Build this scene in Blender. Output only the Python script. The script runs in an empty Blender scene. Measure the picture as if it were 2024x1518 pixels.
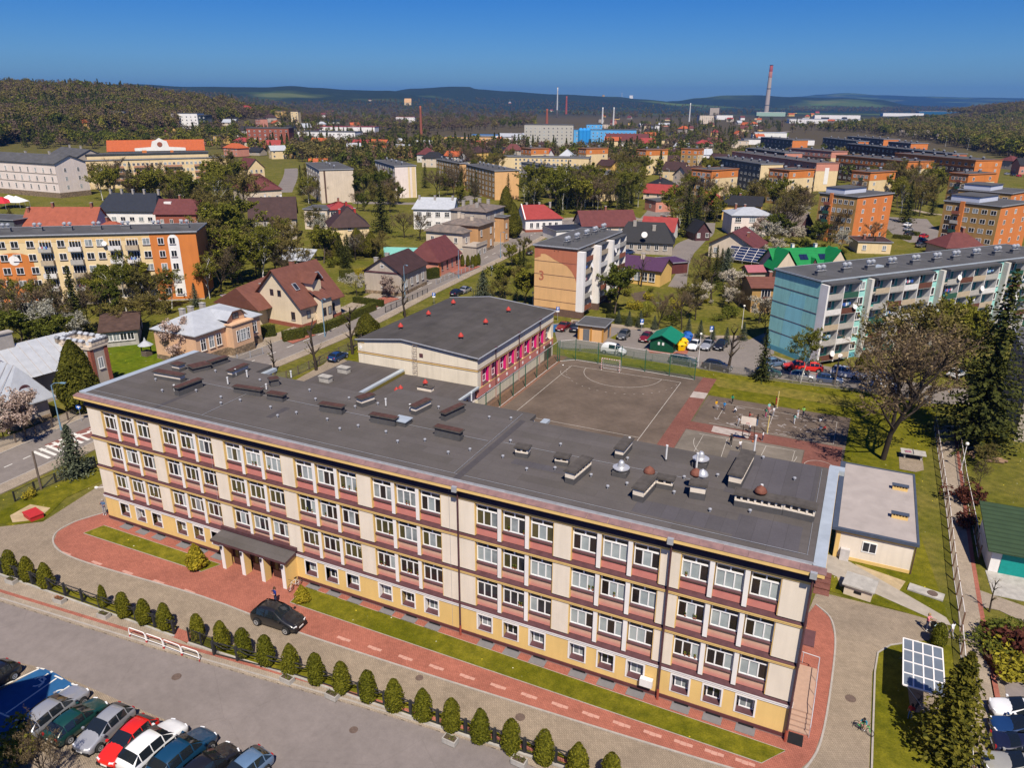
import bpy, bmesh, math, random
import numpy as np
from mathutils import Vector, Matrix
rnd = random.Random(7)
SC = bpy.context.scene
COL = SC.collection
FPX, PW, PH = 1482.61, 2024, 1518
CAM = np.array([65.713, -43.237, 40.287])
def _basis(pitch, roll, yaw):
    cy, sy = math.cos(yaw), math.sin(yaw); cp, sp = math.cos(pitch), math.sin(pitch); cr, sr = math.cos(roll), math.sin(roll)
    f0 = np.array([sy, cy, 0.]); r0 = np.array([cy, -sy, 0.]); u0 = np.array([0, 0, 1.])
    f = f0*cp-u0*sp; u = u0*cp+f0*sp
    return r0*cr+u*sr, u*cr-r0*sr, f
RT, UP, FW = _basis(*np.radians([20.6473, 0.31767, -25.1056]))
cam_d = bpy.data.cameras.new('camera'); cam = bpy.data.objects.new('camera', cam_d); COL.objects.link(cam)
cam_d.sensor_width = 36; cam_d.lens = FPX/PW*36; cam_d.clip_start = .5; cam_d.clip_end = 40000
cam.matrix_world = Matrix(((RT[0], UP[0], -FW[0], CAM[0]), (RT[1], UP[1], -FW[1], CAM[1]), (RT[2], UP[2], -FW[2], CAM[2]), (0, 0, 0, 1)))
SC.camera = cam
SUN_EL, SUN_AZ = math.radians(54), math.radians(147)
W = bpy.data.worlds.new('World'); SC.world = W; W.use_nodes = True
nt = W.node_tree; nt.nodes.clear()
sky = nt.nodes.new('ShaderNodeTexSky'); sky.sky_type = 'NISHITA'; sky.sun_disc = False
sky.sun_elevation = SUN_EL; sky.sun_rotation = SUN_AZ; sky.altitude = 300; sky.air_density = 1.0; sky.dust_density = .25; sky.ozone_density = 4.0
bgn = nt.nodes.new('ShaderNodeBackground'); bgn.inputs[1].default_value = SKY_STRENGTH = .075
hs = nt.nodes.new('ShaderNodeHueSaturation'); hs.inputs['Saturation'].default_value = 1.55; hs.inputs['Value'].default_value = .80
wo = nt.nodes.new('ShaderNodeOutputWorld')
nt.links.new(sky.outputs[0], hs.inputs['Color']); tn = nt.nodes.new('ShaderNodeMixRGB'); tn.blend_type = 'MULTIPLY'; tn.inputs[0].default_value = 1; tn.inputs[2].default_value = (.40, .64, 1.06, 1); nt.links.new(hs.outputs[0], tn.inputs[1]); nt.links.new(tn.outputs[0], bgn.inputs[0]); nt.links.new(bgn.outputs[0], wo.inputs[0])
sd = bpy.data.lights.new('sun', 'SUN'); sd.energy = 5.0; sd.angle = math.radians(.5); sd.color = (1, .91, .78)
sun = bpy.data.objects.new('sun', sd); COL.objects.link(sun)
sdir = Vector((math.cos(SUN_EL)*math.sin(SUN_AZ), math.cos(SUN_EL)*math.cos(SUN_AZ), math.sin(SUN_EL)))
sun.rotation_euler = sdir.to_track_quat('Z', 'Y').to_euler(); sun.location = (60, -60, 120)
SC.view_settings.view_transform = 'Standard'; SC.view_settings.look = 'None'; SC.view_settings.gamma = 1
SC.view_settings.use_curve_mapping = False; SC.view_settings.exposure = .42
SC.cycles.max_bounces = 5; SC.cycles.diffuse_bounces = 2; SC.cycles.glossy_bounces = 2; SC.cycles.transmission_bounces = 2
SC.cycles.volume_bounces = 0; SC.cycles.caustics_reflective = False; SC.cycles.caustics_refractive = False
def ray(u, v): return FW+RT*(u-PW/2)/FPX-UP*(v-PH/2)/FPX
def gp(u, v, z=0.):
    d = ray(u, v); t = (z-CAM[2])/d[2]; p = CAM+t*d
    return Vector((p[0], p[1], z))
def px(p):
    d = np.array(p)-CAM; w = d@FW
    return PW/2+FPX*(d@RT)/w, PH/2-FPX*(d@UP)/w
MATS = {}
def mat(name, c=(.5, .5, .5), rough=.8, var=.12, scale=2., c2=None, bump=0, metal=0, kind=None, spec=.2, p=None):
    if kind in ('grass', 'felt', 'asphalt', 'leaf', 'paving'): spec = .06
    if name in MATS: return MATS[name]
    m = bpy.data.materials.new(name); MATS[name] = m; m.use_nodes = True
    t = m.node_tree; N, L = t.nodes, t.links; b = N['Principled BSDF']
    b.inputs['Roughness'].default_value = rough; b.inputs['Metallic'].default_value = metal; b.inputs['Specular IOR Level'].default_value = spec
    tc = N.new('ShaderNodeTexCoord'); geo = N.new('ShaderNodeNewGeometry')
    def noise(sc, det=4, vec=None, ro=.6):
        n = N.new('ShaderNodeTexNoise'); n.inputs['Scale'].default_value = sc; n.inputs['Detail'].default_value = det; n.inputs['Roughness'].default_value = ro
        L.new(vec or tc.outputs['Object'], n.inputs['Vector']); return n
    def ramp(src, a, bb, ca, cb):
        r = N.new('ShaderNodeValToRGB'); r.color_ramp.elements[0].position = a; r.color_ramp.elements[1].position = bb
        r.color_ramp.elements[0].color = (*ca, 1) if len(ca) == 3 else ca; r.color_ramp.elements[1].color = (*cb, 1) if len(cb) == 3 else cb
        L.new(src, r.inputs[0]); return r
    def mix(f, a, bb, bt='MIX'):
        x = N.new('ShaderNodeMixRGB'); x.blend_type = bt
        for i, s in ((0, f), (1, a), (2, bb)):
            if hasattr(s, 'links') or isinstance(s, bpy.types.NodeSocket): L.new(s, x.inputs[i])
            else: x.inputs[i].default_value = s if i == 0 else (*s, 1)
        return x.outputs[0]
    lo = tuple(x*(1-var) for x in c); hi = tuple(min(1, x*(1+var)) for x in c)
    P = geo.outputs['Position']
    if kind is None:
        n = noise(scale); r = ramp(n.outputs[0], .3, .7, lo, c2 or hi); L.new(r.outputs[0], b.inputs['Base Color'])
    elif kind == 'plaster':     # faint streaks running down and broad soiling
        mp = N.new('ShaderNodeMapping'); mp.inputs['Scale'].default_value = (1.6, 1.6, .12); L.new(P, mp.inputs[0])
        a = noise(1.2, 5, mp.outputs[0]); n = noise(.35, 3, P)
        r = ramp(a.outputs[0], .42, .75, hi, lo); r2 = ramp(n.outputs[0], .3, .7, (.93, .93, .93), (1.05, 1.05, 1.05))
        L.new(mix(1., r.outputs[0], r2.outputs[0], 'MULTIPLY'), b.inputs['Base Color'])
    elif kind == 'grass':
        a = noise(.13, 4, P); d = noise(1.1, 5, P); e = noise(9, 3, P)
        c0 = ramp(a.outputs[0], .35, .68, c, c2); c1 = ramp(d.outputs[0], .32, .72, (.62, .66, .55), (1.3, 1.22, 1.05)); c3 = ramp(e.outputs[0], .3, .75, (.72, .75, .7), (1.25, 1.22, 1.2))
        col = mix(1., mix(1., c0.outputs[0], c1.outputs[0], 'MULTIPLY'), c3.outputs[0], 'MULTIPLY')
        vo = N.new('ShaderNodeTexVoronoi'); vo.inputs['Scale'].default_value = 1.3; L.new(P, vo.inputs['Vector'])
        f = ramp(vo.outputs['Distance'], .05, .09, (1, 1, 1), (0, 0, 0)); g2 = ramp(d.outputs[0], .5, .56, (0, 0, 0), (1, 1, 1))
        fl = mix(1., f.outputs[0], g2.outputs[0], 'MULTIPLY')
        cr = ramp(vo.outputs['Color'], .45, .55, (.75, .6, .04), (.7, .7, .62))
        L.new(mix(fl, col, cr.outputs[0]), b.inputs['Base Color'])
        bp = N.new('ShaderNodeBump'); bp.inputs['Strength'].default_value = .5; bp.inputs['Distance'].default_value = .1; L.new(e.outputs[0], bp.inputs['Height']); L.new(bp.outputs[0], b.inputs['Normal'])
    elif kind == 'asphalt':
        a = noise(.16, 5, P); d = noise(1.3, 6, P, .7); e = noise(30, 2, P)
        c0 = ramp(a.outputs[0], .33, .7, lo, hi); c1 = ramp(d.outputs[0], .3, .75, (.86, .86, .86), (1.1, 1.1, 1.1)); c3 = ramp(e.outputs[0], .3, .7, (.9, .9, .9), (1.1, 1.1, 1.1))
        col = mix(1., mix(1., c0.outputs[0], c1.outputs[0], 'MULTIPLY'), c3.outputs[0], 'MULTIPLY')
        vo = N.new('ShaderNodeTexVoronoi'); vo.feature = 'DISTANCE_TO_EDGE'; vo.inputs['Scale'].default_value = .11
        wv = mix(.15, P, d.outputs['Color'], 'ADD'); L.new(wv, vo.inputs['Vector'])
        f = ramp(vo.outputs['Distance'], .0, .004, (.88, .88, .88), (1, 1, 1))
        L.new(mix(1., col, f.outputs[0], 'MULTIPLY'), b.inputs['Base Color'])
    elif kind == 'paving':
        sx, sz, ang = p or (.2, .1, 0)
        mp = N.new('ShaderNodeMapping'); mp.inputs['Rotation'].default_value = (0, 0, ang); L.new(P, mp.inputs[0])
        br = N.new('ShaderNodeTexBrick'); br.inputs['Scale'].default_value = 1; br.inputs['Brick Width'].default_value = sx; br.inputs['Row Height'].default_value = sz
        br.inputs['Mortar Size'].default_value = .012; br.inputs['Color1'].default_value = (*lo, 1); br.inputs['Color2'].default_value = (*hi, 1); br.inputs['Mortar'].default_value = (*[x*.55 for x in c], 1)
        L.new(mp.outputs[0], br.inputs['Vector']); a = noise(.25, 5, P); d = noise(1.5, 4, P)
        c0 = ramp(a.outputs[0], .3, .72, (.85, .85, .85), (1.12, 1.12, 1.1)); c1 = ramp(d.outputs[0], .3, .7, (.9, .9, .9), (1.1, 1.1, 1.1))
        L.new(mix(1., mix(1., br.outputs[0], c0.outputs[0], 'MULTIPLY'), c1.outputs[0], 'MULTIPLY'), b.inputs['Base Color'])
    elif kind == 'felt':        # roofing felt laid in strips
        sx, sz, ang = p or (5, 1, 0)
        mp = N.new('ShaderNodeMapping'); mp.inputs['Rotation'].default_value = (0, 0, ang); L.new(P, mp.inputs[0])
        br = N.new('ShaderNodeTexBrick'); br.inputs['Scale'].default_value = 1; br.inputs['Brick Width'].default_value = sx; br.inputs['Row Height'].default_value = sz
        br.inputs['Mortar Size'].default_value = .016; br.inputs['Color1'].default_value = (*[x*.93 for x in c], 1); br.inputs['Color2'].default_value = (c[0]*1.06, c[1]*1.06, c[2]*1.1, 1); br.inputs['Mortar'].default_value = (*[x*.78 for x in c], 1)
        L.new(mp.outputs[0], br.inputs['Vector']); a = noise(.3, 6, P, .65); d = noise(8, 3, P)
        c0 = ramp(a.outputs[0], .3, .72, (1-var, 1-var, 1-var), (1+var, 1+var, 1+var)); c1 = ramp(d.outputs[0], .3, .7, (.93, .93, .93), (1.06, 1.06, 1.06))
        L.new(mix(1., mix(1., br.outputs[0], c0.outputs[0], 'MULTIPLY'), c1.outputs[0], 'MULTIPLY'), b.inputs['Base Color'])
    elif kind == 'tiles':
        wv = N.new('ShaderNodeTexWave'); wv.inputs['Scale'].default_value = scale; wv.bands_direction = 'Z'; wv.inputs['Distortion'].default_value = .3; L.new(P, wv.inputs['Vector'])
        a = noise(.8, 5, P); r = ramp(wv.outputs[0], 0, .35, tuple(x*.68 for x in c), c); c0 = ramp(a.outputs[0], .3, .7, (1-var,)*3, (1+var,)*3)
        L.new(mix(1., r.outputs[0], c0.outputs[0], 'MULTIPLY'), b.inputs['Base Color'])
    elif kind == 'stone':
        br = N.new('ShaderNodeTexVoronoi'); br.inputs['Scale'].default_value = 2.2; L.new(P, br.inputs['Vector'])
        r = ramp(br.outputs['Distance'], .1, .55, hi, tuple(x*.6 for x in c)); r2 = ramp(br.outputs['Color'], .2, .8, (.8, .8, .8), (1.2, 1.15, 1.1))
        L.new(mix(1., r.outputs[0], r2.outputs[0], 'MULTIPLY'), b.inputs['Base Color'])
    elif kind == 'leaf':        # every leaf clump has its own tone, every tree too
        oi = N.new('ShaderNodeObjectInfo')
        r = ramp(geo.outputs['Random Per Island'], 0, 1, tuple(x*.55 for x in c), c2 or tuple(x*1.45 for x in c))
        r2 = ramp(oi.outputs['Random'], 0, 1, (.78, .82, .8), (1.2, 1.14, 1.1))
        col = mix(1., r.outputs[0], r2.outputs[0], 'MULTIPLY')
        L.new(col, b.inputs['Base Color']); tr = N.new('ShaderNodeBsdfTranslucent'); L.new(mix(1., col, (1.2, 1.15, .6), 'MULTIPLY'), tr.inputs[0])
        ms = N.new('ShaderNodeMixShader'); ms.inputs[0].default_value = .28; L.new(b.outputs[0], ms.inputs[1]); L.new(tr.outputs[0], ms.inputs[2]); L.new(ms.outputs[0], N['Material Output'].inputs[0])
    elif kind == 'gradz':       # painted spandrel: pale above, rosier below
        sp = N.new('ShaderNodeSeparateXYZ'); L.new(tc.outputs['Object'], sp.inputs[0]); n = noise(3, 3)
        mr = N.new('ShaderNodeMapRange'); mr.inputs[1].default_value = p[0]; mr.inputs[2].default_value = p[1]; L.new(sp.outputs[2], mr.inputs[0])
        r = ramp(mr.outputs[0], 0, 1, c, c2); r2 = ramp(n.outputs[0], .3, .7, (.94,)*3, (1.06,)*3)
        L.new(mix(1., r.outputs[0], r2.outputs[0], 'MULTIPLY'), b.inputs['Base Color'])
    elif kind == 'plain':
        b.inputs['Base Color'].default_value = (*c, 1)
    elif kind == 'glass':       # window pane seen from outside: dark room with the sky mirrored in it
        n = noise(.9, 2, P); r = ramp(n.outputs[0], .35, .65, c, c2 or c); L.new(r.outputs[0], b.inputs['Base Color'])
    elif kind == 'net':
        tr = N.new('ShaderNodeBsdfTransparent'); ms = N.new('ShaderNodeMixShader'); ms.inputs[0].default_value = var
        b.inputs['Base Color'].default_value = (*c, 1); L.new(tr.outputs[0], ms.inputs[1]); L.new(b.outputs[0], ms.inputs[2]); L.new(ms.outputs[0], N['Material Output'].inputs[0])
    if bump:
        n = noise(bump*20, 3); bp = N.new('ShaderNodeBump'); bp.inputs['Strength'].default_value = .25; bp.inputs['Distance'].default_value = .02
        L.new(n.outputs[0], bp.inputs['Height']); L.new(bp.outputs[0], b.inputs['Normal'])
    return m
WHITE = mat('white_paint', (.78, .77, .76), .5, .05)
GREYM = mat('zinc_grey', (.42, .43, .46), .45, .12, metal=.3)
DARKM = mat('dark_metal', (.03, .03, .032), .5, .1)
BROWNM = mat('brown_sheet', (.085, .04, .045), .45, .2)
GLASS = mat('window_glass', (.012, .014, .02), .06, kind='glass', c2=(.03, .032, .042), spec=.6)
CURT = mat('curtained_glass', (.30, .33, .34), .12, kind='glass', c2=(.16, .18, .19), spec=.5)
CONC = mat('concrete', (.36, .34, .31), .9, .2, 1.5)
BARK = mat('bark', (.085, .066, .05), .9, .3, 6)
BARKD = mat('dark_bark', (.045, .034, .026), .9, .3, 6)
BIRCHB = mat('birch_bark', (.55, .53, .48), .8, .35, 5)
TWIG = mat('twigs', (.135, .10, .075), .9, kind='leaf', c2=(.19, .145, .105))
RUBBER = mat('tyre_rubber', (.02, .02, .02), .9, .2)
BLACK = mat('black_plastic', (.015, .015, .016), .5, .1)
class MB:
    def __init__(s): s.v = []; s.f = []; s.m = []
    def face(s, pts, m=0):
        n = len(s.v); s.v += [tuple(q) for q in pts]; s.f.append(tuple(range(n, n+len(pts)))); s.m.append(m); return s
    def mesh(s, vs, fs, m=0):
        n = len(s.v); s.v += [tuple(q) for q in vs]
        for f in fs: s.f.append(tuple(n+i for i in f)); s.m.append(m)
        return s
    def box(s, x0, y0, z0, x1, y1, z1, m=0):
        return s.mesh([(x0, y0, z0), (x1, y0, z0), (x1, y1, z0), (x0, y1, z0), (x0, y0, z1), (x1, y0, z1), (x1, y1, z1), (x0, y1, z1)],
                      [(0, 3, 2, 1), (4, 5, 6, 7), (0, 1, 5, 4), (1, 2, 6, 5), (2, 3, 7, 6), (3, 0, 4, 7)], m)
    def prism(s, poly, z0, z1, m=0, mt=None):
        n = len(poly); a = sum(poly[i][0]*poly[(i+1) % n][1]-poly[(i+1) % n][0]*poly[i][1] for i in range(n))
        if a < 0: poly = poly[::-1]
        k = len(s.v); s.v += [(q[0], q[1], z0) for q in poly]+[(q[0], q[1], z1) for q in poly]
        s.f.append(tuple(k+n+i for i in range(n))); s.m.append(m if mt is None else mt)
        for i in range(n): j = (i+1) % n; s.f.append((k+i, k+j, k+n+j, k+n+i)); s.m.append(m)
        return s
    def tube(s, a, b, r0, r1=None, n=6, m=0, cap=True):
        a, b = Vector(a), Vector(b); r1 = r0 if r1 is None else r1; d = (b-a)
        if d.length < 1e-6: return s
        d.normalize(); x = d.orthogonal().normalized(); y = d.cross(x); k = len(s.v)
        for c, r in ((a, r0), (b, r1)):
            for i in range(n): t = 2*math.pi*i/n; s.v.append(tuple(c+(x*math.cos(t)+y*math.sin(t))*r))
        for i in range(n): j = (i+1) % n; s.f.append((k+i, k+j, k+n+j, k+n+i)); s.m.append(m)
        if cap: s.f.append(tuple(k+n+i for i in range(n))); s.m.append(m); s.f.append(tuple(k+n-1-i for i in range(n))); s.m.append(m)
        return s
    def path(s, pts, r, n=5, m=0):
        for a, b in zip(pts, pts[1:]): s.tube(a, b, r, r, n, m)
        return s
    def lathe(s, prof, c=(0, 0, 0), n=12, m=0):
        k = len(s.v)
        for r, z in prof:
            for i in range(n): t = 2*math.pi*i/n; s.v.append((c[0]+r*math.cos(t), c[1]+r*math.sin(t), c[2]+z))
        for q in range(len(prof)-1):
            for i in range(n):
                j = (i+1) % n; a = k+q*n; s.f.append((a+i, a+j, a+n+j, a+n+i)); s.m.append(m)
        s.f.append(tuple(k+(len(prof)-1)*n+i for i in range(n))); s.m.append(m)
        return s
    def data(s, name, mats, smooth=False):
        me = bpy.data.meshes.new(name); me.from_pydata(s.v, [], s.f)
        for q in (mats if isinstance(mats, (list, tuple)) else [mats]): me.materials.append(q)
        me.polygons.foreach_set('material_index', s.m)
        if smooth: me.polygons.foreach_set('use_smooth', [True]*len(s.f))
        me.update(); return me
def add(name, data, parent=None, loc=(0, 0, 0), rz=0., sc=None):
    o = bpy.data.objects.new(name, data); COL.objects.link(o); o.location = loc; o.rotation_euler = (0, 0, rz)
    if sc is not None: o.scale = (sc,)*3 if isinstance(sc, (int, float)) else sc
    if parent: o.parent = parent
    return o
def mk(name, mb, mats, parent=None, loc=(0, 0, 0), rz=0., smooth=False): return add(name, mb.data(name, mats, smooth), parent, loc, rz)
def tag(o, label, cat, group=None):
    o['label'] = label; o['category'] = cat
    if group: o['group'] = group
    return o
def thing(name, label, cat, loc=(0, 0, 0), rz=0., group=None, sc=None):
    o = add(name, None, None, loc, rz, sc); o.empty_display_size = .3; return tag(o, label, cat, group)
def struct(name, mb, mats, kind='structure', label=None):
    o = mk(name, mb, mats); o['kind'] = kind
    if label: o['label'] = label
    return o
def dup(root, loc, rz, label, sc=None):
    r = root.copy(); COL.objects.link(r); r.location = loc; r.rotation_euler = (0, 0, rz); r['label'] = label
    if sc is not None: r.scale = (sc,)*3 if isinstance(sc, (int, float)) else sc
    for ch in root.children:
        c = ch.copy(); COL.objects.link(c); c.parent = r
        for g in ch.children: d = g.copy(); COL.objects.link(d); d.parent = c
    return r
def setmat(o, i, m):
    o.material_slots[i].link = 'OBJECT'; o.material_slots[i].material = m
def sheet(name, pts, z, m, th=0., kind='structure'):
    P = [(gp(*q)[0], gp(*q)[1]) for q in pts]; b = MB()
    return struct(name, b.prism(P, z-max(th, .003), z), m, kind)
def wsheet(name, pts, z, m, th=0.): return struct(name, MB().prism(pts, z-max(th, .003), z), m)
def curve_pts(P, n=6):
    "Catmull-Rom through points"
    o = []; P = [Vector((*p[:2], 0)) for p in P]; Q = [P[0]*2-P[1]]+P+[P[-1]*2-P[-2]]
    for i in range(1, len(Q)-2):
        a, b, c, d = Q[i-1:i+3]
        for k in range(n):
            t = k/n; o.append(.5*((2*b)+(c-a)*t+(2*a-5*b+4*c-d)*t*t+(3*b-a-3*c+d)*t**3))
    o.append(P[-1]); return o
def strip(b, P, w, z0, z1, m=0, off=0.):
    "a band of width w along a polyline, as a solid"
    P = [Vector((*p[:2], 0)) for p in P]
    L, R = [], []
    for i, q in enumerate(P):
        d = (P[min(i+1, len(P)-1)]-P[max(i-1, 0)]).normalized(); nn = Vector((-d.y, d.x, 0))
        L.append(q+nn*(off+w/2)); R.append(q+nn*(off-w/2))
    for i in range(len(P)-1):
        a, b_, c, d = R[i], R[i+1], L[i+1], L[i]
        k = [(q.x, q.y, z) for z in (z0, z1) for q in (a, b_, c, d)]
        b.mesh(k, [(4, 5, 6, 7), (0, 1, 5, 4), (2, 3, 7, 6)]+([(3, 0, 4, 7)] if i == 0 else [])+([(1, 2, 6, 5)] if i == len(P)-2 else []), m)
    return b
def leafquad(b, p, s, r, m=0, nrm=None, sq=.6):
    if nrm is None:
        n = Vector((r.gauss(0, 1), r.gauss(0, 1), r.gauss(.35, 1)))
    else: n = Vector(nrm)+Vector((r.gauss(0, .45), r.gauss(0, .45), r.gauss(0, .45)))
    if n.length < 1e-4: n = Vector((0, 0, 1))
    n.normalize(); x = n.orthogonal().normalized(); x.rotate(Matrix.Rotation(r.uniform(0, 6.28), 3, n)); y = n.cross(x)
    s *= r.uniform(.6, 1.35); p = Vector(p)
    b.face([p-x*s, p-y*s*sq+n*s*.15, p+x*s, p+y*s*sq+n*s*.15], m)
def grow(seed, H, r0, fork=.3, spread=.8, limbs=6, lv=3, kids=5, twig=5, leaves=10, ls=.22, droop=0., lean=0., ragged=.25, upl=.55, tw=.012):
    r = random.Random(seed); T, Cn = MB(), MB()
    def branch(p, d, L, rad, l):
        n = 3 if l < 3 else 2; q = p
        pts = [p]
        for i in range(n):
            d = (d+Vector((r.gauss(0, .13), r.gauss(0, .13), r.gauss(.06-droop*l*.12, .1)))).normalized()
            q2 = q+d*(L/n); ra = rad*(1-.55*i/n); rb = rad*(1-.55*(i+1)/n)
            if l < lv: T.tube(q, q2, ra, rb, (7, 5, 4, 3, 3)[l], 0, False)
            else:
                s = d.orthogonal().normalized()*rad; Cn.face([q-s, q+s, q2], 0)
            q = q2; pts.append(q)
        if l < lv:
            k = limbs if l == 0 else kids
            for i in range(k):
                t = (fork+(1-fork)*(i+.6)/k) if l == 0 else r.uniform(.3, 1)
                a = t*n; i0 = min(int(a), n-1); pp = pts[i0].lerp(pts[i0+1], a-i0)
                az = (i*2.4+r.uniform(-.5, .5)) if l == 0 else r.uniform(0, 6.28)
                sd = Vector((math.cos(az), math.sin(az), 0))
                if l == 0: nd = (sd*spread+Vector((0, 0, upl+r.uniform(-.2, .3)+.5*t))).normalized(); nl = H*(.55-.28*t)*r.uniform(1-ragged, 1+ragged)
                else: nd = (d*.9+sd*.75+Vector((0, 0, r.uniform(-.1, .3)))).normalized(); nl = L*r.uniform(.42, .68)
                branch(pp, nd, nl, rad*(.5 if l == 0 else .48), l+1)
        if l >= lv-1:
            for i in range(twig):
                t = r.uniform(.2, 1.05); a = min(t*n, n-1e-3); i0 = int(a); pp = pts[i0].lerp(pts[i0+1], a-i0)
                td = (d+Vector((r.gauss(0, .7), r.gauss(0, .7), r.gauss(.15-droop, .5)))).normalized(); tl = r.uniform(.35, .9)*max(.6, L*.5)
                s = td.orthogonal().normalized()*tw*r.uniform(.8, 1.6); e = pp+td*tl
                Cn.face([pp-s, pp+s, e], 0)
                for z in range(leaves):
                    c = pp.lerp(e, r.random())+Vector((r.gauss(0, .14), r.gauss(0, .14), r.gauss(0, .14)-droop*r.random()*.5))
                    leafquad(Cn, c, ls, r, 1)
    branch(Vector((0, 0, -.1)), Vector((lean, lean*.4, 1)).normalized(), H*.72, r0, 0)
    return T, Cn
def spruce(seed, H, R, layers=26, dens=10, open_=0., low=.06, ns=1.):
    r = random.Random(seed); T, Cn = MB(), MB(); T.tube((0, 0, -.1), (0, 0, H*.97), H*.02, H*.003, 7, 0, False)
    for i in range(layers):
        f = i/(layers-1); z = H*(low+(1-low)*f**.92)
        Rl = R*(1-f)**.82*r.uniform(.8, 1.12)+.12
        nb = max(5, int(dens*(1-f*.55))); a0 = r.uniform(0, 6.28)
        for k in range(nb):
            if r.random() < open_: continue
            a = a0+k*6.283/nb+r.uniform(-.25, .25); L = Rl*r.uniform(.7, 1.12); ca, sa = math.cos(a), math.sin(a)
            seg = max(3, int(L/.42)); up = .35*f
            for j in range(seg):
                t = (j+.5)/seg; x = L*t; zz = z-x*(.34-up)+.25*x*x/max(L, .1)*.55; wd = (.5*(1-t)+.2)*min(1.15, .42+L*.2)
                for sg in (-1, 1):
                    c = Vector((ca*x-sa*sg*wd*.42*r.uniform(.4, 1.1), sa*x+ca*sg*wd*.42*r.uniform(.4, 1.1), zz+r.uniform(-.1, .06)))
                    leafquad(Cn, c, (.21+.25*wd)*ns, r, 0, (ca*.25, sa*.25, .9), .55)
                if j % 2 == 0: leafquad(Cn, (ca*x, sa*x, zz-.14), (.15+.13*wd)*ns, r, 0, (ca, sa, .1), .5)
    return T, Cn
def thuja(seed, H, R, n=1500, s=.085, shape=.55):
    r = random.Random(seed); T, Cn = MB(), MB(); T.tube((0, 0, -.05), (0, 0, H*.5), .06, .03, 6, 0, False)
    prof = lambda f: R*(min(1, .55+f*2.2) if f < .22 else (1-((f-.22)/.78)**(1/shape))**shape if f < 1 else 0)
    core = [(max(.01, prof(i/9)*.82), H*(.04+.9*i/9)) for i in range(10)]; Cn.lathe(core, n=10, m=0)
    for i in range(n):
        f = r.random()**.85; a = r.uniform(0, 6.283); q = prof(f)*(1+.13*math.sin(a*3+seed)*math.sin(f*9+seed*2))*r.uniform(.86, 1.06)
        leafquad(Cn, (q*math.cos(a), q*math.sin(a), H*(.03+.97*f)), s, r, 0, (math.cos(a), math.sin(a), .5), .55)
    return T, Cn
def bush(seed, R, H, n=700, s=.11, twigs=30):
    r = random.Random(seed); T, Cn = MB(), MB()
    for k in range(5): a = k*1.3; T.tube((0, 0, -.05), (R*.4*math.cos(a), R*.4*math.sin(a), H*.55), .04, .015, 4, 0, False)
    cs = [(r.gauss(0, R*.42), r.gauss(0, R*.42), r.uniform(.3, .72)*H, r.uniform(.35, .6)*R) for _ in range(9)]
    for i in range(n):
        c = r.choice(cs); d = Vector((r.gauss(0, 1), r.gauss(0, 1), r.gauss(0, 1))).normalized()*c[3]*r.uniform(.6, 1.05)
        z = max(.03, c[2]+d.z*min(1, H/R*.8)); leafquad(Cn, (c[0]+d.x, c[1]+d.y, z), s, r, 1, d+Vector((0, 0, .3)))
    for k in range(twigs):
        a = r.uniform(0, 6.28); q = r.uniform(.2, 1)*R; e = Vector((q*math.cos(a), q*math.sin(a), H*r.uniform(.5, 1.1))); s_ = Vector((.012, .012, 0)); Cn.face([Vector((e.x*.3, e.y*.3, .1))-s_, Vector((e.x*.3, e.y*.3, .1))+s_, e], 0)
    return T, Cn
def leafm(n, c, c2=None): return mat(n, c, .65, kind='leaf', c2=c2, spec=.25)
L_SPRING = leafm('spring_leaves', (.14, .155, .018), (.27, .26, .04)); L_GREEN = leafm('green_leaves', (.075, .10, .016), (.165, .18, .03))
L_OLIVE = leafm('olive_buds', (.14, .12, .035), (.25, .21, .065)); L_BUD = leafm('brown_buds', (.17, .125, .07), (.26, .20, .11))
L_WHITE = leafm('white_blossom', (.40, .37, .32), (.72, .68, .6)); L_PINK = leafm('magnolia_blossom', (.42, .29, .26), (.72, .56, .50))
L_SPR = leafm('spruce_needles', (.035, .048, .014), (.11, .115, .028)); L_BLUE = leafm('blue_spruce_needles', (.055, .075, .05), (.15, .175, .115))
L_YEW = leafm('golden_conifer_scales', (.065, .075, .012), (.17, .155, .022)); L_THU = leafm('thuja_scales', (.07, .08, .008), (.19, .185, .018))
L_GOLD = leafm('golden_thuja_scales', (.19, .17, .012), (.42, .34, .03)); L_RED = leafm('red_leaves', (.08, .025, .02), (.14, .05, .035))
L_HEDGE = leafm('hedge_leaves', (.045, .06, .012), (.125, .13, .025)); L_FORS = leafm('yellow_shrub_leaves', (.22, .19, .02), (.45, .38, .04))
PROTO = {}
def proto(kind, pairs, H, tm, cm, cat):
    PROTO[kind] = [(T.data(kind+'_trunk', tm, True), Cn.data(kind+'_crown', cm), H) for T, Cn in pairs]
    PROTO[kind+'?'] = cat
proto('leafy', [grow(s, 12, .2, .28, .8, 7, 3, 5, 4, 6, .25) for s in (1, 2, 3)], 12, BARK, [TWIG, L_SPRING], 'tree')
proto('green', [grow(s, 11, .2, .25, .8, 7, 3, 5, 4, 8, .25) for s in (11, 12)], 11, BARK, [TWIG, L_GREEN], 'tree')
proto('olive', [grow(s, 12, .2, .26, .8, 7, 3, 5, 6, 4, .17) for s in (21, 22)], 12, BARKD, [TWIG, L_OLIVE], 'tree')
proto('bare', [grow(s, 12, .22, .24, .75, 8, 3, 5, 13, 1, .10, tw=.02) for s in (31, 32, 33)], 12, BARKD, [TWIG, L_BUD], 'tree')
proto('blossom', [grow(s, 7, .13, .25, .9, 6, 3, 5, 5, 5, .12) for s in (41, 42)], 7, BARKD, [TWIG, L_WHITE], 'tree')
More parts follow.
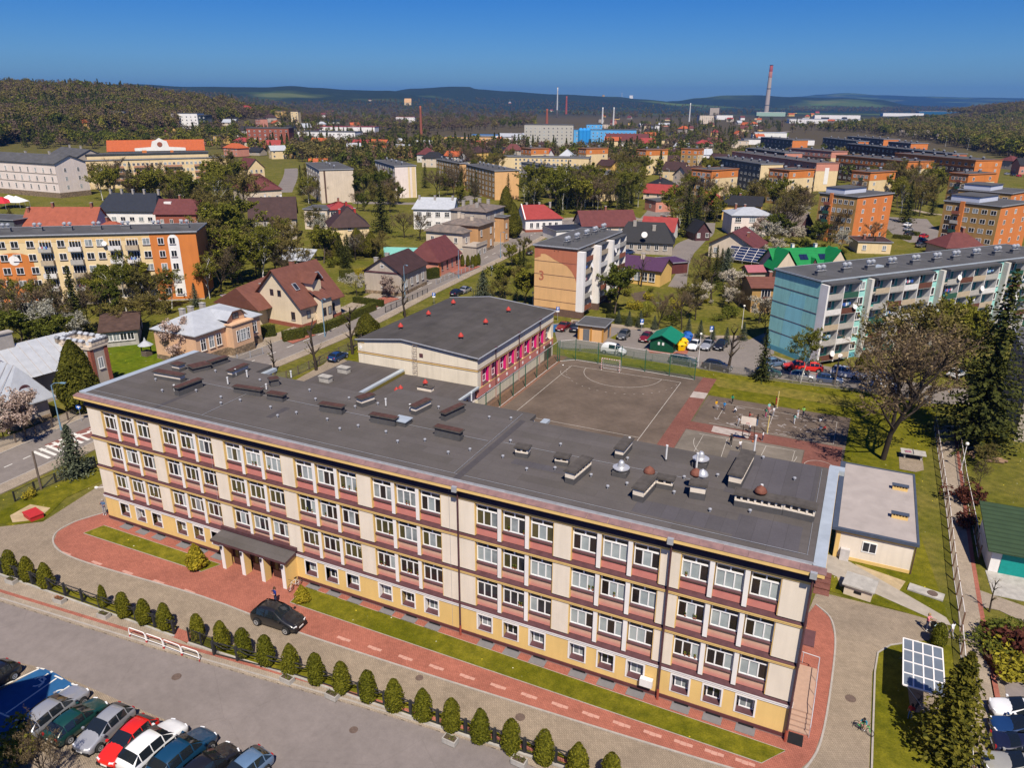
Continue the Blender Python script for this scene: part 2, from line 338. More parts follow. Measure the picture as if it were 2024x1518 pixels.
proto('magnolia', [grow(s, 6, .14, .16, .95, 7, 3, 5, 6, 5, .14) for s in (45,)], 6, BARK, [TWIG, L_PINK], 'tree')
proto('birch', [grow(s, 14, .16, .3, .5, 8, 3, 5, 5, 5, .17, droop=.45) for s in (51, 52)], 14, BIRCHB, [TWIG, L_SPRING], 'tree')
proto('spruce', [spruce(s, 14, 3.1, 26, 9) for s in (61, 62)], 14, BARKD, [L_SPR], 'tree')
proto('bluespruce', [spruce(s, 8, 2.5, 30, 20, ns=.62) for s in (65,)], 8, BARKD, [L_BLUE], 'tree')
proto('bushyspruce', [spruce(68, 8, 2.3, 34, 26, ns=.6)], 8, BARKD, [L_YEW], 'tree')
proto('opensruce', [spruce(s, 22, 6.0, 38, 15, .1, .08, .9) for s in (67,)], 22, BARKD, [L_SPR], 'tree')
proto('goldconifer', [thuja(s, 10, 2.7, 5200, .23, .72) for s in (71,)], 10, BARKD, [L_YEW], 'tree')
proto('thuja', [thuja(s, 2.7, .60+.03*(s % 3), 1700, .08, (.42, .5, .6, .46, .55)[s-81]) for s in (81, 82, 83, 84, 85)], 2.7, BARKD, [L_THU], 'shrub')
proto('goldthuja', [thuja(s, 2.4, .85, 1300, .12, .8) for s in (85,)], 2.4, BARKD, [L_GOLD], 'shrub')
proto('shrub', [bush(s, 1.2, 1.6) for s in (91, 92)], 1.6, BARK, [TWIG, L_GREEN], 'shrub')
proto('springshrub', [bush(s, 1.2, 1.6) for s in (93,)], 1.6, BARK, [TWIG, L_SPRING], 'shrub')
proto('redshrub', [bush(95, 1.0, 1.3)], 1.3, BARK, [TWIG, L_RED], 'shrub'); proto('yellowshrub', [bush(96, 1.1, 1.2)], 1.2, BARK, [TWIG, L_FORS], 'shrub')
def pollard(seed, H=8.):
    r = random.Random(seed); T, Cn = MB(), MB(); q = Vector((0, 0, -.1)); d = Vector((0, 0, 1)); pts = [q]
    for i in range(5):
        d = (d+Vector((r.gauss(0, .07), r.gauss(0, .07), .3))).normalized(); q2 = q+d*H*.17; T.tube(q, q2, .26-.03*i, .23-.03*i, 8, 0, False); q = q2; pts.append(q)
    for k in range(9):
        p = pts[2+k % 4]; a = r.uniform(0, 6.28); e = p+Vector((math.cos(a)*.7, math.sin(a)*.7, r.uniform(.5, 1.3)))*r.uniform(.7, 1.5); T.tube(p, e, .13, .09, 6, 0, True)
        for i in range(7):
            w = e+Vector((r.gauss(math.cos(a)*.6, .5), r.gauss(math.sin(a)*.6, .5), r.uniform(.2, 1.2))); s = Vector((.016, .016, 0)); Cn.face([e-s, e+s, w], 0)
            for z in range(3): leafquad(Cn, e.lerp(w, r.random()), .09, r, 1)
    return T, Cn
proto('pollard', [pollard(s) for s in (101, 102, 103)], 7.5, BARKD, [TWIG, L_OLIVE], 'tree')
NM = dict(leafy='leafy_tree', green='green_tree', olive='budding_tree', bare='bare_tree', blossom='blossom_tree', magnolia='magnolia_tree', birch='birch_tree', spruce='spruce_tree',
          bluespruce='blue_spruce', opensruce='tall_spruce', bushyspruce='bushy_spruce', goldconifer='golden_conifer', thuja='thuja', goldthuja='golden_thuja', shrub='shrub', springshrub='shrub', redshrub='red_shrub', yellowshrub='yellow_shrub', pollard='pollard_tree')
NTREE = [0]
def tree_at(kind, p, h, label, group=None, wide=1.):
    vs = PROTO[kind]; i = NTREE[0] % len(vs); NTREE[0] += 1; T, Cn, H = vs[i]; s = h/H
    r = thing(NM[kind], label, PROTO[kind+'?'], p, rnd.uniform(0, 6.28), group, (s*wide, s*wide, s))
    add('trunk', T, r); add('crown' if PROTO[kind+'?'] == 'tree' else 'foliage', Cn, r); return r
def tree(kind, u, v, h, label, group=None, wide=1.): return tree_at(kind, gp(u, v), h, label, group, wide)
def hedge(name, label, P, w, h, m=None, dens=55, s=.11, z=0., cat='hedge'):
    r = random.Random(len(P)*7+int(h*100)); b = MB(); P = [Vector((*p[:2], 0)) for p in P]; strip(b, P, w*.82, z, z+h*.93, 0)
    for a, c in zip(P, P[1:]):
        d = c-a; L = d.length
        if L < .01: continue
        d.normalize(); n = Vector((-d.y, d.x, 0))
        for k in range(int(L*dens*(w+2*h)/2.5)):
            q = a+d*r.uniform(0, L); t = r.random()
            if t < w/(w+2*h): leafquad(b, q+n*r.uniform(-w/2, w/2)+Vector((0, 0, z+h*r.uniform(.93, 1.03))), s, r, 0, (0, 0, 1))
            else:
                sg = r.choice((-1, 1)); leafquad(b, q+n*sg*w*.5*r.uniform(.86, 1.05)+Vector((0, 0, z+h*r.random())), s, r, 0, n*sg+Vector((0, 0, .4)))
    return tag(mk(name, b, [m or L_HEDGE]), label, cat)
WD = {}
def windat(w, h, cols=2, tr=0., fm=WHITE, gm=GLASS, sm=None, fw=.085, dep=.05):
    k = (w, h, cols, tr, fm.name, gm.name, sm and sm.name)
    if k in WD: return WD[k]
    b = MB(); x = w/2
    b.box(-x, -dep, 0, -x+fw, .03, h).box(x-fw, -dep, 0, x, .03, h).box(-x+fw, -dep, 0, x-fw, .03, fw).box(-x+fw, -dep, h-fw, x-fw, .03, h)
    for i in range(1, cols): c = -x+w*i/cols; b.box(c-.035, -dep+.012, fw, c+.035, .03, h-fw-.001)
    if tr: b.box(-x+fw, -dep+.006, h*tr-.03, x-fw, .03, h*tr+.03)
    b.face([(-x+fw, -.012, fw), (x-fw, -.012, fw), (x-fw, -.012, h-fw), (-x+fw, -.012, h-fw)], 1)
    if sm: b.box(-x-.06, -.16, -.07, x+.06, .02, -.004, 2)
    WD[k] = b.data('window', [fm, gm, sm or fm]); return WD[k]
BL = []
class Bld:
    "a building from the eave corners A (left), B (nearest), C (right) measured at height h; B is the local origin, x runs to C, y to A"
    def __init__(s, name, label, cat, A, B, C, h, depth=None, group=None, z0=0., eh=None):
        s.h = h; eh = h if eh is None else eh; b = gp(*B, eh); c = C and gp(*C, eh); a = A and gp(*A, eh)
        if c and (not a or (c-b).length >= (a-b).length): ex = (c-b).normalized(); ey = Vector((-ex.y, ex.x, 0))
        else: ey = (a-b).normalized(); ex = Vector((ey.y, -ey.x, 0))
        s.lc = (c-b).dot(ex) if c else depth; BL.append(s); s.la = depth if depth and (not a or c) else (a-b).dot(ey)
        s.rz = math.atan2(ex.y, ex.x); s.o = Vector((b.x, b.y, z0)); s.root = thing(name, label, cat, s.o, s.rz, group)
    def xz(s, side, u, v):
        "where the line of sight through an image point meets a wall: (distance along it, height)"
        r = ray(u, v); ex = Vector((math.cos(s.rz), math.sin(s.rz), 0)); ey = Vector((-ex.y, ex.x, 0)); n = ey if side == 'R' else ex; al = ex if side == 'R' else ey
        R = Vector(r); C0 = Vector(CAM); t = (s.o-C0).dot(n)/R.dot(n); P = C0+R*t-s.o; return P.dot(al), P.z
    def part(s, name, b, mats, parent=None, smooth=False): return mk(name, b, mats, parent or s.root, smooth=smooth)
    def walls(s, m, plinth=None, pz=.5, top=None):
        s.wm = m; b = MB().box(0, 0, 0, s.lc, s.la, s.h, 0); s.wall = s.part('wall', b, [m])
        if plinth: s.part('plinth', MB().box(-.04, -.04, 0, s.lc+.04, s.la+.04, pz), [plinth])
        return s
    def at(s, side, t, z, off=0.):
        return {'R': ((t, -off, z), 0), 'L': ((-off, t, z), -math.pi/2), 'E': ((s.lc+off, t, z), math.pi/2), 'N': ((t, s.la+off, z), math.pi)}[side]
    def wins(s, side, ts, zs, w, h, cols=2, tr=0., fm=WHITE, sm=None, cur=.25, off=0., skip=()):
        for i, t in enumerate(ts):
            for j, z in enumerate(zs):
                if (i, j) in skip: continue
                l, rz = s.at(side, t, z, off); add('window', windat(w, h, cols, tr, fm, CURT if rnd.random() < cur else GLASS, sm), s.root, l, rz)
        return s
    def door(s, side, t, w=1., h=2.1, m=None, z=0):
        l, rz = s.at(side, t, z); b = MB().box(-w/2, -.06, 0, w/2, .02, h); o = mk('door', b, [m or BROWNM], s.root, l, rz); mk('handle', MB().box(w*.3, -.1, 1., w*.36, -.06, 1.12), [GREYM], o); return s
    def flat(s, m, ov=.25, th=.3, trim=None):
        b = MB().box(-ov, -ov, s.h+.003, s.lc+ov, s.la+ov, s.h+th, 0); s.roof = s.part('roof', b, [m])
        if trim:
            e = ov+.06; q = MB(); z0, z1 = s.h+th*.45, s.h+th+.05
            q.box(-e, -e, z0, s.lc+e, -ov+.003, z1).box(-e, s.la+ov-.003, z0, s.lc+e, s.la+e, z1).box(-e, -ov+.003, z0, -ov+.003, s.la+ov-.003, z1).box(s.lc+ov-.003, -ov+.003, z0, s.lc+e, s.la+ov-.003, z1)
            mk('roof_edge', q, [trim], s.roof)
        s.rz_top = s.h+th; return s
    def pitched(s, m, rise, axis='x', ov=.5, hipf=0., hipb=0., th=.14, ridge=None, trim=None):
        "ridge along x or y; hipf / hipb = how far each ridge end is pulled in (0 = gable)"
        L, D = (s.lc, s.la) if axis == 'x' else (s.la, s.lc)
        h = s.h; y = D/2; sl = rise/y; e = h-ov*sl
        oa, ob = (ov if hipf == 0 else ov), ov
        R0, R1 = (-ov if hipf == 0 else hipf), (L+ov if hipb == 0 else L-hipb)
        P = lambda u, v, z: (u, v, z) if axis == 'x' else (v, u, z)
        q = [P(-ov, -ov, e), P(L+ov, -ov, e), P(L+ov, D+ov, e), P(-ov, D+ov, e), P(R0, y, h+rise), P(R1, y, h+rise)]
        F = [(0, 1, 5, 4), (2, 3, 4, 5)]
        if hipf: F.append((3, 0, 4))
        if hipb: F.append((1, 2, 5))
        b = MB(); k = len(q); vs = q+[(a, c, z-th) for a, c, z in q]
        fl = lambda f: f if axis == 'x' else f[::-1]
        b.mesh(vs, [fl(f) for f in F]+[fl(tuple(i+k for i in f[::-1])) for f in F])
        rim = [0, 1, 5, 2, 3, 4] if (not hipf and not hipb) else ([0, 1, 2, 3] if hipf and hipb else ([0, 1, 5, 2, 3] if hipf else [0, 1, 2, 3, 4]))
        b.mesh(vs, [fl((rim[i], rim[i]+k, rim[(i+1) % len(rim)]+k, rim[(i+1) % len(rim)])) for i in range(len(rim))])
        s.roof = s.part('roof', b, [m]); s.rise = rise; s.axis = axis
        g = MB(); 
        for end, hp, u in ((0, hipf, 0), (1, hipb, L)):
            if hp == 0: t = .25; g.mesh([P(u, 0, h), P(u, D, h), P(u, y, h+rise-.02), P(u+(t if end == 0 else -t), 0, h), P(u+(t if end == 0 else -t), D, h), P(u+(t if end == 0 else -t), y, h+rise-.02)], [(0, 1, 2), (3, 5, 4), (0, 2, 5, 3), (1, 4, 5, 2)])
        if g.v: s.part('gable', g, [s.wm])
        if trim: mk('ridge_cap', MB().tube(P(R0, y, h+rise+.02), P(R1, y, h+rise+.02), .09, .09, 6), [trim], s.roof)
        return s
    def zroof(s, x, y):
        u, v = (x, y) if s.axis == 'x' else (y, x); D = s.la if s.axis == 'x' else s.lc
        return s.h+s.rise*(1-abs(v-D/2)/(D/2))
    def chim(s, spots, m=None, w=.6, d=.9, hh=1.2, cap=None):
        for q in spots:
            x, y = q[0]*s.lc, q[1]*s.la; z = s.zroof(x, y) if hasattr(s, 'rise') else s.rz_top
            b = MB().box(-w/2, -d/2, -.6, w/2, d/2, hh).box(-w/2-.06, -d/2-.06, hh+.002, w/2+.06, d/2+.06, hh+.1, 1)
            mk('chimney', b, [m or CONC, cap or CONC], s.roof, (x, y, z))
        return s
    def vents(s, n=6, line=.5, metal=True, sz=1.):
        "ventilation boxes with shiny cowls in a row along the roof"
        long = s.lc >= s.la; k = ('vent', sz, metal)
        if k not in WD:
            b = MB().box(-.9*sz, -.35*sz, 0, .9*sz, .35*sz, .75*sz, 0).box(-.98*sz, -.43*sz, .752*sz, .98*sz, .43*sz, .85*sz, 1)
            for i in (-.5, .5): b.lathe([(.2*sz, .85*sz), (.2*sz, 1.2*sz), (.42*sz, 1.25*sz), (.42*sz, 1.55*sz), (.1*sz, 1.75*sz)], (i*sz, 0, 0), 8, 2)
            WD[k] = b.data('roof_vent', [mat('vent_felt', (.12, .12, .125)), mat('vent_lid', (.2, .2, .21)), mat('cowl_metal', (.45, .47, .5), .4, .1, metal=.4)])
        for i in range(n):
            t = (i+.5)/n; x, y = (t*s.lc, line*s.la) if long else (line*s.lc, t*s.la)
            add('roof_vent', WD[k], s.roof, (x+rnd.uniform(-.3, .3), y, s.rz_top), 0 if long else math.pi/2)
        return s
def rect(n, L, m=1.2): return [m+(L-2*m)*i/max(1, n-1) for i in range(n)] if n > 1 else [L/2]
CARD = {}
def soft(me):
    o = bpy.data.objects.new('t', me); COL.objects.link(o); o.modifiers.new('s', 'SUBSURF').levels = 1
    r = bpy.data.meshes.new_from_object(o.evaluated_get(bpy.context.evaluated_depsgraph_get())); bpy.data.objects.remove(o); r.name = 'body'; r.polygons.foreach_set('use_smooth', [True]*len(r.polygons)); return r
LAMPW = mat('headlamp', (.75, .77, .8), .1, .02, spec=.7); LAMPR = mat('tail_lamp', (.32, .012, .012), .2, .1); ALLOY = mat('alloy_rim', (.45, .46, .48), .35, .1, metal=.5)
CGLASS = mat('car_glass', (.012, .016, .02), .04, kind='plain', spec=.8); PLATE = mat('number_plate', (.7, .7, .68), .5, .03)
def paint(n, c, metal=.0): 
    m = mat('paint_'+n, c, .28, .03, 3, metal=metal, spec=.55); b = m.node_tree.nodes['Principled BSDF']; b.inputs['Coat Weight'].default_value = .6; b.inputs['Coat Roughness'].default_value = .05; return m
PAINT = dict(black=paint('black', (.012, .012, .014)), silver=paint('silver', (.36, .37, .40), .35), red=paint('red', (.42, .008, .014)), white=paint('white', (.74, .75, .76)), dgreen=paint('dark_green', (.008, .045, .04)),
             blue=paint('blue', (.012, .04, .13)), grey=paint('grey', (.10, .105, .11), .3), dred=paint('dark_red', (.15, .012, .016)), petrol=paint('petrol', (.008, .045, .10)), beige=paint('silver_beige', (.42, .41, .37), .3), lblue=paint('light_blue', (.12, .2, .32), .2), navy=paint('navy', (.012, .014, .035)), bright=paint('bright_red', (.6, .02, .012)))
def cardata(t):
    if t in CARD: return CARD[t]
    L, Wd, H, hood, wsl, rear, rdeck = dict(hatch=(3.98, 1.68, 1.45, .98, .92, .62, 0), estate=(4.7, 1.78, 1.47, 1.2, 1., .55, 0), suv=(4.5, 1.86, 1.67, 1.1, .95, .6, 0), sedan=(4.6, 1.76, 1.43, 1.2, .95, .8, .6), mpv=(4.5, 1.78, 1.68, .85, .95, .35, 0), van=(4.35, 1.78, 1.85, .85, .8, .15, 0), pickup=(4.7, 1.75, 1.5, 1.1, .7, .1, 1.5))[t]
    xf, xr, w = L/2, -L/2, Wd/2; bl = .93 if H < 1.6 else 1.05; hd = bl-.05
    xc = xf-hood; xw = xc-wsl; xb = xr+.12+rdeck; xt = xb+rear
    S = [(xf, .42, .58, .60, .72), (xf-.12, .24, .66, .70, .9), (xf-.45, .2, .76, hd-.08, .97), (xc, .2, bl-.04, hd+.01, 1.), (xw, .2, bl, H-.04, 1.), ((xw+xt)/2, .2, bl, H, 1.), (xt, .2, bl, H-.05, 1.), (xb, .2, bl, bl+.03, .985)]
    if rdeck: S.append((xr+.22, .24, bl-.04, bl+.0, .96))
    S += [(xr+.05, .28, .8, bl-.06, .93), (xr, .42, .62, .66, .86)]
    def sec(s, i):
        x, zs, zb, zt, k = s; cab = 4 <= i <= 6; wt = w*k*(.70 if cab else .82); a = w*k
        return [(x, a*.92, zs), (x, a, zs+(zb-zs)*.45), (x, a*.97, zb), (x, wt, zt-(.03 if cab else .01)), (x, wt*.55, zt+.02), (x, 0, zt+.03)]
    body = MB(); G = []
    for i, s in enumerate(S):
        h = sec(s, i); G.append([h[j] for j in range(6)]+[(q[0], -q[1], q[2]) for q in h[4::-1]])
    vs = [q for g in G for q in g]; fs = []
    for i in range(len(S)-1):
        for j in range(10): a = i*11+j; fs.append((a, a+1, a+12, a+11))
    fs += [tuple(range(10, -1, -1)), tuple(range((len(S)-1)*11, len(S)*11))]
    body.mesh(vs, fs)
    def inset(pts, k=.1, o=.012):
        P = [Vector(p) for p in pts]; c = sum(P, Vector())/len(P); n = (P[1]-P[0]).cross(P[2]-P[0])
        n = n.normalized() if n.length > 1e-6 else Vector((0, 0, 1)); n = n if n.dot(c-Vector((c.x*.6, 0, .7))) > 0 else -n
        return [p.lerp(c, k)+n*o for p in P]
    parts = []
    ws = MB().face(inset([G[3][3], G[3][7], G[4][7], G[4][3]], .06)); ws2 = MB()
    for a, b_ in ((3, 4), (4, 5), (5, 6), (6, 7)): pass
    def strip_(j0, j1, i0, i1, k): b = MB(); b.face(inset([G[i0][j0], G[i0][j1], G[i1][j1], G[i1][j0]], k)); return b
    win = MB()
    for jj in (3, 4, 5, 6): win.face([Vector(q)+Vector((.008, 0, .014)) for q in ([G[3][jj], G[3][jj+1], G[4][jj+1], G[4][jj]])])
    rw = MB(); solid = t == 'van'
    if not solid:
        for jj in (3, 4, 5, 6): rw.face([Vector(q)+Vector((-.01, 0, .012)) for q in ([Vector(G[6][jj]).lerp(Vector(G[7][jj]), .06), Vector(G[6][jj+1]).lerp(Vector(G[7][jj+1]), .06), Vector(G[6][jj+1]).lerp(Vector(G[7][jj+1]), .8), Vector(G[6][jj]).lerp(Vector(G[7][jj]), .8)])])
    sw = []
    for j0, j1 in ((2, 3), (8, 7)):
        b = MB(); b.face(inset([G[3][j0], G[4][j0], G[4][j1]], .16)); b.face(inset([G[4][j0], G[5][j0], G[5][j1], G[4][j1]], .08))
        if not solid: b.face(inset([G[5][j0], G[6][j0], G[6][j1], G[5][j1]], .08)); b.face(inset([G[6][j0], G[7][j0], G[6][j1]], .2))
        sw.append(b)
    R = .30 if H < 1.6 else .34
    wh = MB().lathe([(R+.06, -.02), (R+.06, 0)], n=14, m=1); tyre = MB().lathe([(R*.7, -.1), (R*.96, -.1), (R, -.06), (R, .06), (R*.96, .1), (R*.6, .1)], n=14); rim = MB().lathe([(R*.68, .06), (R*.66, .108), (R*.2, .095), (R*.12, .12)], n=10)
    rot = Matrix.Rotation(math.pi/2, 3, 'X')
    def turn(b): b.v = [tuple(rot @ Vector(q)) for q in b.v]; return b
    for b in (wh, tyre, rim): turn(b)
    lamp = MB().mesh([(0, -.16, -.05), (0, .16, -.05), (0, .16, .05), (0, -.16, .07), (-.22, -.10, .02), (-.22, .17, .02), (-.3, .1, .11), (-.22, -.12, .11)], [(0, 1, 2, 3), (1, 5, 6, 2), (3, 2, 6, 7), (0, 3, 7, 4)])
    D = dict(L=L, w=w, H=H, bl=bl, xf=xf, xr=xr, xc=xc, R=R, body=soft(body.data('body', [PAINT['black']], True)), ws=win.data('windscreen', [CGLASS], True), rw=rw.data('rear_window', [CGLASS], True) if rw.v else None,
             sw=[b.data('side_window', [CGLASS]) for b in sw], arch=wh.data('wheel_arch', [BLACK, BLACK]), tyre=tyre.data('tyre', [RUBBER], True), rim=rim.data('rim', [ALLOY]),
             hl=MB().box(-.2, -.15, -.06, .02, .15, .06).data('headlight', [LAMPW]), tl=MB().box(-.03, -.1, -.13, .05, .1, .13).data('taillight', [LAMPR]), mir=MB().box(-.08, -.09, -.06, .06, .09, .07).data('mirror', [BLACK]), pl=MB().box(-.01, -.26, -.055, .015, .26, .055).data('number_plate', [PLATE]), bump=MB().box(-.12, -w*.8, -.12, .03, w*.8, .08).data('bumper', [BLACK]))
    CARD[t] = D; return D
def car(t, col, label, rear, front, z=.0, group=None, name=None, cat='car', cw=True):
    a, b = gp(*rear, z), gp(*front, z); return car_at(t, col, label, (a+b)/2, math.atan2(b.y-a.y, b.x-a.x), group, name, cat)
def car_at(t, col, label, p, rz, group=None, name=None, cat='car'):
    D = cardata(t); r = thing(name or {'van': 'delivery_van', 'suv': 'off_road_car', 'estate': 'estate_car', 'mpv': 'people_carrier', 'pickup': 'pickup_truck'}.get(t, 'parked_car'), label, cat, p, rz, group)
    b = add('body', D['body'], r); setmat(b, 0, PAINT[col])
    add('windscreen', D['ws'], r)
    if D['rw']: add('rear_window', D['rw'], r)
    for m in D['sw']: add('side_window', m, r)
    for sx, x in ((1, D['xf']-.82), (-1, D['xr']+.78)):
        for sy in (1, -1):
            w = add('wheel', D['arch'], r, (x, sy*(D['w']-.02), D['R']), 0 if sy < 0 else math.pi); add('tyre', D['tyre'], w, (0, -.03 if sy else 0, 0)); add('rim', D['rim'], w, (0, -.03, 0))
    for sy in (1, -1):
        add('headlight', D['hl'], r, (D['xf']-.1, sy*D['w']*.66, .64), sy*.35); add('taillight', D['tl'], r, (D['xr']+.06, sy*D['w']*.74, .78)); m = add('mirror', D['mir'], r, (D['xc']-.22, sy*(D['w']+.06), D['bl']+.04)); setmat(m, 0, PAINT[col])
    add('number_plate', D['pl'], r, (D['xf']+.005, 0, .42)); add('number_plate', D['pl'], r, (D['xr']-.01, 0, .62)); add('bumper', D['bump'], r, (D['xf']-.02, 0, .36)); add('bumper', D['bump'], r, (D['xr']+.1, 0, .4))
    return r
SKIN = mat('skin', (.42, .24, .17), .6, .05); SHOE = mat('shoe', (.5, .5, .5), .7, .1); HAIRB = mat('brown_hair', (.06, .035, .02), .7, .2)
def cloth(n, c): return mat('cloth_'+n, c, .85, .1, 8)
POSES = {}
for _t in ('hatch', 'estate', 'suv', 'sedan', 'mpv', 'van', 'pickup'): cardata(_t)
def person_mesh(pose):
    if pose in POSES: return POSES[pose]
    J = dict(pel=(0, 0, .95), sp=(0, 0, 1.18), ch=(0, 0, 1.38), nk=(0, 0, 1.5), hd=(0, -.015, 1.6), tp=(0, -.01, 1.72))
    for s, k in ((1, 'l'), (-1, 'r')):
        J.update({k+'s': (s*.18, 0, 1.4), k+'e': (s*.24, .03, 1.13), k+'w': (s*.25, -.05, .89), k+'p': (s*.25, -.07, .81), k+'h': (s*.1, 0, .9), k+'k': (s*.11, -.02, .5), k+'a': (s*.11, .02, .09), k+'t': (s*.12, -.15, .04)})
    E = dict(walk=dict(lk=(.11, -.16, .52), la=(.11, -.2, .1), lt=(.11, -.36, .06), rk=(-.11, .02, .5), ra=(-.11, .26, .12), rt=(-.11, .14, .04), le=(.24, .14, 1.16), lw=(.22, .16, .93), lp=(.22, .15, .86), re=(-.24, -.1, 1.15), rw=(-.22, -.25, 1.), rp=(-.21, -.3, .95)),
             reach=dict(re=(-.26, -.2, 1.3), rw=(-.2, -.42, 1.38), rp=(-.18, -.5, 1.4), le=(.26, -.18, 1.25), lw=(.2, -.4, 1.3), lp=(.18, -.48, 1.32)),
             phone=dict(re=(-.26, -.1, 1.2), rw=(-.14, -.22, 1.42), rp=(-.1, -.2, 1.52), le=(.25, -.08, 1.15), lw=(.1, -.26, 1.2), lp=(.06, -.3, 1.26)),
             crouch=dict(pel=(0, .2, .38), sp=(0, .12, .6), ch=(0, -.02, .76), nk=(0, -.1, .86), hd=(0, -.16, .95), tp=(0, -.18, 1.07), ls=(.18, -.03, .78), rs=(-.18, -.03, .78), lh=(.1, .17, .38), rh=(-.1, .17, .38), lk=(.15, -.2, .48), rk=(-.15, -.2, .48), la=(.12, .0, .09), ra=(-.12, .0, .09), lt=(.13, -.17, .04), rt=(-.13, -.17, .04), le=(.24, -.2, .6), re=(-.24, -.2, .6), lw=(.15, -.4, .42), rw=(-.15, -.42, .36), lp=(.13, -.47, .38), rp=(-.13, -.48, .3)),
             ride=dict(pel=(0, .18, .92), sp=(0, .08, 1.12), ch=(0, -.08, 1.28), nk=(0, -.17, 1.36), hd=(0, -.22, 1.45), tp=(0, -.24, 1.57), ls=(.18, -.1, 1.28), rs=(-.18, -.1, 1.28), lh=(.1, .16, .9), rh=(-.1, .16, .9), lk=(.13, -.18, .72), rk=(-.13, -.12, .55), la=(.13, -.08, .36), ra=(-.13, .06, .2), lt=(.14, -.22, .31), rt=(-.14, -.1, .15), le=(.27, -.28, 1.08), re=(-.27, -.28, 1.08), lw=(.24, -.48, 1.), rw=(-.24, -.48, 1.), lp=(.23, -.54, .98), rp=(-.23, -.54, .98))).get(pose, {})
    J.update(E); R = dict(pel=.135, sp=.125, ch=.14, nk=.058, hd=.098, tp=.075, s=.07, e=.045, w=.03, p=.036, h=.095, k=.06, a=.042, t=.036)
    ks = list(J); ix = {k: i for i, k in enumerate(ks)}; vs = [J[k] for k in ks]; rad = [R[k] if k in R else R[k[1:]] for k in ks]
    ed = [(a, b, c) for a, b, c in (('pel', 'sp', 1), ('sp', 'ch', 1), ('ch', 'nk', 1), ('nk', 'hd', 0), ('hd', 'tp', 0))]
    for k in 'lr': ed += [('ch', k+'s', 1), (k+'s', k+'e', 1), (k+'e', k+'w', 0), (k+'w', k+'p', 0), ('pel', k+'h', 2), (k+'h', k+'k', 2), (k+'k', k+'a', 2), (k+'a', k+'t', 3)]
    segs = [(Vector(J[a]), Vector(J[b]), c) for a, b, c in ed]; eds = [(ix[a], ix[b]) for a, b, _ in ed]; roots = [0]
    for k, s in (('l', 1), ('r', -1)):
        p = Vector(J[k+'p']); d = (p-Vector(J[k+'w'])).normalized(); sdv = d.orthogonal().normalized()
        for i in range(5):
            o = sdv*(.03*(i-1.5)/1.5) if i < 4 else -sdv*.032-d*.03; n = len(vs); ln = (.07, .085, .08, .06, .05)[i]
            dd = d if i < 4 else (d-sdv*.8).normalized(); q0 = p+o*.7; q1 = p+o+dd*ln*.55; q2 = q1+(dd+Vector((0, -.35, 0))).normalized()*ln*.5
            vs += [tuple(q0), tuple(q1), tuple(q2)]; rad += [.009, .009, .007]; eds += [(n, n+1), (n+1, n+2)]; roots.append(n); segs.append((q0, q2, 0))
    me = bpy.data.meshes.new('person_template'); me.from_pydata(vs, eds, []); ob = bpy.data.objects.new('person_template', me); COL.objects.link(ob)
    ob.modifiers.new('s', 'SKIN'); ob.modifiers.new('u', 'SUBSURF').levels = 1
    for i, q in enumerate(me.skin_vertices[0].data): q.radius = (rad[i], rad[i]*(.8 if i in (0, 1, 2) else 1)); q.use_root = i in roots
    dg = bpy.context.evaluated_depsgraph_get(); out = bpy.data.meshes.new_from_object(ob.evaluated_get(dg)); bpy.data.objects.remove(ob); out.name = 'person_'+pose
    out.materials.clear()
    for m in (SKIN, SKIN, SKIN, SHOE): out.materials.append(m)
    idx = []
    for p in out.polygons:
        c = p.center; best = (9, 0)
        for a, b, m in segs:
            t = max(0, min(1, (c-a).dot(b-a)/max(1e-9, (b-a).length_squared))); dd = (c-(a+(b-a)*t)).length
            if dd < best[0]: best = (dd, m)
        idx.append(best[1])
    out.polygons.foreach_set('material_index', idx); out.polygons.foreach_set('use_smooth', [True]*len(idx)); out.update()
    h, t = Vector(J['hd']), Vector(J['tp']); hair = MB(); c = h.lerp(t, .62)
    hair.lathe([(.106, -.02), (.112, .04), (.1, .1), (.06, .135), (.01, .145)], (c.x, c.y+.018, c.z-.05), 10)
    hair.mesh([(c.x-.09, c.y+.03, c.z-.04), (c.x+.09, c.y+.03, c.z-.04), (c.x+.08, c.y+.12, c.z-.05), (c.x-.08, c.y+.12, c.z-.05), (c.x-.07, c.y+.04, c.z-.16), (c.x+.07, c.y+.04, c.z-.16), (c.x+.06, c.y+.105, c.z-.16), (c.x-.06, c.y+.105, c.z-.16)], [(0, 1, 5, 4), (1, 2, 6, 5), (2, 3, 7, 6), (3, 0, 4, 7), (4, 5, 6, 7)])
    face = MB(); f = h.lerp(t, .35)
    face.mesh([(f.x-.016, f.y-.095, f.z-.03), (f.x+.016, f.y-.095, f.z-.03), (f.x, f.y-.12, f.z-.028), (f.x, f.y-.093, f.z+.02)], [(0, 1, 2), (0, 2, 3), (1, 3, 2)])
    for s in (-1, 1): face.box(f.x+s*.035-.012, f.y-.094, f.z+.02, f.x+s*.035+.012, f.y-.084, f.z+.034, 1); face.box(f.x+s*.1-.012, f.y+.0, f.z-.03, f.x+s*.1+.012, f.y+.03, f.z+.03)
    face.box(f.x-.025, f.y-.094, f.z-.062, f.x+.025, f.y-.084, f.z-.052, 2)
    POSES[pose] = (out, hair.data('hair', [HAIRB], True), face.data('face', [SKIN, BLACK, mat('lips', (.3, .09, .08))])); return POSES[pose]
for _p in ('stand', 'walk', 'reach', 'phone', 'crouch', 'ride'): person_mesh(_p)
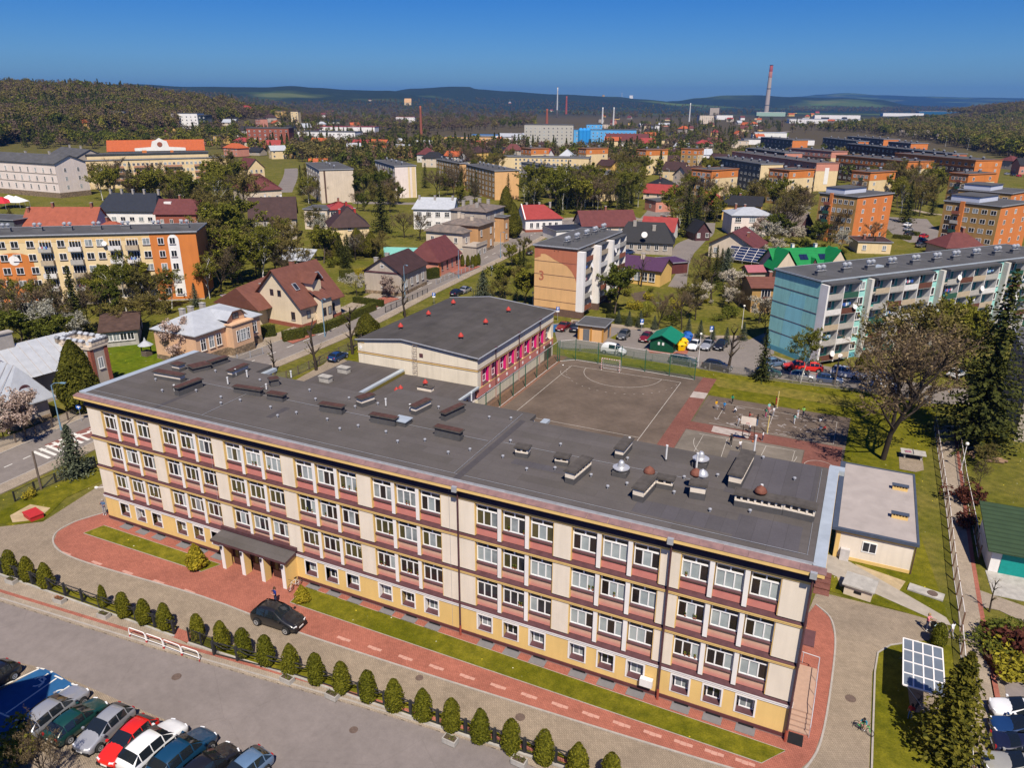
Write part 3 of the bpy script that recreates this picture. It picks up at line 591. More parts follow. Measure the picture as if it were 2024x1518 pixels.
def person(label, uv, face, h=1.75, pose='stand', top='white', legs='navy', hair='brown', z=.03, group=None, p=None):
    "face = heading in degrees of the look direction"
    m, hr, fc = person_mesh(pose); r = thing('person', label, 'person', p or gp(*uv, z), math.radians(face)+math.pi/2, group, h/1.75)
    b = add('body', m, r); setmat(b, 1, CL[top]); setmat(b, 2, CL[legs]); q = add('hair', hr, r); setmat(q, 0, HR[hair]); add('face', fc, r); return r
CL = {n: cloth(n, c) for n, c in dict(white=(.7, .7, .72), navy=(.03, .035, .07), black=(.018, .018, .02), yellow=(.62, .33, .01), blue=(.03, .22, .5), green=(.02, .3, .16), lime=(.25, .5, .12), red=(.4, .03, .03), jeans=(.07, .13, .24), grey=(.3, .3, .32), teal=(.2, .5, .45), pink=(.6, .2, .22), magenta=(.6, .06, .22), skin=(.42, .24, .17), royal=(.012, .03, .18), cyan=(.03, .2, .28)).items()}
HR = {n: mat('hair_'+n, c, .7, .2, 6) for n, c in dict(brown=(.06, .035, .02), blond=(.3, .2, .09), dark=(.015, .012, .01), grey=(.3, .28, .26)).items()}
def catm(tab, x):
    if x <= tab[0][0]: return tab[0][1]
    for (a, b), (c, d) in zip(tab, tab[1:]):
        if x <= c: t = (x-a)/(c-a); t = t*t*(3-2*t); return b+(d-b)*t
    return tab[-1][1]
RIDGES = [(1350, 480, [(-700, 150), (0, 178), (100, 176), (210, 178), (300, 186), (400, 197), (470, 206), (560, 226)]),
          (5200, 900, [(-700, 150), (0, 161), (110, 160), (200, 166), (330, 175)]),
          (4300, 1100, [(150, 185), (220, 167), (320, 167), (420, 171), (520, 172), (560, 173), (610, 170), (650, 173), (710, 177), (780, 179), (860, 192)]),
          (5000, 700, [(700, 195), (780, 181), (830, 174), (900, 171), (930, 171), (945, 176), (1000, 180), (1100, 186), (1200, 191), (1240, 195), (1330, 203)]),
          (6000, 800, [(1240, 204), (1310, 199), (1350, 193), (1400, 188), (1460, 187), (1520, 191), (1600, 193), (1680, 196), (1740, 207)]),
          (11500, 1500, [(1450, 200), (1540, 190), (1570, 186), (1620, 183), (1680, 187), (1760, 190), (1850, 192), (1950, 193), (2050, 192), (2700, 185)]),
          (2300, 500, [(1880, 214), (1960, 207), (2024, 199), (2700, 170)])]
ASP = math.tan(math.radians(20.6473))
def zrow(u, v, d):   # height of something seen in (u, v) at horizontal distance d
    r = ray(u, v); return CAM[2]+d*r[2]/math.hypot(r[0], r[1])
AZ0 = math.atan2(FW[1], FW[0])
def col_of(az):      # image column of a bearing at the horizon
    a = az-AZ0
    return PW/2-math.tan(a)*FPX*math.cos(math.radians(20.6473))*1.06 if abs(a) < 1.3 else (-4000 if a > 0 else 6000)
def hill(az, d):
    z = 0.; u = col_of(az)
    for D, w, tab in RIDGES:
        if u < tab[0][0]-160 or u > tab[-1][0]+160: continue
        v = catm(tab, u); H = zrow(u, v, D)
        e = min(1, max(0, (u-tab[0][0]+160)/160), max(0, (tab[-1][0]+160-u)/160))
        if H <= 0: continue
        x = (d-D)/(w if d < D else w*1.6); z = max(z, H*e*math.exp(-x*x))
    return z+(math.sin(az*37+d*.004)*.5+math.sin(az*91)*.3)*min(z, 40)*.05
C2 = Vector((CAM[0], CAM[1], 0))
def zg(x, y):
    d = math.hypot(x-C2.x, y-C2.y)
    return 0. if d < 520 else hill(math.atan2(y-C2.y, x-C2.x), d)*min(1, (d-520)/250)
azs = [AZ0+math.radians(a) for a in np.concatenate([np.arange(-180, -44, 8), np.arange(-44, 44.1, .3), np.arange(52, 180, 8)])]
ds = [4, 20, 60, 140, 300, 500, 560]+list(np.geomspace(600, 16000, 110))
b = MB(); b.v.append((C2.x, C2.y, 0)); n = len(azs)
for d in ds:
    for a in azs: x, y = C2.x+d*math.cos(a), C2.y+d*math.sin(a); b.v.append((x, y, zg(x, y)))
for i in range(n): b.f.append((0, 1+i, 1+(i+1) % n)); b.m.append(0)
for k in range(len(ds)-1):
    for i in range(n): j = (i+1) % n; q = 1+k*n; b.f.append((q+i, q+n+i, q+n+j, q+j)); b.m.append(0)
def landmat():
    m = mat('meadow_and_fields', (.10, .105, .015), .95, kind='grass', c2=(.16, .14, .04)); t = m.node_tree; N, L = t.nodes, t.links; bs = N['Principled BSDF']
    geo = N.new('ShaderNodeNewGeometry'); vo = N.new('ShaderNodeTexVoronoi'); vo.inputs['Scale'].default_value = .0042; L.new(geo.outputs['Position'], vo.inputs['Vector'])
    no = N.new('ShaderNodeTexNoise'); no.inputs['Scale'].default_value = .0016; no.inputs['Detail'].default_value = 8; L.new(geo.outputs['Position'], no.inputs['Vector'])
    cr = N.new('ShaderNodeValToRGB'); e = cr.color_ramp; e.elements[0].color = (.05, .09, .025, 1); e.elements[1].color = (.12, .105, .055, 1); q = e.elements.new(.4); q.color = (.055, .075, .028, 1); q = e.elements.new(.7); q.color = (.08, .12, .03, 1); L.new(vo.outputs['Color'], cr.inputs[0])
    wood = N.new('ShaderNodeValToRGB'); wood.color_ramp.elements[0].position = .36; wood.color_ramp.elements[1].position = .47; L.new(no.outputs[0], wood.inputs[0])
    n2 = N.new('ShaderNodeTexNoise'); n2.inputs['Scale'].default_value = .03; n2.inputs['Detail'].default_value = 6; L.new(geo.outputs['Position'], n2.inputs['Vector'])
    w2 = N.new('ShaderNodeValToRGB'); w2.color_ramp.elements[0].color = (.008, .018, .014, 1); w2.color_ramp.elements[1].color = (.03, .04, .028, 1); L.new(n2.outputs[0], w2.inputs[0])
    mx = N.new('ShaderNodeMixRGB'); L.new(wood.outputs[0], mx.inputs[0]); L.new(cr.outputs[0], mx.inputs[1]); L.new(w2.outputs[0], mx.inputs[2])
    dist = N.new('ShaderNodeVectorMath'); dist.operation = 'DISTANCE'; dist.inputs[1].default_value = (C2.x, C2.y, 0); L.new(geo.outputs['Position'], dist.inputs[0])
    mr = N.new('ShaderNodeMapRange'); mr.inputs[1].default_value = 500; mr.inputs[2].default_value = 900; L.new(dist.outputs['Value'], mr.inputs[0])
    old = bs.inputs['Base Color'].links[0].from_socket; fl = N.new('ShaderNodeMapRange'); fl.inputs[1].default_value = 2000; fl.inputs[2].default_value = 3300; L.new(dist.outputs['Value'], fl.inputs[0]); m3 = N.new('ShaderNodeMixRGB'); L.new(fl.outputs[0], m3.inputs[0]); m3.inputs[1].default_value = (.075, .06, .035, 1); L.new(mx.outputs[0], m3.inputs[2])
    m2 = N.new('ShaderNodeMixRGB'); L.new(mr.outputs[0], m2.inputs[0]); L.new(old, m2.inputs[1]); L.new(m3.outputs[0], m2.inputs[2]); L.new(m2.outputs[0], bs.inputs['Base Color'])
    return m
struct('ground', b, landmat())
LAWN = mat('lawn', (.10, .105, .007), .95, kind='grass', c2=(.165, .15, .018)); DRYL = mat('dry_lawn', (.19, .155, .04), .95, kind='grass', c2=(.13, .13, .018))
ASPH = mat('street_asphalt', (.205, .178, .168), .9, .1, kind='asphalt'); ASPH2 = mat('road_asphalt', (.20, .175, .16), .9, .1, kind='asphalt'); COURT = mat('court_asphalt', (.125, .096, .076), .92, .25, kind='asphalt')
PAVE = mat('grey_block_paving', (.28, .225, .17), .9, .09, kind='paving', p=(.22, .11, .35)); PAVES = mat('pavement_blocks', (.33, .27, .21), .9, .09, kind='paving', p=(.22, .11, 0))
REDP = mat('red_block_paving', (.34, .125, .09), .9, .1, kind='paving', p=(.22, .11, .1)); REDC = mat('red_court_surface', (.20, .085, .068), .92, .12, kind='paving', p=(.22, .11, 0))
KERB = mat('kerb_concrete', (.33, .30, .27), .9, .12, 3); LINE = mat('road_marking', (.62, .6, .55), .8, .12, 4); BLUEP = mat('blue_bay_paint', (.018, .09, .22), .85, .12, 2); SAND = mat('bare_sand', (.38, .29, .17), .95, .2, 1.5)
SOIL = mat('garden_soil', (.09, .065, .045), .95, .3, 1)
sheet('street', [(-900, 1020), (0, 1190), (300, 1282), (700, 1396), (1000, 1489), (1150, 1540), (1500, 1800), (700, 2100), (-300, 2000), (-900, 1500)], .02, ASPH)
sheet('pavement', [(-500, 1020), (0, 1142), (22, 1147), (345, 1262), (372, 1276), (600, 1347), (900, 1452), (1130, 1530), (1130, 1560), (1000, 1489), (700, 1396), (300, 1282), (0, 1190), (-500, 1050)], .12, PAVES, .12)
b = MB(); strip(b, [gp(-500, 1047), gp(0, 1184), gp(300, 1276), gp(700, 1390), gp(1000, 1483), gp(1150, 1533)], .15, 0, .125); struct('kerb', b, KERB)
b = MB(); strip(b, [gp(-300, 1085), gp(0, 1170), gp(300, 1262), gp(700, 1375), gp(1000, 1467), gp(1130, 1512)], .3, .11, .124); struct('red_paving_band', b, REDP)
sheet('driveway', [(-200, 1085), (0, 1128), (22, 1134), (360, 1254), (600, 1330), (900, 1430), (1140, 1520), (1330, 1600), (1660, 1700), (1718, 1520), (1724, 1330), (1740, 1290), (1800, 1270), (1880, 1262), (1870, 1232), (1640, 1176), (1612, 1175), (1560, 1300), (1400, 1300), (900, 1100), (330, 930), (205, 955), (85, 1032), (0, 1042), (-200, 1060)], .03, PAVE)
P1 = [gp(*q) for q in ((1612, 1196), (1640, 1222), (1650, 1262), (1645, 1330), (1628, 1440), (1606, 1500), (1560, 1540), (1480, 1530), (1000, 1383), (610, 1258), (400, 1180), (200, 1122), (125, 1094), (106, 1072), (114, 1052), (150, 1032), (215, 1012))]
b = MB(); pc = [(q.x, q.y) for q in P1]; b.prism(pc+[(3, 4), (63, 4)], .031, .045); struct('red_path', b, REDP)
b = MB(); strip(b, curve_pts(P1, 4), .14, 0, .09, off=.03); struct('path_kerb', b, KERB)
for pts in ([(166, 1055), (205, 1040), (436, 1117), (398, 1131)], [(574, 1192), (604, 1162), (1552, 1486), (1505, 1510)]):
    b = MB(); Q = [gp(*q) for q in pts]; strip(b, Q+[Q[0]], .1, 0, .075); struct('lawn_edging', b, KERB)
    sheet('lawn', pts, .08, LAWN)
for u, v in [(130+i*61, 1083+i*18.8) for i in range(23)]:
    if 395 < u < 620 or u > 1500: continue
    q = gp(u, v+12); bb = MB(); [bb.box(q.x+k*.42-.6, q.y-.12-.05*(k % 2), .044, q.x+k*.42-.2, q.y+.14, .0475) for k in range(3)]; struct('pale_paving_patch', bb, mat('pale_red_paving', (.46, .25, .2), .9, .08))
sheet('lawn', [(1645, 1122), (1700, 1128), (1868, 1225), (1845, 1228), (1640, 1170)], .05, LAWN)
sheet('lawn', [(1735, 1290), (1760, 1276), (1815, 1268), (1880, 1278), (1895, 1400), (1905, 1560), (1722, 1560), (1729, 1330)], .06, LAWN)
b = MB(); strip(b, [gp(*q) for q in ((1722, 1540), (1729, 1330), (1735, 1292), (1760, 1277), (1815, 1269))], .12, 0, .12); struct('kerb', b, KERB)
sheet('bare_earth', [(1648, 1120), (1690, 1126), (1720, 1165), (1660, 1160)], .055, SAND); sheet('bare_earth', [(1690, 1115), (1790, 1150), (1775, 1172), (1705, 1133)], .03, SAND)
sheet('garden_path', [(1622, 1092), (1680, 1112), (1870, 1222), (1880, 1238), (1862, 1234), (1640, 1135), (1612, 1132)], .06, mat('old_concrete_path', (.33, .29, .24), .9, .15, 1.2))
sheet('footpath', [(1848, 842), (1886, 842), (1930, 1180), (1960, 1330), (2010, 1560), (1920, 1560), (1893, 1200)], .05, PAVES)
sheet('footpath', [(1928, 1165), (1970, 1180), (2040, 1205), (2040, 1240), (1975, 1208), (1935, 1200)], .052, PAVES)
b = MB(); strip(b, [gp(*q) for q in ((1887, 850), (1921, 1100), (1936, 1190), (1962, 1330), (2003, 1540))], .35, .05, .056); struct('red_paving_band', b, REDP)
sheet('car_park', [(1955, 1335), (2060, 1362), (2200, 1600), (2005, 1600)], .05, PAVE)
sheet('car_park', [(1985, 1352), (2040, 1352), (2120, 1560), (2012, 1560)], .056, ASPH)
def V(*a): return [(x, y) for x, y in a]
wsheet('sports_court', V((23.2, 14.5), (48.2, 14.5), (48.2, 61.8), (46.3, 69.4), (23.1, 69.0)), .02, COURT)
wsheet('sports_court', V((48.2, 38.2), (67.2, 38.2), (67.6, 61.8), (48.3, 61.9)), .021, COURT)
wsheet('sports_court', V((48.2, 14.5), (62.8, 14.5), (62.8, 48.3), (48.2, 48.4)), .0225, mat('worn_court', (.165, .142, .118), .92, .25, kind='asphalt'))
wsheet('red_court_strip', V((45.9, 40.5), (48.1, 40.5), (48.1, 69.4), (46.0, 69.3)), .026, REDC); wsheet('red_court_strip', V((48.1, 48.4), (67.1, 48.4), (67.1, 51.2), (48.1, 51.2)), .0265, REDC); wsheet('red_court_strip', V((62.9, 20), (67.0, 20), (67.1, 48.4), (62.9, 48.4)), .0262, REDC)
wsheet('worn_patch', V((46, 60), (48.1, 60.2), (48.1, 62.7), (46, 62.6)), .030, mat('chalky_surface', (.36, .31, .28), .95, .2, 1.5)); wsheet('worn_patch', V((51.3, 49), (56, 48.6), (56.1, 50.6), (51.2, 51)), .030, mat('chalky_surface'))
wsheet('gym_yard', V((20.6, 40), (23.2, 40), (23.2, 69.5), (20.6, 69.5)), .025, mat('brick_paving', (.21, .115, .08), .9, .15, kind='paving', p=(.22, .11, 0)))
def arc(cx, cy, r, a0, a1, n=20): return [(cx+r*math.cos(math.radians(a0+(a1-a0)*i/n)), cy+r*math.sin(math.radians(a0+(a1-a0)*i/n))) for i in range(n+1)]
b = MB()
for P, w in (([(25.5, 20), (25.5, 65.5)], .07), ([(43.4, 20), (43.4, 65.5)], .07), ([(25.5, 65.5), (43.4, 65.5)], .07), ([(25.5, 43), (43.4, 43)], .06), (arc(34.2, 65.5, 6.2, 180, 360), .06), (arc(28, 63, 3.2, 190, 260, 8), .05)): strip(b, P, w, .024, .033)
for i in range(0, 40, 2): strip(b, arc(34.2, 65.5, 9, 182+i*4.4, 184+i*4.4, 2), .05, .024, .033)
for P, w in (([(50, 47.6), (62, 47.6)], .06), (arc(56, 46, 6.2, 180, 360, 28), .06), ([(53.6, 47.6), (53.9, 41.8)], .06), ([(58.4, 47.6), (58.1, 41.8)], .06), ([(53.9, 41.8), (58.1, 41.8)], .06), (arc(56, 41.8, 2.1, 180, 360, 14), .06), (arc(64.9, 44.3, 1.7, 0, 360, 24), .05), ([(51.3, 58.9), (51.2, 53.8)], .06),
             ([(57.9, 59.5), (57.9, 51.5)], .06), ([(50.5, 59.6), (66, 59.6)], .05), ([(50.5, 51.7), (66, 51.7)], .05), ([(66, 59.6), (66, 51.7)], .05), ([(50.6, 40.6), (50.6, 47.4)], .05), ([(61.8, 47.4), (61.8, 40.6)], .05)): strip(b, P, w, .026, .034)
struct('court_lines', b, mat('worn_white_line', (.42, .39, .35), .9, .25, 3))
b = MB(); r_ = random.Random(3)
for k in range(60):
    x, y = r_.uniform(50, 66), r_.uniform(52, 60); P = [(x, y)]
    for i in range(4): P.append((P[-1][0]+r_.gauss(0, .35), P[-1][1]+r_.gauss(0, .22)))
    strip(b, P, r_.uniform(.03, .14), .028, .031+k*2e-5)
struct('chalk_drawings', b, mat('chalk', (.34, .31, .30), .95, .15, 3))
sheet('grass_belt', [(1112, 690), (1180, 690), (1400, 728), (1500, 745), (1700, 770), (1850, 800), (1850, 845), (1800, 1000), (1880, 1240), (1690, 1130), (1640, 950), (1684, 826), (1400, 780), (1410, 748), (1330, 738), (1118, 705)], .015, LAWN)
sheet('worn_grass', [(1405, 752), (1420, 745), (1560, 768), (1690, 790), (1680, 806), (1550, 785), (1420, 765)], .0175, DRYL)
sheet('estate_car_park', [(1092, 640), (1130, 636), (1240, 648), (1290, 655), (1400, 668), (1475, 668), (1520, 700), (1560, 712), (1700, 735), (1860, 766), (1950, 770), (1950, 800), (1840, 798), (1700, 770), (1560, 752), (1440, 737), (1300, 716), (1180, 690), (1105, 688)], .02, ASPH2)
sheet('estate_road', [(1445, 668), (1480, 672), (1530, 650), (1530, 700), (1500, 702)], .022, ASPH2)
sheet('estate_pavement', [(1130, 632), (1240, 644), (1400, 664), (1475, 664), (1475, 668), (1400, 669), (1240, 650), (1128, 637)], .1, PAVES, .1)
sheet('blue_bay', [(1094, 642), (1106, 641), (1098, 657), (1088, 656)], .026, BLUEP)
sheet('pavement', [(1205, 668), (1230, 655), (1240, 660), (1218, 672)], .024, LAWN)
sheet('bin_stand', [(1278, 690), (1335, 696), (1352, 690), (1364, 668), (1372, 668), (1358, 700), (1285, 698)], .03, REDP)
sheet('lane', [(1345, 480), (1352, 515), (1320, 566), (1356, 572), (1362, 520), (1372, 500), (1400, 470), (1385, 465)], .012, ASPH2); sheet('garden_plot', [(1340, 596), (1368, 575), (1400, 585), (1385, 605)], .014, SOIL); sheet('garden_plot', [(1245, 580), (1275, 575), (1290, 590), (1260, 600)], .014, SOIL)
AV = [gp(*q) for q in ((-260, 1040), (0, 928), (170, 852), (330, 780), (560, 690), (700, 632), (800, 583), (900, 537), (985, 497), (1040, 470), (1075, 452), (1120, 438), (1260, 430))]; AV = curve_pts(AV, 5)
b = MB(); strip(b, AV, 7.4, 0, .02); struct('avenue', b, ASPH2)
b = MB(); strip(b, AV, 3.6, 0, .12, off=5.6); strip(b, AV, 2.0, 0, .12, off=-4.85); struct('pavement', b, PAVES)
b = MB(); strip(b, AV, .16, 0, .13, off=3.78); strip(b, AV, .16, 0, .13, off=-3.78); struct('kerb', b, KERB)
b = MB(); acc = 0
for p, q in zip(AV, AV[1:]):
    n_ = max(1, int((q-p).length/6.5))
    for i in range(n_): a = p.lerp(q, (i+.2)/n_); c = p.lerp(q, (i+.62)/n_); strip(b, [a, c], .14, .02, .026)
struct('lane_dashes', b, LINE)
sheet('zebra_crossing', [(88, 880), (108, 890), (200, 858), (200, 835)], .024, mat('red_crossing_paint', (.2, .09, .075), .9, .1, 2)); b = MB()
for i in range(7): a = gp(66+i*13, 893-i*6); c = gp(98+i*13, 906-i*6); strip(b, [a, c], .42, .02, .029)
for i in range(5): a = gp(100+i*18, 882-i*7); c = gp(124+i*18, 876-i*7); strip(b, [a, c], .4, .02, .0295)
struct('zebra_stripes', b, LINE)
for u, v in ((585, 668), (750, 596), (912, 532)): sheet('red_driveway', [(u-32, v+2), (u+12, v-9), (u+40, v-5), (u-6, v+12)], .128, REDP)
sheet('front_garden', [(0, 1012), (40, 990), (190, 925), (205, 950), (130, 985), (85, 1030), (20, 1040), (0, 1035)], .05, LAWN)
sheet('bare_sand', [(20, 1020), (60, 998), (100, 1005), (75, 1028), (25, 1034)], .056, SAND)
sheet('roadside_lawn', [(520, 760), (600, 742), (690, 695), (745, 665), (720, 690), (715, 708), (600, 752)], .03, LAWN)
sheet('yard', [(555, 768), (640, 720), (660, 700), (700, 720), (690, 740)], .031, PAVE)
sheet('garden_lawn', [(190, 690), (300, 672), (330, 730), (215, 755)], .02, mat('bright_lawn', (.08, .125, .006), .95, kind='grass', c2=(.13, .15, .012)))
sheet('parking_bay', [(-60, 1290), (70, 1318), (150, 1348), (250, 1392), (400, 1455), (540, 1522), (640, 1600), (100, 1700), (-200, 1500)], .032, PAVE)
sheet('blue_bay', [(82, 1321), (110, 1332), (155, 1360), (20, 1455), (-160, 1440), (-60, 1398)], .037, BLUEP)
b = MB()
for p, q in (((80, 1322), (-170, 1440)), ((112, 1342), (12, 1412)), ((108, 1337), (124, 1344)), ((72, 1321), (88, 1324)), ((-20, 1402), (40, 1428))): strip(b, [gp(*p), gp(*q)], .12, .034, .041)
for u, v in ((74, 1349), (116, 1374)):     # wheelchair symbols
    c = gp(u, v); ax = (gp(110, 1337)-gp(20, 1396)).normalized(); ay = Vector((-ax.y, ax.x, 0)); Q = lambda x, y: c+ax*x+ay*y
    strip(b, [Q(.45*math.cos(t), .45*math.sin(t)) for t in [math.radians(k) for k in range(-160, 100, 20)]], .12, .034, .041); strip(b, [Q(.9, .12), Q(.2, .1), Q(.15, -.5), Q(-.3, -.62)], .13, .034, .0412); strip(b, [Q(.5, .1), Q(.45, -.35)], .1, .034, .0414); strip(b, [Q(1.05, .08), Q(1.2, .08)], .22, .034, .0416)
struct('bay_markings', b, LINE)
for u, v, s in ((349, 1289+50, .35), (1028, 1419, .35), (1681, 1382, .38), (829, 1341, .3), (699, 1444, .3)):
    p = gp(u, v); o = mk('manhole_cover', MB().lathe([(s, 0), (s, .012), (s*.86, .012), (s*.84, .006)], n=20), [mat('cast_iron', (.12, .085, .07), .8, .25, 6)], None, (p.x, p.y, .032 if v != 1444 else .021)); tag(o, {1339: 'manhole cover in the driveway next to the black car', 1419: 'round manhole cover in the driveway below the middle of the school', 1382: 'manhole cover in the driveway at the right end of the school', 1341: 'drain cover in the driveway right of the black car', 1444: 'drain cover in the asphalt street'}[v], 'manhole cover')
CREAM = mat('cream_render', (.68, .60, .50), .85, .06, kind='plaster'); YEL = mat('yellow_render', (.66, .45, .17), .85, .05, kind='plaster'); PINK1 = mat('rose_spandrel', (.50, .185, .155), .85, .06, 2)
PINK = mat('faded_rose_spandrel', (.52, .21, .175), .85, kind='gradz', c2=(.55, .38, .27), p=(.1, .62)); WPIL = mat('white_render', (.72, .69, .67), .8, .04, kind='plaster'); SOFF = mat('dark_brown_soffit', (.10, .045, .05), .7, .15)
FELT = mat('grey_roofing_felt', (.098, .088, .083), .92, .13, kind='felt', p=(6, 1, 0)); FELT2 = mat('dark_roofing_felt', (.072, .066, .062), .92, .2, kind='felt', p=(7, 1, 1.5708)); FELT3 = mat('new_roofing_felt', (.085, .079, .085), .9, .12, kind='felt', p=(8, 1, 1.5708))
PURP = mat('weathered_copper_sheet', (.20, .125, .125), .5, .22, 1.5, c2=(.27, .16, .15)); PLIN = mat('plinth_render', (.22, .145, .125), .9, .1, kind='plaster'); LZINC = mat('light_zinc', (.40, .45, .50), .4, .1, 1, metal=.2)
sch = thing('school_building', 'long cream, yellow and pink school with flat grey roof and rows of white windows', 'school', (0, 0, 0))
def sp(name, b, mats, parent=None, **k): return mk(name, b, mats, parent or sch, **k)
ZT, ST, Wd_ = 12.39, 3.205, 66.
wall = sp('wall', MB().box(.0, .36, 2.5, 66, 11.6, 13.3).box(.0, 11.6, .2, 10.6, 14.0, 13.3).box(26.5, 11.6, .2, 41.2, 14.0, 13.3).box(41.2, 11.6, .2, 58.5, 12.4, 13.3).box(58.5, 11.6, .2, 66, 14.0, 13.3).box(.0, .75, .2, 66, 11.6, 2.49), [CREAM])
GX = [1.9+7.79*i for i in range(5)]+[42.4, 50.13, 57.88]; GW = [6.45]*5+[6.42]*3
pan = [(0, GX[0])]+[(GX[i]+GW[i], GX[i+1]) for i in range(7)]+[(GX[7]+GW[7], 66)]
WW, PWD = 1.93, .31
def pdat(w, h): return MB().box(.0, 0, 0, w, .30, h, 0).data('wall_panel', [CREAM])
pil = MB().box(-.155, 0, 0, .155, .03, 2.84, 0).box(-.16, .032, 0, .16, .36, 2.84, 1).data('pilaster', [WPIL, YEL])
spd = [MB().box(0, .24, 0, WW+.12, .356, .72).data('spandrel_panel', [m]) for m in (PINK1, PINK)]
rev = MB().box(-.03, .02, 0, .03, .36, 2.84).data('yellow_reveal', [YEL])
def schoolwin():
    w, h = WW-.1, 1.72; x = w/2; f = MB(); t = .075; tz = 1.24
    f.box(-x, 0, 0, -x+t, .09, h).box(x-t, 0, 0, x, .09, h).box(-x+t, 0, 0, x-t, .09, t).box(-x+t, 0, h-t, x-t, .09, h).box(-x+t, -.012, tz, x-t, .089, tz+.1)
    for c in (-x+w/3, x-w/3): f.box(c-.045, .006, t, c+.045, .088, tz)
    f.box(-.05, .006, tz+.1, .05, .088, h-t)
    fr = f.data('window', [WHITE]); P = []
    for i in range(3): P.append((-x+w*i/3+.05, t, -x+w*(i+1)/3-.05, tz))
    for i in range(2): P.append((-x+w*i/2+.05, tz+.1, -x+w*(i+1)/2-.05, h-t))
    return fr, P
SWF, SWP = schoolwin()
GL = [GLASS, mat('glass_over_olive_curtain', (.05, .045, .02), .1, kind='glass', c2=(.09, .075, .03), spec=.5), CURT, mat('glass_over_white_blind', (.36, .40, .40), .14, kind='glass', c2=(.27, .31, .32), spec=.5), mat('glass_over_brown_room', (.03, .02, .016), .08, kind='glass', c2=(.012, .01, .012), spec=.5)]
SP = [[MB().face([(a, .055, c), (b_, .055, c), (b_, .055, d), (a, .055, d)]).data('pane', [m]) for m in GL] for a, c, b_, d in SWP]
POTM = [mat('clay_pot', (.3, .12, .06)), L_GREEN]; PLANT = MB().lathe([(.05, 0), (.08, .12)], n=8)
for k in range(16): a_ = k*2.4; leafquad(PLANT, (.07*math.cos(a_), .05*math.sin(a_), .2+.012*k), .07, rnd, 1)
PLANT = PLANT.data('pot_plant', POTM)
SILL = MB().mesh([(-WW/2-.04, .05, -.02), (WW/2+.0, .05, -.02), (WW/2+.0, -.10, -.10), (-WW/2-.04, -.10, -.10), (-WW/2-.04, .05, -.22), (WW/2, .05, -.22), (WW/2, -.10, -.14), (-WW/2-.04, -.10, -.14)], [(3, 2, 1, 0), (4, 5, 6, 7), (2, 3, 7, 6), (0, 1, 5, 4), (0, 4, 7, 3), (1, 2, 6, 5)]).data('sill', [BROWNM])
SILLY = MB().box(-WW/2, .02, -.30, WW/2, .06, -.225).data('sill_moulding', [YEL])
rw = random.Random(5)
for k in range(3):
    zt = ZT-ST*k; zb = zt-2.84
    for a, c in pan: add('wall_panel', pdat(c-a, 2.84), sch, (a, 0, zb))
    for gi, (g, gw) in enumerate(zip(GX, GW)):
        base = rw.choice((0, 1, 1, 4, 4, 3))
        for x in (g+.03, g+gw-.03): add('yellow_reveal', rev, sch, (x, 0, zb))
        for i in range(3):
            a = g+i*(WW+PWD)+(.0 if gw > 6.43 else -.005); cx = a+WW/2
            if i: add('pilaster', pil, sch, (a-PWD/2, 0, zb))
            add('spandrel_panel', spd[0 if k == 0 else 1], sch, (a-.06, 0, zb))
            w = add('window', SWF, sch, (cx+.02, .24, zt-1.93)); add('sill', SILL, sch, (cx, .2, zt-1.93)); add('sill_moulding', SILLY, sch, (cx, .2, zt-1.9))
            for j in range(5):
                m = base if rw.random() < .6 else rw.choice((0, 1, 2, 3, 4))
                if gi >= 6: m = 3 if rw.random() < .6 else 4
                if j > 2: m = rw.choice((0, 0, 4))
                add('pane', SP[j][m], w)
            if rw.random() < .45:
                for q in range(rw.randint(1, 3)): add('pot_plant', PLANT, w, (rw.uniform(-.75, .75), .03, .075), rw.uniform(0, 6))
    lb = MB(); y0, y1 = -.115, .38; z = zb
    lb.mesh([(-.1, y1, z), (66.1, y1, z), (66.1, y0, z-.2), (-.1, y0, z-.2), (-.1, y1, z-.22), (66.1, y1, z-.22), (66.1, y0, z-.22), (-.1, y0, z-.22)], [(3, 2, 1, 0), (4, 5, 6, 7), (2, 3, 7, 6), (0, 3, 7, 4), (1, 5, 6, 2)]); sp('ledge', lb, [BROWNM])
    if k < 2: sp('string_course', MB().box(-.1, -.105, z-.34, 66.1, .37, z-.222).box(-.06, -.07, z-.46, 66.06, .0, z-.342), [YEL])
    else: sp('cornice_band', MB().box(-.12, -.11, z-.34, 66.12, .37, z-.222).box(-.07, -.06, z-.52, 66.07, .0, z-.342), [WPIL])
sp('frieze', MB().box(-.05, -.05, ZT, 66.05, .37, ZT+.14).box(-.09, -.09, ZT+.142, 66.09, .37, ZT+.27), [YEL])
sp('frieze_flashing', MB().mesh([(-.2, -.2, ZT+.275), (66.2, -.2, ZT+.275), (66.1, .0, ZT+.62), (-.1, .0, ZT+.62), (-.2, -.2, ZT+.272), (66.2, -.2, ZT+.272)], [(0, 1, 2, 3), (4, 5, 1, 0)]), [BROWNM])
sp('soffit', MB().box(-.5, -.58, 13.3, 66.5, .4, 13.42).box(-.05, -.02, 12.9, 66.05, .36, 13.298), [SOFF])
sp('cornice', MB().box(-.62, -.66, 13.422, 66.62, .4, 13.68).box(-.62, .4, 13.422, .0, 14.1, 13.68).box(66., .4, 13.422, 66.62, 14.1, 13.68), [YEL])
nseg = 44
for i in range(nseg):
    x0, x1 = -.7+67.4*i/nseg, -.7+67.4*(i+1)/nseg-.012
    sp('flashing_sheet', MB().mesh([(x0, -.68, 13.71), (x1, -.68, 13.71), (x1, -.12, 13.86), (x0, -.12, 13.86), (x0, -.68, 13.685), (x1, -.68, 13.685)], [(0, 1, 2, 3), (4, 5, 1, 0)]), [PURP])
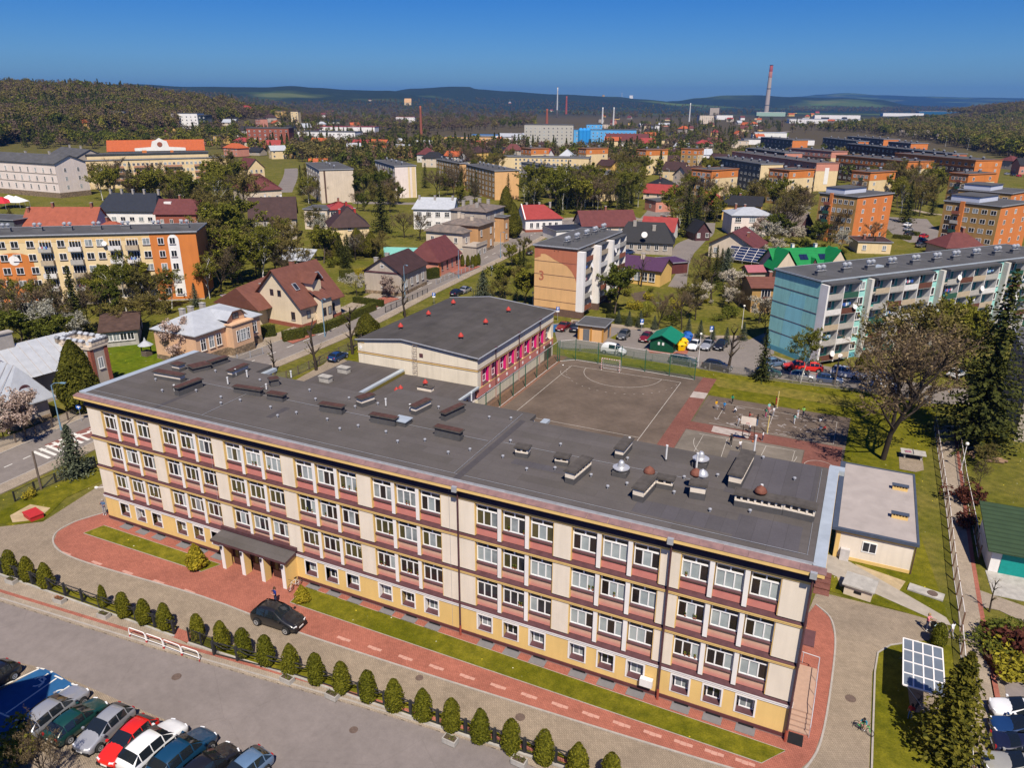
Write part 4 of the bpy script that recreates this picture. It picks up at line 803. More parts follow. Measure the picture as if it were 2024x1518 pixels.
sp('gutter', MB().box(-.05, -.118, 13.70, 66, .04, 13.78).box(-.05, .042, 13.70, 66, .09, 13.95), [GREYM])
def roof_outline(): return [(.15, .1), (40.9, .1), (40.9, 14.05), (26.6, 14.05), (26.6, 11.65), (10.65, 11.65), (10.65, 14.1), (.15, 14.1)]
roof = sp('roof', MB().prism(roof_outline(), 13.6, 13.93).prism([(40.9, .1), (65.85, .1), (65.85, 14.1), (58.4, 14.1), (58.4, 12.5), (41.3, 12.5), (41.3, 14.0), (40.9, 14.0)], 13.6, 13.94), [FELT])
mk('felt_patch', MB().box(59.2, 6.8, 13.941, 65.3, 14.0, 13.95), [FELT3], roof); mk('felt_patch', MB().box(54, 1.2, 13.941, 63, 3.1, 13.947).box(43.4, 4.2, 13.941, 48.5, 5.1, 13.9475).box(60.8, .7, 13.9472, 64.9, 4.1, 13.952), [FELT3], roof)
mk('felt_seam', MB().box(40.55, .15, 13.941, 41.1, 12.2, 13.952).box(19.9, 3, 13.931, 20.5, 5.5, 13.94).box(9.1, .2, 13.931, 9.6, 5.3, 13.938), [mat('felt_strip', (.066, .06, .064), .9, .1)], roof)
b = MB()
for P in ([(.4, .75), (40.6, .75)], [(41.2, .75), (65.5, .75)], [(14.6, .8), (14.3, 11.2)], [(40.3, .8), (40.2, 13.5)], [(65.45, .8), (65.4, 13.6)], [(2, 6.8), (40, 7)], [(41.3, 7.3), (58, 7.6)]): b.path([Vector((x, y, 13.99)) for x, y in P], .014, 4)
mk('lightning_wire', b, [GREYM], roof)
sp('side_coping', MB().box(65.87, -.1, 13.72, 66.6, 14.6, 13.9).box(65.9, 14.1, 13.5, 67.0, 14.9, 13.88).box(-.7, .06, 13.7, .12, 14.2, 13.93), [LZINC])
sp('rear_canopy', MB().box(41.6, 12.2, 12.9, 42.2, 15.2, 13.15).box(10.66, 11.7, 13.3, 11.2, 14.2, 13.6), [LZINC])
VC = [mat('shaft_felt', (.082, .078, .078), .9, .15), mat('shaft_cap', (.075, .066, .06), .85, .25), mat('rusty_cap', (.075, .038, .032), .85, .3), CREAM]
def shaft(e0, e1, w, h, kind, slots=False):
    z = 13.93+h; a, c = gp(*e0, z), gp(*e1, z); L = (c-a).length; rz = math.atan2(c.y-a.y, c.x-a.x); b = MB()
    b.box(0, -w/2, 0, L, w/2, h*.45, 0)
    if slots:
        b.box(.02, -w/2+.1, h*.451, L-.02, w/2-.1, h-.13, 0).box(0, -w/2, h*.451, .12, w/2, h-.12, 3).box(L-.12, -w/2, h*.451, L, w/2, h-.12, 3).box(0.121, -w/2+.002, h*.452, L-.121, w/2-.002, h*.55, 3)
        n = max(2, int(L/.42))
        for i in range(1, n): x = L*i/n; b.box(x-.07, -w/2+.003, h*.551, x+.07, w/2-.003, h-.121, 3)
    else: b.box(.02, -w/2+.02, h*.451, L-.02, w/2-.02, h-.12, 3 if kind != 'dark' else 0)
    b.box(-.1, -w/2-.1, h-.12, L+.1, w/2+.1, h-.02, 1); b.box(-.02, -w/2-.02, h-.02, L+.02, w/2+.02, h+.02, 2 if kind != 'plain' else 1)
    mk('vent_shaft', b, VC, roof, (a.x, a.y, 13.925), rz)
for e0, e1, w, h, kd in (((307.7, 731), (360, 740), .7, .8, 'c'), ((344, 716), (359, 719), .8, .8, 'c'), ((376, 724), (411, 716), 1.3, .6, 'dark'), ((413, 714), (447, 703), .6, .7, 'dark'), ((347, 765), (395, 747), .6, .9, 'dark'), ((453, 732), (486, 718), .6, .8, 'c'),
                         ((464, 761), (517, 769), .55, .7, 'dark'), ((531, 774), (562, 779), .7, .7, 'dark'), ((532, 748), (549, 745), .8, .8, 'dark'), ((634, 795), (678, 802), .6, .8, 'dark'), ((709, 786), (735, 777), .8, .9, 'c'), ((734, 816), (783, 825), .55, .8, 'dark'),
                         ((816, 802), (847, 787), .6, .9, 'c'), ((875, 815), (914, 797), .55, .8, 'dark'), ((862, 840), (912, 851), .6, .9, 'dark')): shaft(e0, e1, w, h, kd)
for e0, e1, w, h, kd in (((1021, 879), (1046, 883), .7, .9, 'plain'), ((1099, 897), (1125, 901), .7, .8, 'plain'), ((1126, 931), (1161, 902), .75, 1.1, 'plain'), ((1262, 965), (1287, 938), .8, 1.1, 'plain'), ((1300, 939), (1332, 945), .7, .9, 'plain'), ((1366, 951), (1397, 956), .8, 1.2, 'plain'), ((1454, 938), (1480, 890), .9, 1.2, 'plain'),
                         ((1455, 969), (1550, 987), .9, 1.05, 'plain'), ((1552, 986), (1614, 1000), .9, 1.1, 'plain'), ((1224, 886), (1243, 864), .7, 1., 'plain')): shaft(e0, e1, w, h, kd, kd == 'plain' and e0[0] not in (1366, 1224))
p = gp(795, 828, 14.4); sp('skylight', MB().box(-.65, -.55, -.5, .65, .55, 0, 0).box(-.72, -.62, .001, .72, .62, .08, 1), [VC[0], LZINC], roof, loc=(p.x, p.y, 14.35))
MUSH = MB().lathe([(.05, 0), (.05, .16), (.12, .17), (.12, .27), (.03, .31)], n=8).data('roof_breather', [GREYM]); PIPE = MB().lathe([(.09, 0), (.09, .12)], n=8, m=1).lathe([(.07, .1), (.07, .75), (.1, .75), (.1, .83)], n=8).data('vent_pipe', [mat('white_pipe', (.62, .62, .62), .5, .05), VC[0]])
for u, v in ((308, 753), (321, 775), (388, 775), (426, 736), (437, 788), (437, 800), (514, 754), (475, 794), (535, 808), (549, 825), (586, 819), (612, 774), (624, 792), (647, 832), (672, 851), (690, 790), (702, 807), (708, 845), (763, 857), (786, 876), (840, 873), (747, 801), (867, 808), (967, 828), (886, 898), (929, 892), (994, 906), (1009, 875), (1041, 931), (1097, 929), (1108, 882), (1168, 943), (1240, 910), (1201, 966), (1239, 960), (1332, 977), (1352, 947), (1418, 943), (1508, 908), (1570, 950), (1403, 1012), (1482, 1014), (1010, 830)):
    q = gp(u, v, 13.93); add('roof_breather', MUSH, roof, (q.x, q.y, 13.925))
for u, v, s in ((466.5, 744, 1), (489, 747, 1), (451, 761, 1), (576, 748, 1), (726, 799, 1), (763, 804, 1), (811, 815, 1), (932, 795, 1.2), (346, 776, 1), (527, 771, .8), (1316, 912, 1.7), (1376, 930, 1.8), (1243, 888, 1.3), (1490, 897, 2), (1501, 997, 1.9)):
    q = gp(u, v, 13.93); add('vent_pipe', PIPE, roof, (q.x, q.y, 13.92), 0, (1, 1, s))
SHINY = mat('brushed_aluminium', (.6, .6, .61), .35, .05, metal=.5); RUST = mat('rusty_cowl', (.16, .06, .04), .7, .25, 4)
for u, v in ((1227, 938), (1384, 920)):
    q = gp(u, v, 13.94); b = MB().box(-.55, -.55, 0, .55, .55, .4, 1).lathe([(.4, .4), (.4, .52), (.62, .55), (.64, .64), (.34, .68), (.28, .74), (.21, 1.05), (.13, 1.18)], n=20); mk('roof_fan', b, [SHINY, VC[0]], roof, (q.x, q.y, 13.93), smooth=False)
for u, v, z, m in ((1375, 941, 15.05, RUST), (1388, 943, 15.05, SHINY), (1503, 976, 15.0, RUST), (1283, 937, 14.9, RUST)):
    q = gp(u, v, z); mk('cowl', MB().lathe([(.22, 0), (.22, .14), (.42, .16), (.44, .28), (.3, .5), (.1, .64), (.03, .7)], n=14), [m], roof, (q.x, q.y, z-.05), smooth=True)
gfw = []
for g, gw in zip(GX, GW):
    for i in range(3): gfw.append(g+i*(WW+PWD)+WW/2-.16)
gfw = [x for x in gfw if not (16.0 < x < 24.6)]
b = MB(); edges = [0]+[v for x in gfw for v in (x-.6, x+.6)]+[66]; z0, z1 = .46, 2.60
for i in range(0, len(edges), 2): b.box(edges[i], .0, z0, edges[i+1], .45, z1)
for x in gfw: b.box(x-.6, .003, z0, x+.6, .45, 1.03).box(x-.6, .003, 2.42, x+.6, .45, z1)
sp('ground_storey_wall', b, [YEL]); sp('base_band', MB().box(-.03, -.06, .2, 66.03, .4, .455), [mat('oxblood_band', (.10, .035, .035), .7, .15)]); sp('plinth', MB().box(-.0, -.02, -.3, 66, .7, .198), [PLIN])
SURR = MB().box(-.72, -.035, -.16, -.6, .42, 1.42).box(.6, -.035, -.16, .72, .42, 1.42).box(-.6, -.035, 1.30, .6, .42, 1.42).box(-.6, -.035, -.16, .6, .1, -.06).data('window_surround', [WPIL])
GWIN = windat(1.0, 1.15, 2, 0, WHITE, CURT); GWIN2 = windat(1.0, 1.15, 2, 0, WHITE, GLASS); GSILL = MB().mesh([(-.59, .42, .06), (.59, .42, .06), (.59, -.05, -.055), (-.59, -.05, -.055), (-.59, -.05, -.075), (.59, -.05, -.075)], [(3, 2, 1, 0), (5, 4, 3, 2)][:1]+[(4, 5, 2, 3)]).data('sill', [BROWNM])
GRILL = MB().box(-.65, -.0, -.02, .65, .75, .02, 0).box(-.5, .68, .02, .5, .8, .19, 1).data('light_well_grating', [mat('grating', (.17, .165, .17), .7, .1), BLACK])
for i, x in enumerate(gfw):
    add('window_surround', SURR, sch, (x, 0, 1.12)); add('window', (GWIN, GWIN2)[(i*7) % 3 == 1], sch, (x+.04, .43, 1.2)); add('sill', GSILL, sch, (x, 0, 1.12)); add('light_well_grating', GRILL, sch, (x+.25, -.76, .055))
cn = MB().mesh([(16.0, .34, 3.16), (24.6, .34, 3.16), (24.65, -1.62, 2.86), (15.95, -1.62, 2.86), (16.0, .34, 2.9), (24.6, .34, 2.9), (24.65, -1.62, 2.62), (15.95, -1.62, 2.62)], [(3, 2, 1, 0), (4, 5, 6, 7)]); cn.mesh([(24.65, -1.62, 2.86), (15.95, -1.62, 2.86), (24.65, -1.62, 2.62), (15.95, -1.62, 2.62), (16, .34, 3.16), (24.6, .34, 3.16), (16, .34, 2.9), (24.6, .34, 2.9)], [(1, 0, 2, 3), (0, 5, 7, 2), (4, 1, 3, 6)], 1)
can = sp('entrance_canopy', cn, [FELT, BROWNM]); sp('canopy_upstand', MB().box(15.95, -.2, 3.165, 24.7, .34, 3.5), [BROWNM])
PL = MB().box(-.19, -.25, 0, .19, -.2, 2.66, 0).box(-.19, -.198, 0, .19, .55, 2.66, 1).data('pillar', [WPIL, YEL]); LANT = MB().box(-.09, -.42, 2.25, .09, -.26, 2.45).data('wall_lamp', [DARKM])
for x in (17.2, 19.55, 21.85, 24.25): add('pillar', PL, sch, (x, -1.3, .03)); add('wall_lamp', LANT, sch, (x, -1.3, .03))
sp('porch_side_wall', MB().box(24.1, -.74, .03, 24.44, .2, 2.62).box(16.9, -.74, .03, 17.2, .2, 2.62), [YEL])
DOORW = mat('brown_door', (.07, .03, .025), .5, .2, 3); PAPER = mat('paper_notice', (.68, .67, .66), .8, .05)
for i, x in enumerate((18.37, 20.7, 23.05)):
    for sx in (-.5, .5): d = sp('door', MB().box(-.49, -.05, 0, .49, .05, 2.1), [DOORW], loc=(x+sx, -.45, .04)); mk('pane', MB().box(-.17, -.06, .85, .17, -.052, 1.6), [GL[1]], d); mk('handle', MB().box(-.44 if sx > 0 else .36, -.12, .95, -.36 if sx > 0 else .44, -.05, 1.15), [GREYM], d)
    sp('door_transom', MB().box(-1.0, -.05, 2.11, 1.0, .05, 2.6, 0).box(-.7, -.055, 2.2, -.55, -.051, 2.5, 1).box(-.05, -.055, 2.2, .08, -.051, 2.5, 1).box(.5, -.055, 2.2, .62, -.051, 2.5, 1), [DOORW, BLACK], loc=(x, -.45, .04))
    for k in range(2+i % 2): sp('notice', MB().box(-.13, -.07, 0, .13, -.056, .34), [PAPER], loc=(x+.3+.28*k, -.45, 1.0+.38*(k % 2)+.1*i))
sp('notice', MB().box(-.22, -.07, 0, .22, -.056, .5), [PAPER], loc=(23.75, -.46, 1.35))
RPIPE = mat('rust_red_pipe', (.30, .07, .045), .5, .15)
for x in (41.12, 56.62+.62, 66.0): sp('drainpipe', MB().tube((x, -.24, 1.0), (x, -.24, 13.3), .075, .075, 8, 0).tube((x, -.24, .05), (x, -.24, 1.0), .09, .09, 8, 1).box(x-.2, -.8, 13.3, x+.2, -.2, 13.74, 2), [BROWNM, RPIPE, GREYM])
sp('lightning_rod_wire', MB().tube((15.95, -.03, .3), (15.95, -.1, 13.3), .012, .012, 4).tube((40.3, -.03, .3), (40.3, -.1, 13.3), .012, .012, 4), [GREYM])
ac = sp('air_conditioner', MB().box(-.45, -.38, 0, .45, 0, .62, 0).lathe([(.22, 0), (.22, .02)], n=14, m=1), [WPIL, GREYM], loc=(56.35, -.06, .95))
st = MB(); [st.box(66.1, .9+i*.33, 0, 67.45, 2.6+.33, .12*(i+1)-.0) for i in range(0)]
for i in range(5): st.box(66.1, .9+.36*i, .0, 67.4, .9+.36*(i+1)-.002, .14*(i+1))
st.box(66.1, 2.7, 0, 67.4, 7.2, .70); sp('outside_stair', st, [mat('pinkish_terrazzo', (.36, .24, .18), .8, .08, 3)])
rl = MB(); pts = [(67.42, .7, .95), (67.42, 2.7, 1.7), (67.42, 7.3, 1.7), (66.2, 7.4, 1.7)]; rl.path([Vector(q) for q in pts], .03, 6)
for x, y, z in ((67.42, .75, .0), (67.42, 2.7, .7), (67.42, 4.3, .7), (67.42, 5.8, .7), (67.42, 7.3, .7), (66.3, 7.38, .7)): rl.tube((x, y, z), (x, y, z+.95), .022, .022, 6)
sp('stair_railing', rl, [mat('grey_railing', (.45, .46, .5), .4, .08, metal=.2)]); sp('basement_grate', MB().box(66.15, -.3, .05, 67.1, .75, .075), [BLACK]); sp('side_awning', MB().box(66.05, 7.3, 2.4, 66.9, 9.2, 2.5), [SOFF])
for i in range(4): sp('garden_step', MB().box(66.3, 18.0+.8*i, 0, 67.6, 18.8+.8*i-.004, .06+.12*i), [REDC])
sp('cctv_camera', MB().tube((0, .1, 3.6), (-.7, -.2, 3.55), .03, .03, 5).box(-.95, -.3, 3.45, -.65, -.1, 3.6), [WHITE])
LOWF = mat('link_felt', (.088, .078, .074), .92, .14, kind='felt', p=(7, 1, 1.5708)); OLV = mat('olive_render', (.16, .13, .03), .85, .1)
link = thing('link_building', 'low flat-roofed wing joining the school to the sports hall', 'building', (-1.0, 14.1, 0))
mk('wall', MB().box(.3, -2.2, 0, 9.3, 27.6, 4.0).box(9.3, -2.2, 0, 21.3, 27.6, 3.4), [CREAM], link); lr = mk('roof', MB().box(0, -2.3, 4.0, 9.25, 27.7, 4.22), [LOWF], link); lr2 = mk('roof', MB().box(9.9, -2.3, 3.4, 21.6, 27.7, 3.6), [LOWF], link)
mk('roof_edge', MB().box(9.25, -2.3, 4.05, 9.85, 27.7, 4.3), [LZINC], lr); mk('parapet', MB().box(9.86, -2.3, 3.62, 9.9, 27.7, 4.04), [OLV], lr)
mk('roof_edge', MB().box(21.6, -2.3, 3.42, 21.95, 27.7, 3.66), [LZINC], lr2)
for u, v in ((680, 735), (644, 753)): q = gp(u, v, 4.3)-Vector((-1, 14.1, 0)); mk('vent_shaft', MB().box(-.8, -.45, 0, .8, .45, .7).box(-.88, -.53, .7, .88, .53, .85), [CONC], lr, (q.x, q.y, 4.22))
def cowlred(par, x, y, z, s=1.): mk('red_cowl', MB().lathe([(.3*s, 0), (.2*s, .3*s), (.2*s, .5*s)], n=10, m=1).lathe([(.2*s, .5*s), (.44*s, .52*s), (.46*s, .62*s), (.3*s, .9*s), (.05*s, 1.2*s)], n=12), [mat('red_cowl_paint', (.40, .045, .035), .5, .15), VC[0]], par, (x, y, z))
for u, v in ((784, 777), (792, 773), (797, 789), (804, 789)): q = gp(u, v, 3.6)-Vector((-1, 14.1, 0)); cowlred(lr2, q.x, q.y, 3.58, .75)
q = gp(841, 768, 3.8)-Vector((-1, 14.1, 0)); mk('vent_shaft', MB().box(-1.1, -.4, 0, 1.1, .4, .5, 1).box(-1.2, -.5, .5, 1.2, .5, .6), [VC[1], CREAM], lr2, (q.x, q.y, 3.6)); cowlred(lr2, q.x, q.y, 4.2, .8)
add('window', windat(2.4, 1.5, 3), link, (21.32, 24.5, 1.2), math.pi/2); mk('door', MB().box(-.6, -.05, 0, .6, .02, 2.3), [DOORW], link, (21.32, 21, .1), math.pi/2) if False else None
gym = thing('sports_hall', 'cream sports hall with shallow black roof and magenta window reveals', 'building', (.9, 41.9, 0)); GWd, GD, GH = 19.7, 27.3, 7.7
CR2 = mat('stained_cream_render', (.66, .59, .47), .88, .08, kind='plaster'); MAG = mat('magenta_reveal', (.60, .015, .16), .7, .06); MAG2 = mat('magenta_curtain_glass', (.22, .012, .07), .15, .05, 2, c2=(.10, .008, .03))
mk('wall', MB().box(0, 0, 0, GWd-.5, GD, GH).box(GWd-.5, 0, 0, GWd, GD, 3.2).box(GWd-.5, 0, 5.75, GWd, GD, GH).box(GWd-.5, 0, 3.2, GWd, 1.0, 5.75).box(GWd-.5, 26.4, 3.2, GWd, GD, 5.75), [CR2], gym)
gb = MB(); ap = 1.0
gb.mesh([(-.0, .0, GH), (GWd, .0, GH), (7.7, 0, GH+ap), (0, .4, GH), (GWd, .4, GH), (7.7, .4, GH+ap), (0, GD, GH), (GWd, GD, GH), (7.7, GD, GH+ap)], [(0, 1, 2), (7, 6, 8)]); mk('gable', gb, [CR2], gym)
rf = MB(); o = .25; zz = lambda x: GH+ap*(x/7.7 if x < 7.7 else (GWd-x)/(GWd-7.7))+.05
X = [-o, 7.7, GWd+o]; vs = [(x, y, GH+ap+.06 if x == 7.7 else GH+.03) for y in (-o, GD+o) for x in X]; vs += [(a, c, z-.16) for a, c, z in vs]
rf.mesh(vs, [(0, 1, 4, 3), (1, 2, 5, 4), (6, 9, 10, 7), (7, 10, 11, 8), (0, 6, 7, 1), (1, 7, 8, 2), (3, 4, 10, 9), (4, 5, 11, 10), (0, 3, 9, 6), (2, 8, 11, 5)]); gr = mk('roof', rf, [FELT2], gym)
ed = MB(); ed.path([Vector((x, -o-.03, z)) for x, z in ((-o, GH+.06), (7.7, GH+ap+.1), (GWd+o, GH+.06))], .09, 4); ed.path([Vector((x, GD+o+.03, z)) for x, z in ((-o, GH+.06), (7.7, GH+ap+.1), (GWd+o, GH+.06))], .09, 4); ed.path([Vector((GWd+o+.06, -o, GH-.02)), Vector((GWd+o+.06, GD+o, GH-.02))], .09, 6); mk('roof_edge', ed, [GREYM], gr)
for u, v in ((792, 647), (847, 622), (896, 600), (911, 666), (960, 638), (1005, 614)):
    q = gp(u, v, 8.5)-Vector((.9, 41.9, 0)); cowlred(gr, q.x, q.y, zz(q.x)-.1, .9)
mk('string_course', MB().box(-.06, -.08, 5.75, GWd+.02, .0, 5.95).box(GWd, -.06, 5.75, GWd+.08, GD, 5.9).box(-.05, -.05, 7.3, 1.2, .0, 7.45).box(GWd-1.5, -.05, 7.3, GWd+.02, .0, 7.45).box(GWd-2.3, -.06, 3.05, GWd+.02, .0, 3.2).box(GWd, -.06, 3.08, GWd+.06, GD, 3.2), [YEL], gym)
mk('frieze', MB().box(-.06, -.09, 5.952, GWd+.1, .0, 6.0).box(GWd+.001, .0, 5.902, GWd+.1, GD, 5.95), [SOFF], gym)
mk('rose_band', MB().box(GWd, 0, 1.95, GWd+.05, GD, 3.05).box(GWd-2.3, -.05, 1.95, GWd+.05, -.0, 3.05), [PINK1], gym); mk('band_foot', MB().box(GWd, 0, 1.8, GWd+.09, GD, 1.94).box(GWd-2.3, -.09, 1.8, GWd+.09, .0, 1.94), [mat('plum_band', (.05, .03, .07), .7, .1)], gym)
GWF = windat(1.5, 2.1, 2, .45, WHITE, MAG2, None, .09, .06); GMAG = MB().box(-.05, .0, 0, .05, .5, 2.5).data('magenta_reveal', [MAG]); DOT = MB().lathe([(.26, 0), (.26, .03)], n=16).data('white_disc', [WHITE])
turnY = lambda b: b
for i in range(9):
    y = 1.0+25.4*(i+.5)/9; add('window', GWF if i < 8 else windat(1.5, 2.1, 2, .45), gym, (GWd-.44, y, 3.5), math.pi/2)
    mk('mullion_wall', MB().box(GWd-.5, y-1.41, 3.2, GWd, y-.95, 5.75, 0), [PINK1], gym)
    for s in (-.93, .93): add('magenta_reveal', GMAG, gym, (GWd-.01, y+s, 3.25), math.pi/2) if i < 8 else None
    mk('sill', MB().mesh([(GWd-.45, y-.9, 3.48), (GWd+.05, y-.9, 3.25), (GWd+.05, y+.9, 3.25), (GWd-.45, y+.9, 3.48)], [(0, 1, 2, 3)]), [BROWNM], gym)
    d = add('white_disc', DOT, gym, (GWd+.05, y+1.2, 2.5)); d.rotation_euler = (0, math.pi/2, 0)
for x in (GWd-1.1,): d = add('white_disc', DOT, gym, (x, -.05, 2.5)); d.rotation_euler = (math.pi/2, 0, 0); d.scale = (1.4,)*3
d = add('white_disc', DOT, gym, (.5, -.0, 6.6)); d.rotation_euler = (math.pi/2, 0, 0)
for y in (5.45, 13.4, 21.4): mk('drainpipe', MB().tube((GWd+.14, y, 1.8), (GWd+.14, y, 7.7), .07, .07, 8, 0).tube((GWd+.14, y, .1), (GWd+.14, y, 1.8), .08, .08, 8, 1).box(GWd+.02, y-.18, 7.5, GWd+.34, y+.18, 7.85), [BROWNM, mat('pinkish_pipe', (.5, .3, .26))], gym)
mk('door_frame', MB().box(GWd, 23.6, 0, GWd+.06, 26.6, 2.6), [mat('brown_panel', (.12, .085, .06))], gym); mk('door', MB().box(GWd+.061, 24.6, 0, GWd+.09, 25.9, 2.3), [DOORW], gym)
mk('plinth', MB().box(GWd, 0, 0, GWd+.05, 23.5, .25), [PLIN], gym)
ld = MB()
for x in (9.6, 10.2): ld.tube((x, -.2, 3.4), (x, -.2, 8.6), .03, .03, 5)
for i in range(14): ld.tube((9.6, -.2, 3.6+i*.36), (10.2, -.2, 3.6+i*.36), .02, .02, 4)
for i in range(6):
    z = 4.4+i*.75; A_ = [Vector((9.9+.38*math.cos(t), -.2-.6*abs(math.sin(t)), z)) for t in [math.pi*k/6 for k in range(7)]]; ld.path(A_, .018, 4)
mk('wall_ladder', ld, [mat('rusty_ladder', (.30, .24, .19), .7, .2)], gym); mk('hatch', MB().box(10.5, -.03, 6.5, 11.1, .0, 7.1), [SOFF], gym)
anx = thing('annex_building', 'small cream annex with white flat roof beside the right end of the school', 'annex', (67.52, 24.9, 0)); AW, AD, AH = 6.5, 14.6, 3.0
mk('wall', MB().box(0, 0, 0, AW, AD, AH), [CREAM], anx); mk('corner_strip', MB().box(-.03, -.03, 0, .35, .0, AH).box(-.03, .0, 0, .0, AD, AH).box(0, -.031, 2.72, AW, -.0, AH).box(.4, -.03, .0, AW, -.0, .35), [YEL], anx)
ar = mk('roof', MB().box(-.1, -.1, AH, AW+.1, AD+.1, AH+.22), [mat('white_membrane', (.34, .30, .28), .85, .1, .7)], anx); mk('roof_edge', MB().box(-.5, -.3, AH+.02, .0, AD+.3, AH+.3).box(.0, -.3, AH+.02, AW+.3, -.0, AH+.3).box(AW+.1, -.0, AH+.02, AW+.3, AD+.3, AH+.28).box(.0, AD+.05, AH+.02, AW+.1, AD+.3, AH+.27), [mat('slate_blue_sheet', (.06, .075, .11), .5, .12)], ar)
for x, y in ((5.3, 10.5), (5.2, 4.2)):
    b = MB().box(-.7, -.2, 0, .7, .2, .28, 0).box(-.78, -.3, .5, .78, .3, .56, 1)
    for i in range(6): b.box(-.7+.26*i, -.2, .281, -.58+.26*i, .2, .499, 0)
    mk('vent_shaft', b, [YEL, mat('slate_blue_sheet')], ar, (x, y, AH+.22))
add('window', windat(1.25, 1.1, 2, 0, WHITE), anx, (2.9, 0, 1.2)); mk('meter_box', MB().box(.55, -.45, 0, 1.35, -.03, 1.25), [mat('grey_cabinet', (.5, .47, .45))], anx); mk('drainpipe', MB().tube((AW+.08, -.1, .1), (AW+.08, -.1, 3.0), .05, .05, 6), [BROWNM], anx)
PEACH = mat('peach_render', (.62, .37, .17), .85, .05, kind='plaster'); RUSTR = mat('rust_render', (.40, .14, .08), .85, .06, kind='plaster'); YCRM = mat('pale_yellow_render', (.64, .50, .29), .85, .06, kind='plaster'); ORNG = mat('orange_render', (.52, .175, .045), .85, .06, kind='plaster')
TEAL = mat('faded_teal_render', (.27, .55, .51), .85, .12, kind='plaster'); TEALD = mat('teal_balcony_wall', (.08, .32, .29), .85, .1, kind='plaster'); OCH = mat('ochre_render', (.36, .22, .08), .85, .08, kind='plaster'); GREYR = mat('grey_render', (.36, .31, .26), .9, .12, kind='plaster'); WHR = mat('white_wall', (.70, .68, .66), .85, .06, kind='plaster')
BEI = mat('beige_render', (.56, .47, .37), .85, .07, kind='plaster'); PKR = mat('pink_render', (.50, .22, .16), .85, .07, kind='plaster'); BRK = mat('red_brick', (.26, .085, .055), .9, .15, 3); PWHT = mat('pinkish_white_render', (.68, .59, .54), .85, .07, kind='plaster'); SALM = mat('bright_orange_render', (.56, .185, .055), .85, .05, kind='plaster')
RFD = mat('dark_grey_felt', (.085, .085, .088), .9, .15, kind='felt', p=(5, 1, .4)); RFB = mat('black_sheet_roof', (.022, .022, .025), .6, .15); RFR = mat('red_sheet_roof', (.30, .05, .045), .5, .12, kind='tiles', scale=1.2); RFM = mat('maroon_tile_roof', (.13, .042, .04), .6, .15, kind='tiles', scale=1.5); RFBR = mat('brown_tile_roof', (.155, .062, .045), .7, .15, kind='tiles', scale=1.6)
RFZ = mat('zinc_sheet_roof', (.42, .44, .47), .45, .1, 1, metal=.15); RFG = mat('green_sheet_roof', (.012, .20, .055), .5, .1, kind='tiles', scale=1.); RFO = mat('orange_tile_roof', (.42, .10, .035), .7, .1, kind='tiles', scale=1.); RFOR = mat('orange_red_tile_roof', (.30, .085, .05), .7, .15, kind='tiles', scale=1.2); RFDB = mat('dark_blue_sheet_roof', (.03, .034, .045), .5, .1, kind='tiles', scale=1.); RFP = mat('purple_sheet_roof', (.075, .035, .075), .5, .12); RFBD = mat('dark_brown_roof', (.055, .03, .028), .7, .2, kind='tiles', scale=1.5)
RFOLD = mat('old_grey_sheet_roof', (.15, .135, .125), .7, .3, .8, c2=(.22, .17, .14)); STONE = mat('rubble_stone', (.28, .21, .14), .95, .2, kind='stone'); SEAM = mat('roof_seam', (.36, .34, .34), .6, .1); CHB = mat('chimney_brick', (.24, .10, .07), .9, .15, 4); CHG = mat('chimney_render', (.34, .31, .28), .9, .15)
SATD = MB().lathe([(.02, 0), (.28, .03), (.42, .1)], n=14).data('satellite_dish', [WPIL]); LAUN = [cloth('laundry_'+n, c) for n, c in (('white', (.7, .7, .7)), ('blue', (.05, .12, .4)), ('rose', (.5, .15, .2)), ('sky', (.3, .45, .55)))]
RAILM = [mat('railing_'+n, c, .7, .12) for n, c in (('brown', (.12, .05, .035)), ('rust', (.26, .09, .055)), ('grey', (.38, .36, .33)), ('white', (.62, .6, .58)), ('green', (.03, .09, .06)), ('beige', (.42, .34, .24)))]
def dish(s, side, t, z, off, sc=1.):
    l, rz = s.at(side, t, z, off); d = add('satellite_dish', SATD, s.root, l, 0, sc); d.rotation_euler = (1.25, 0, rz)
def laundry(s, side, t, z, off, n=4):
    for k in range(n): l, rz = s.at(side, t+k*.38, z, off); mk('laundry', MB().box(-.16, -.01, -.6*rnd.uniform(.6, 1), .16, .01, 0), [rnd.choice(LAUN)], s.root, l, rz)
s = Bld('apartment_block', 'long yellow five-storey block with orange right end and white arched stripe', 'apartment block', None, (-170, 473), (386, 459.5), 14.3, 11)
s.walls(YCRM, GREYR, .9).flat(RFD, .3, .35, GREYM); XO = s.xz('R', 294, 461)[0]
s.part('top_band', MB().box(0, -.03, 13.1, XO, -.0, 14.25), [mat('sand_render', (.62, .43, .2), .85, .05, kind='plaster')]); s.part('orange_end', MB().box(XO, -.05, .3, s.lc+.02, -.0, 14.28).box(s.lc, 0, .3, s.lc+.05, s.la, 14.28), [ORNG])
xw = s.xz('R', 343, 480)[0]; b = MB().prism([(xw-1.1, 0), (xw+1.1, 0), (xw+1.1, 11.9)]+[(xw+1.1*math.cos(a), 11.9+1.25*math.sin(a)) for a in [math.pi*k/10 for k in range(1, 10)]]+[(xw-1.1, 11.9)], 0, .03)
b.v = [(x, -.052-z, y+.9) for x, y, z in b.v]; s.part('arched_stripe', b, [WHR])
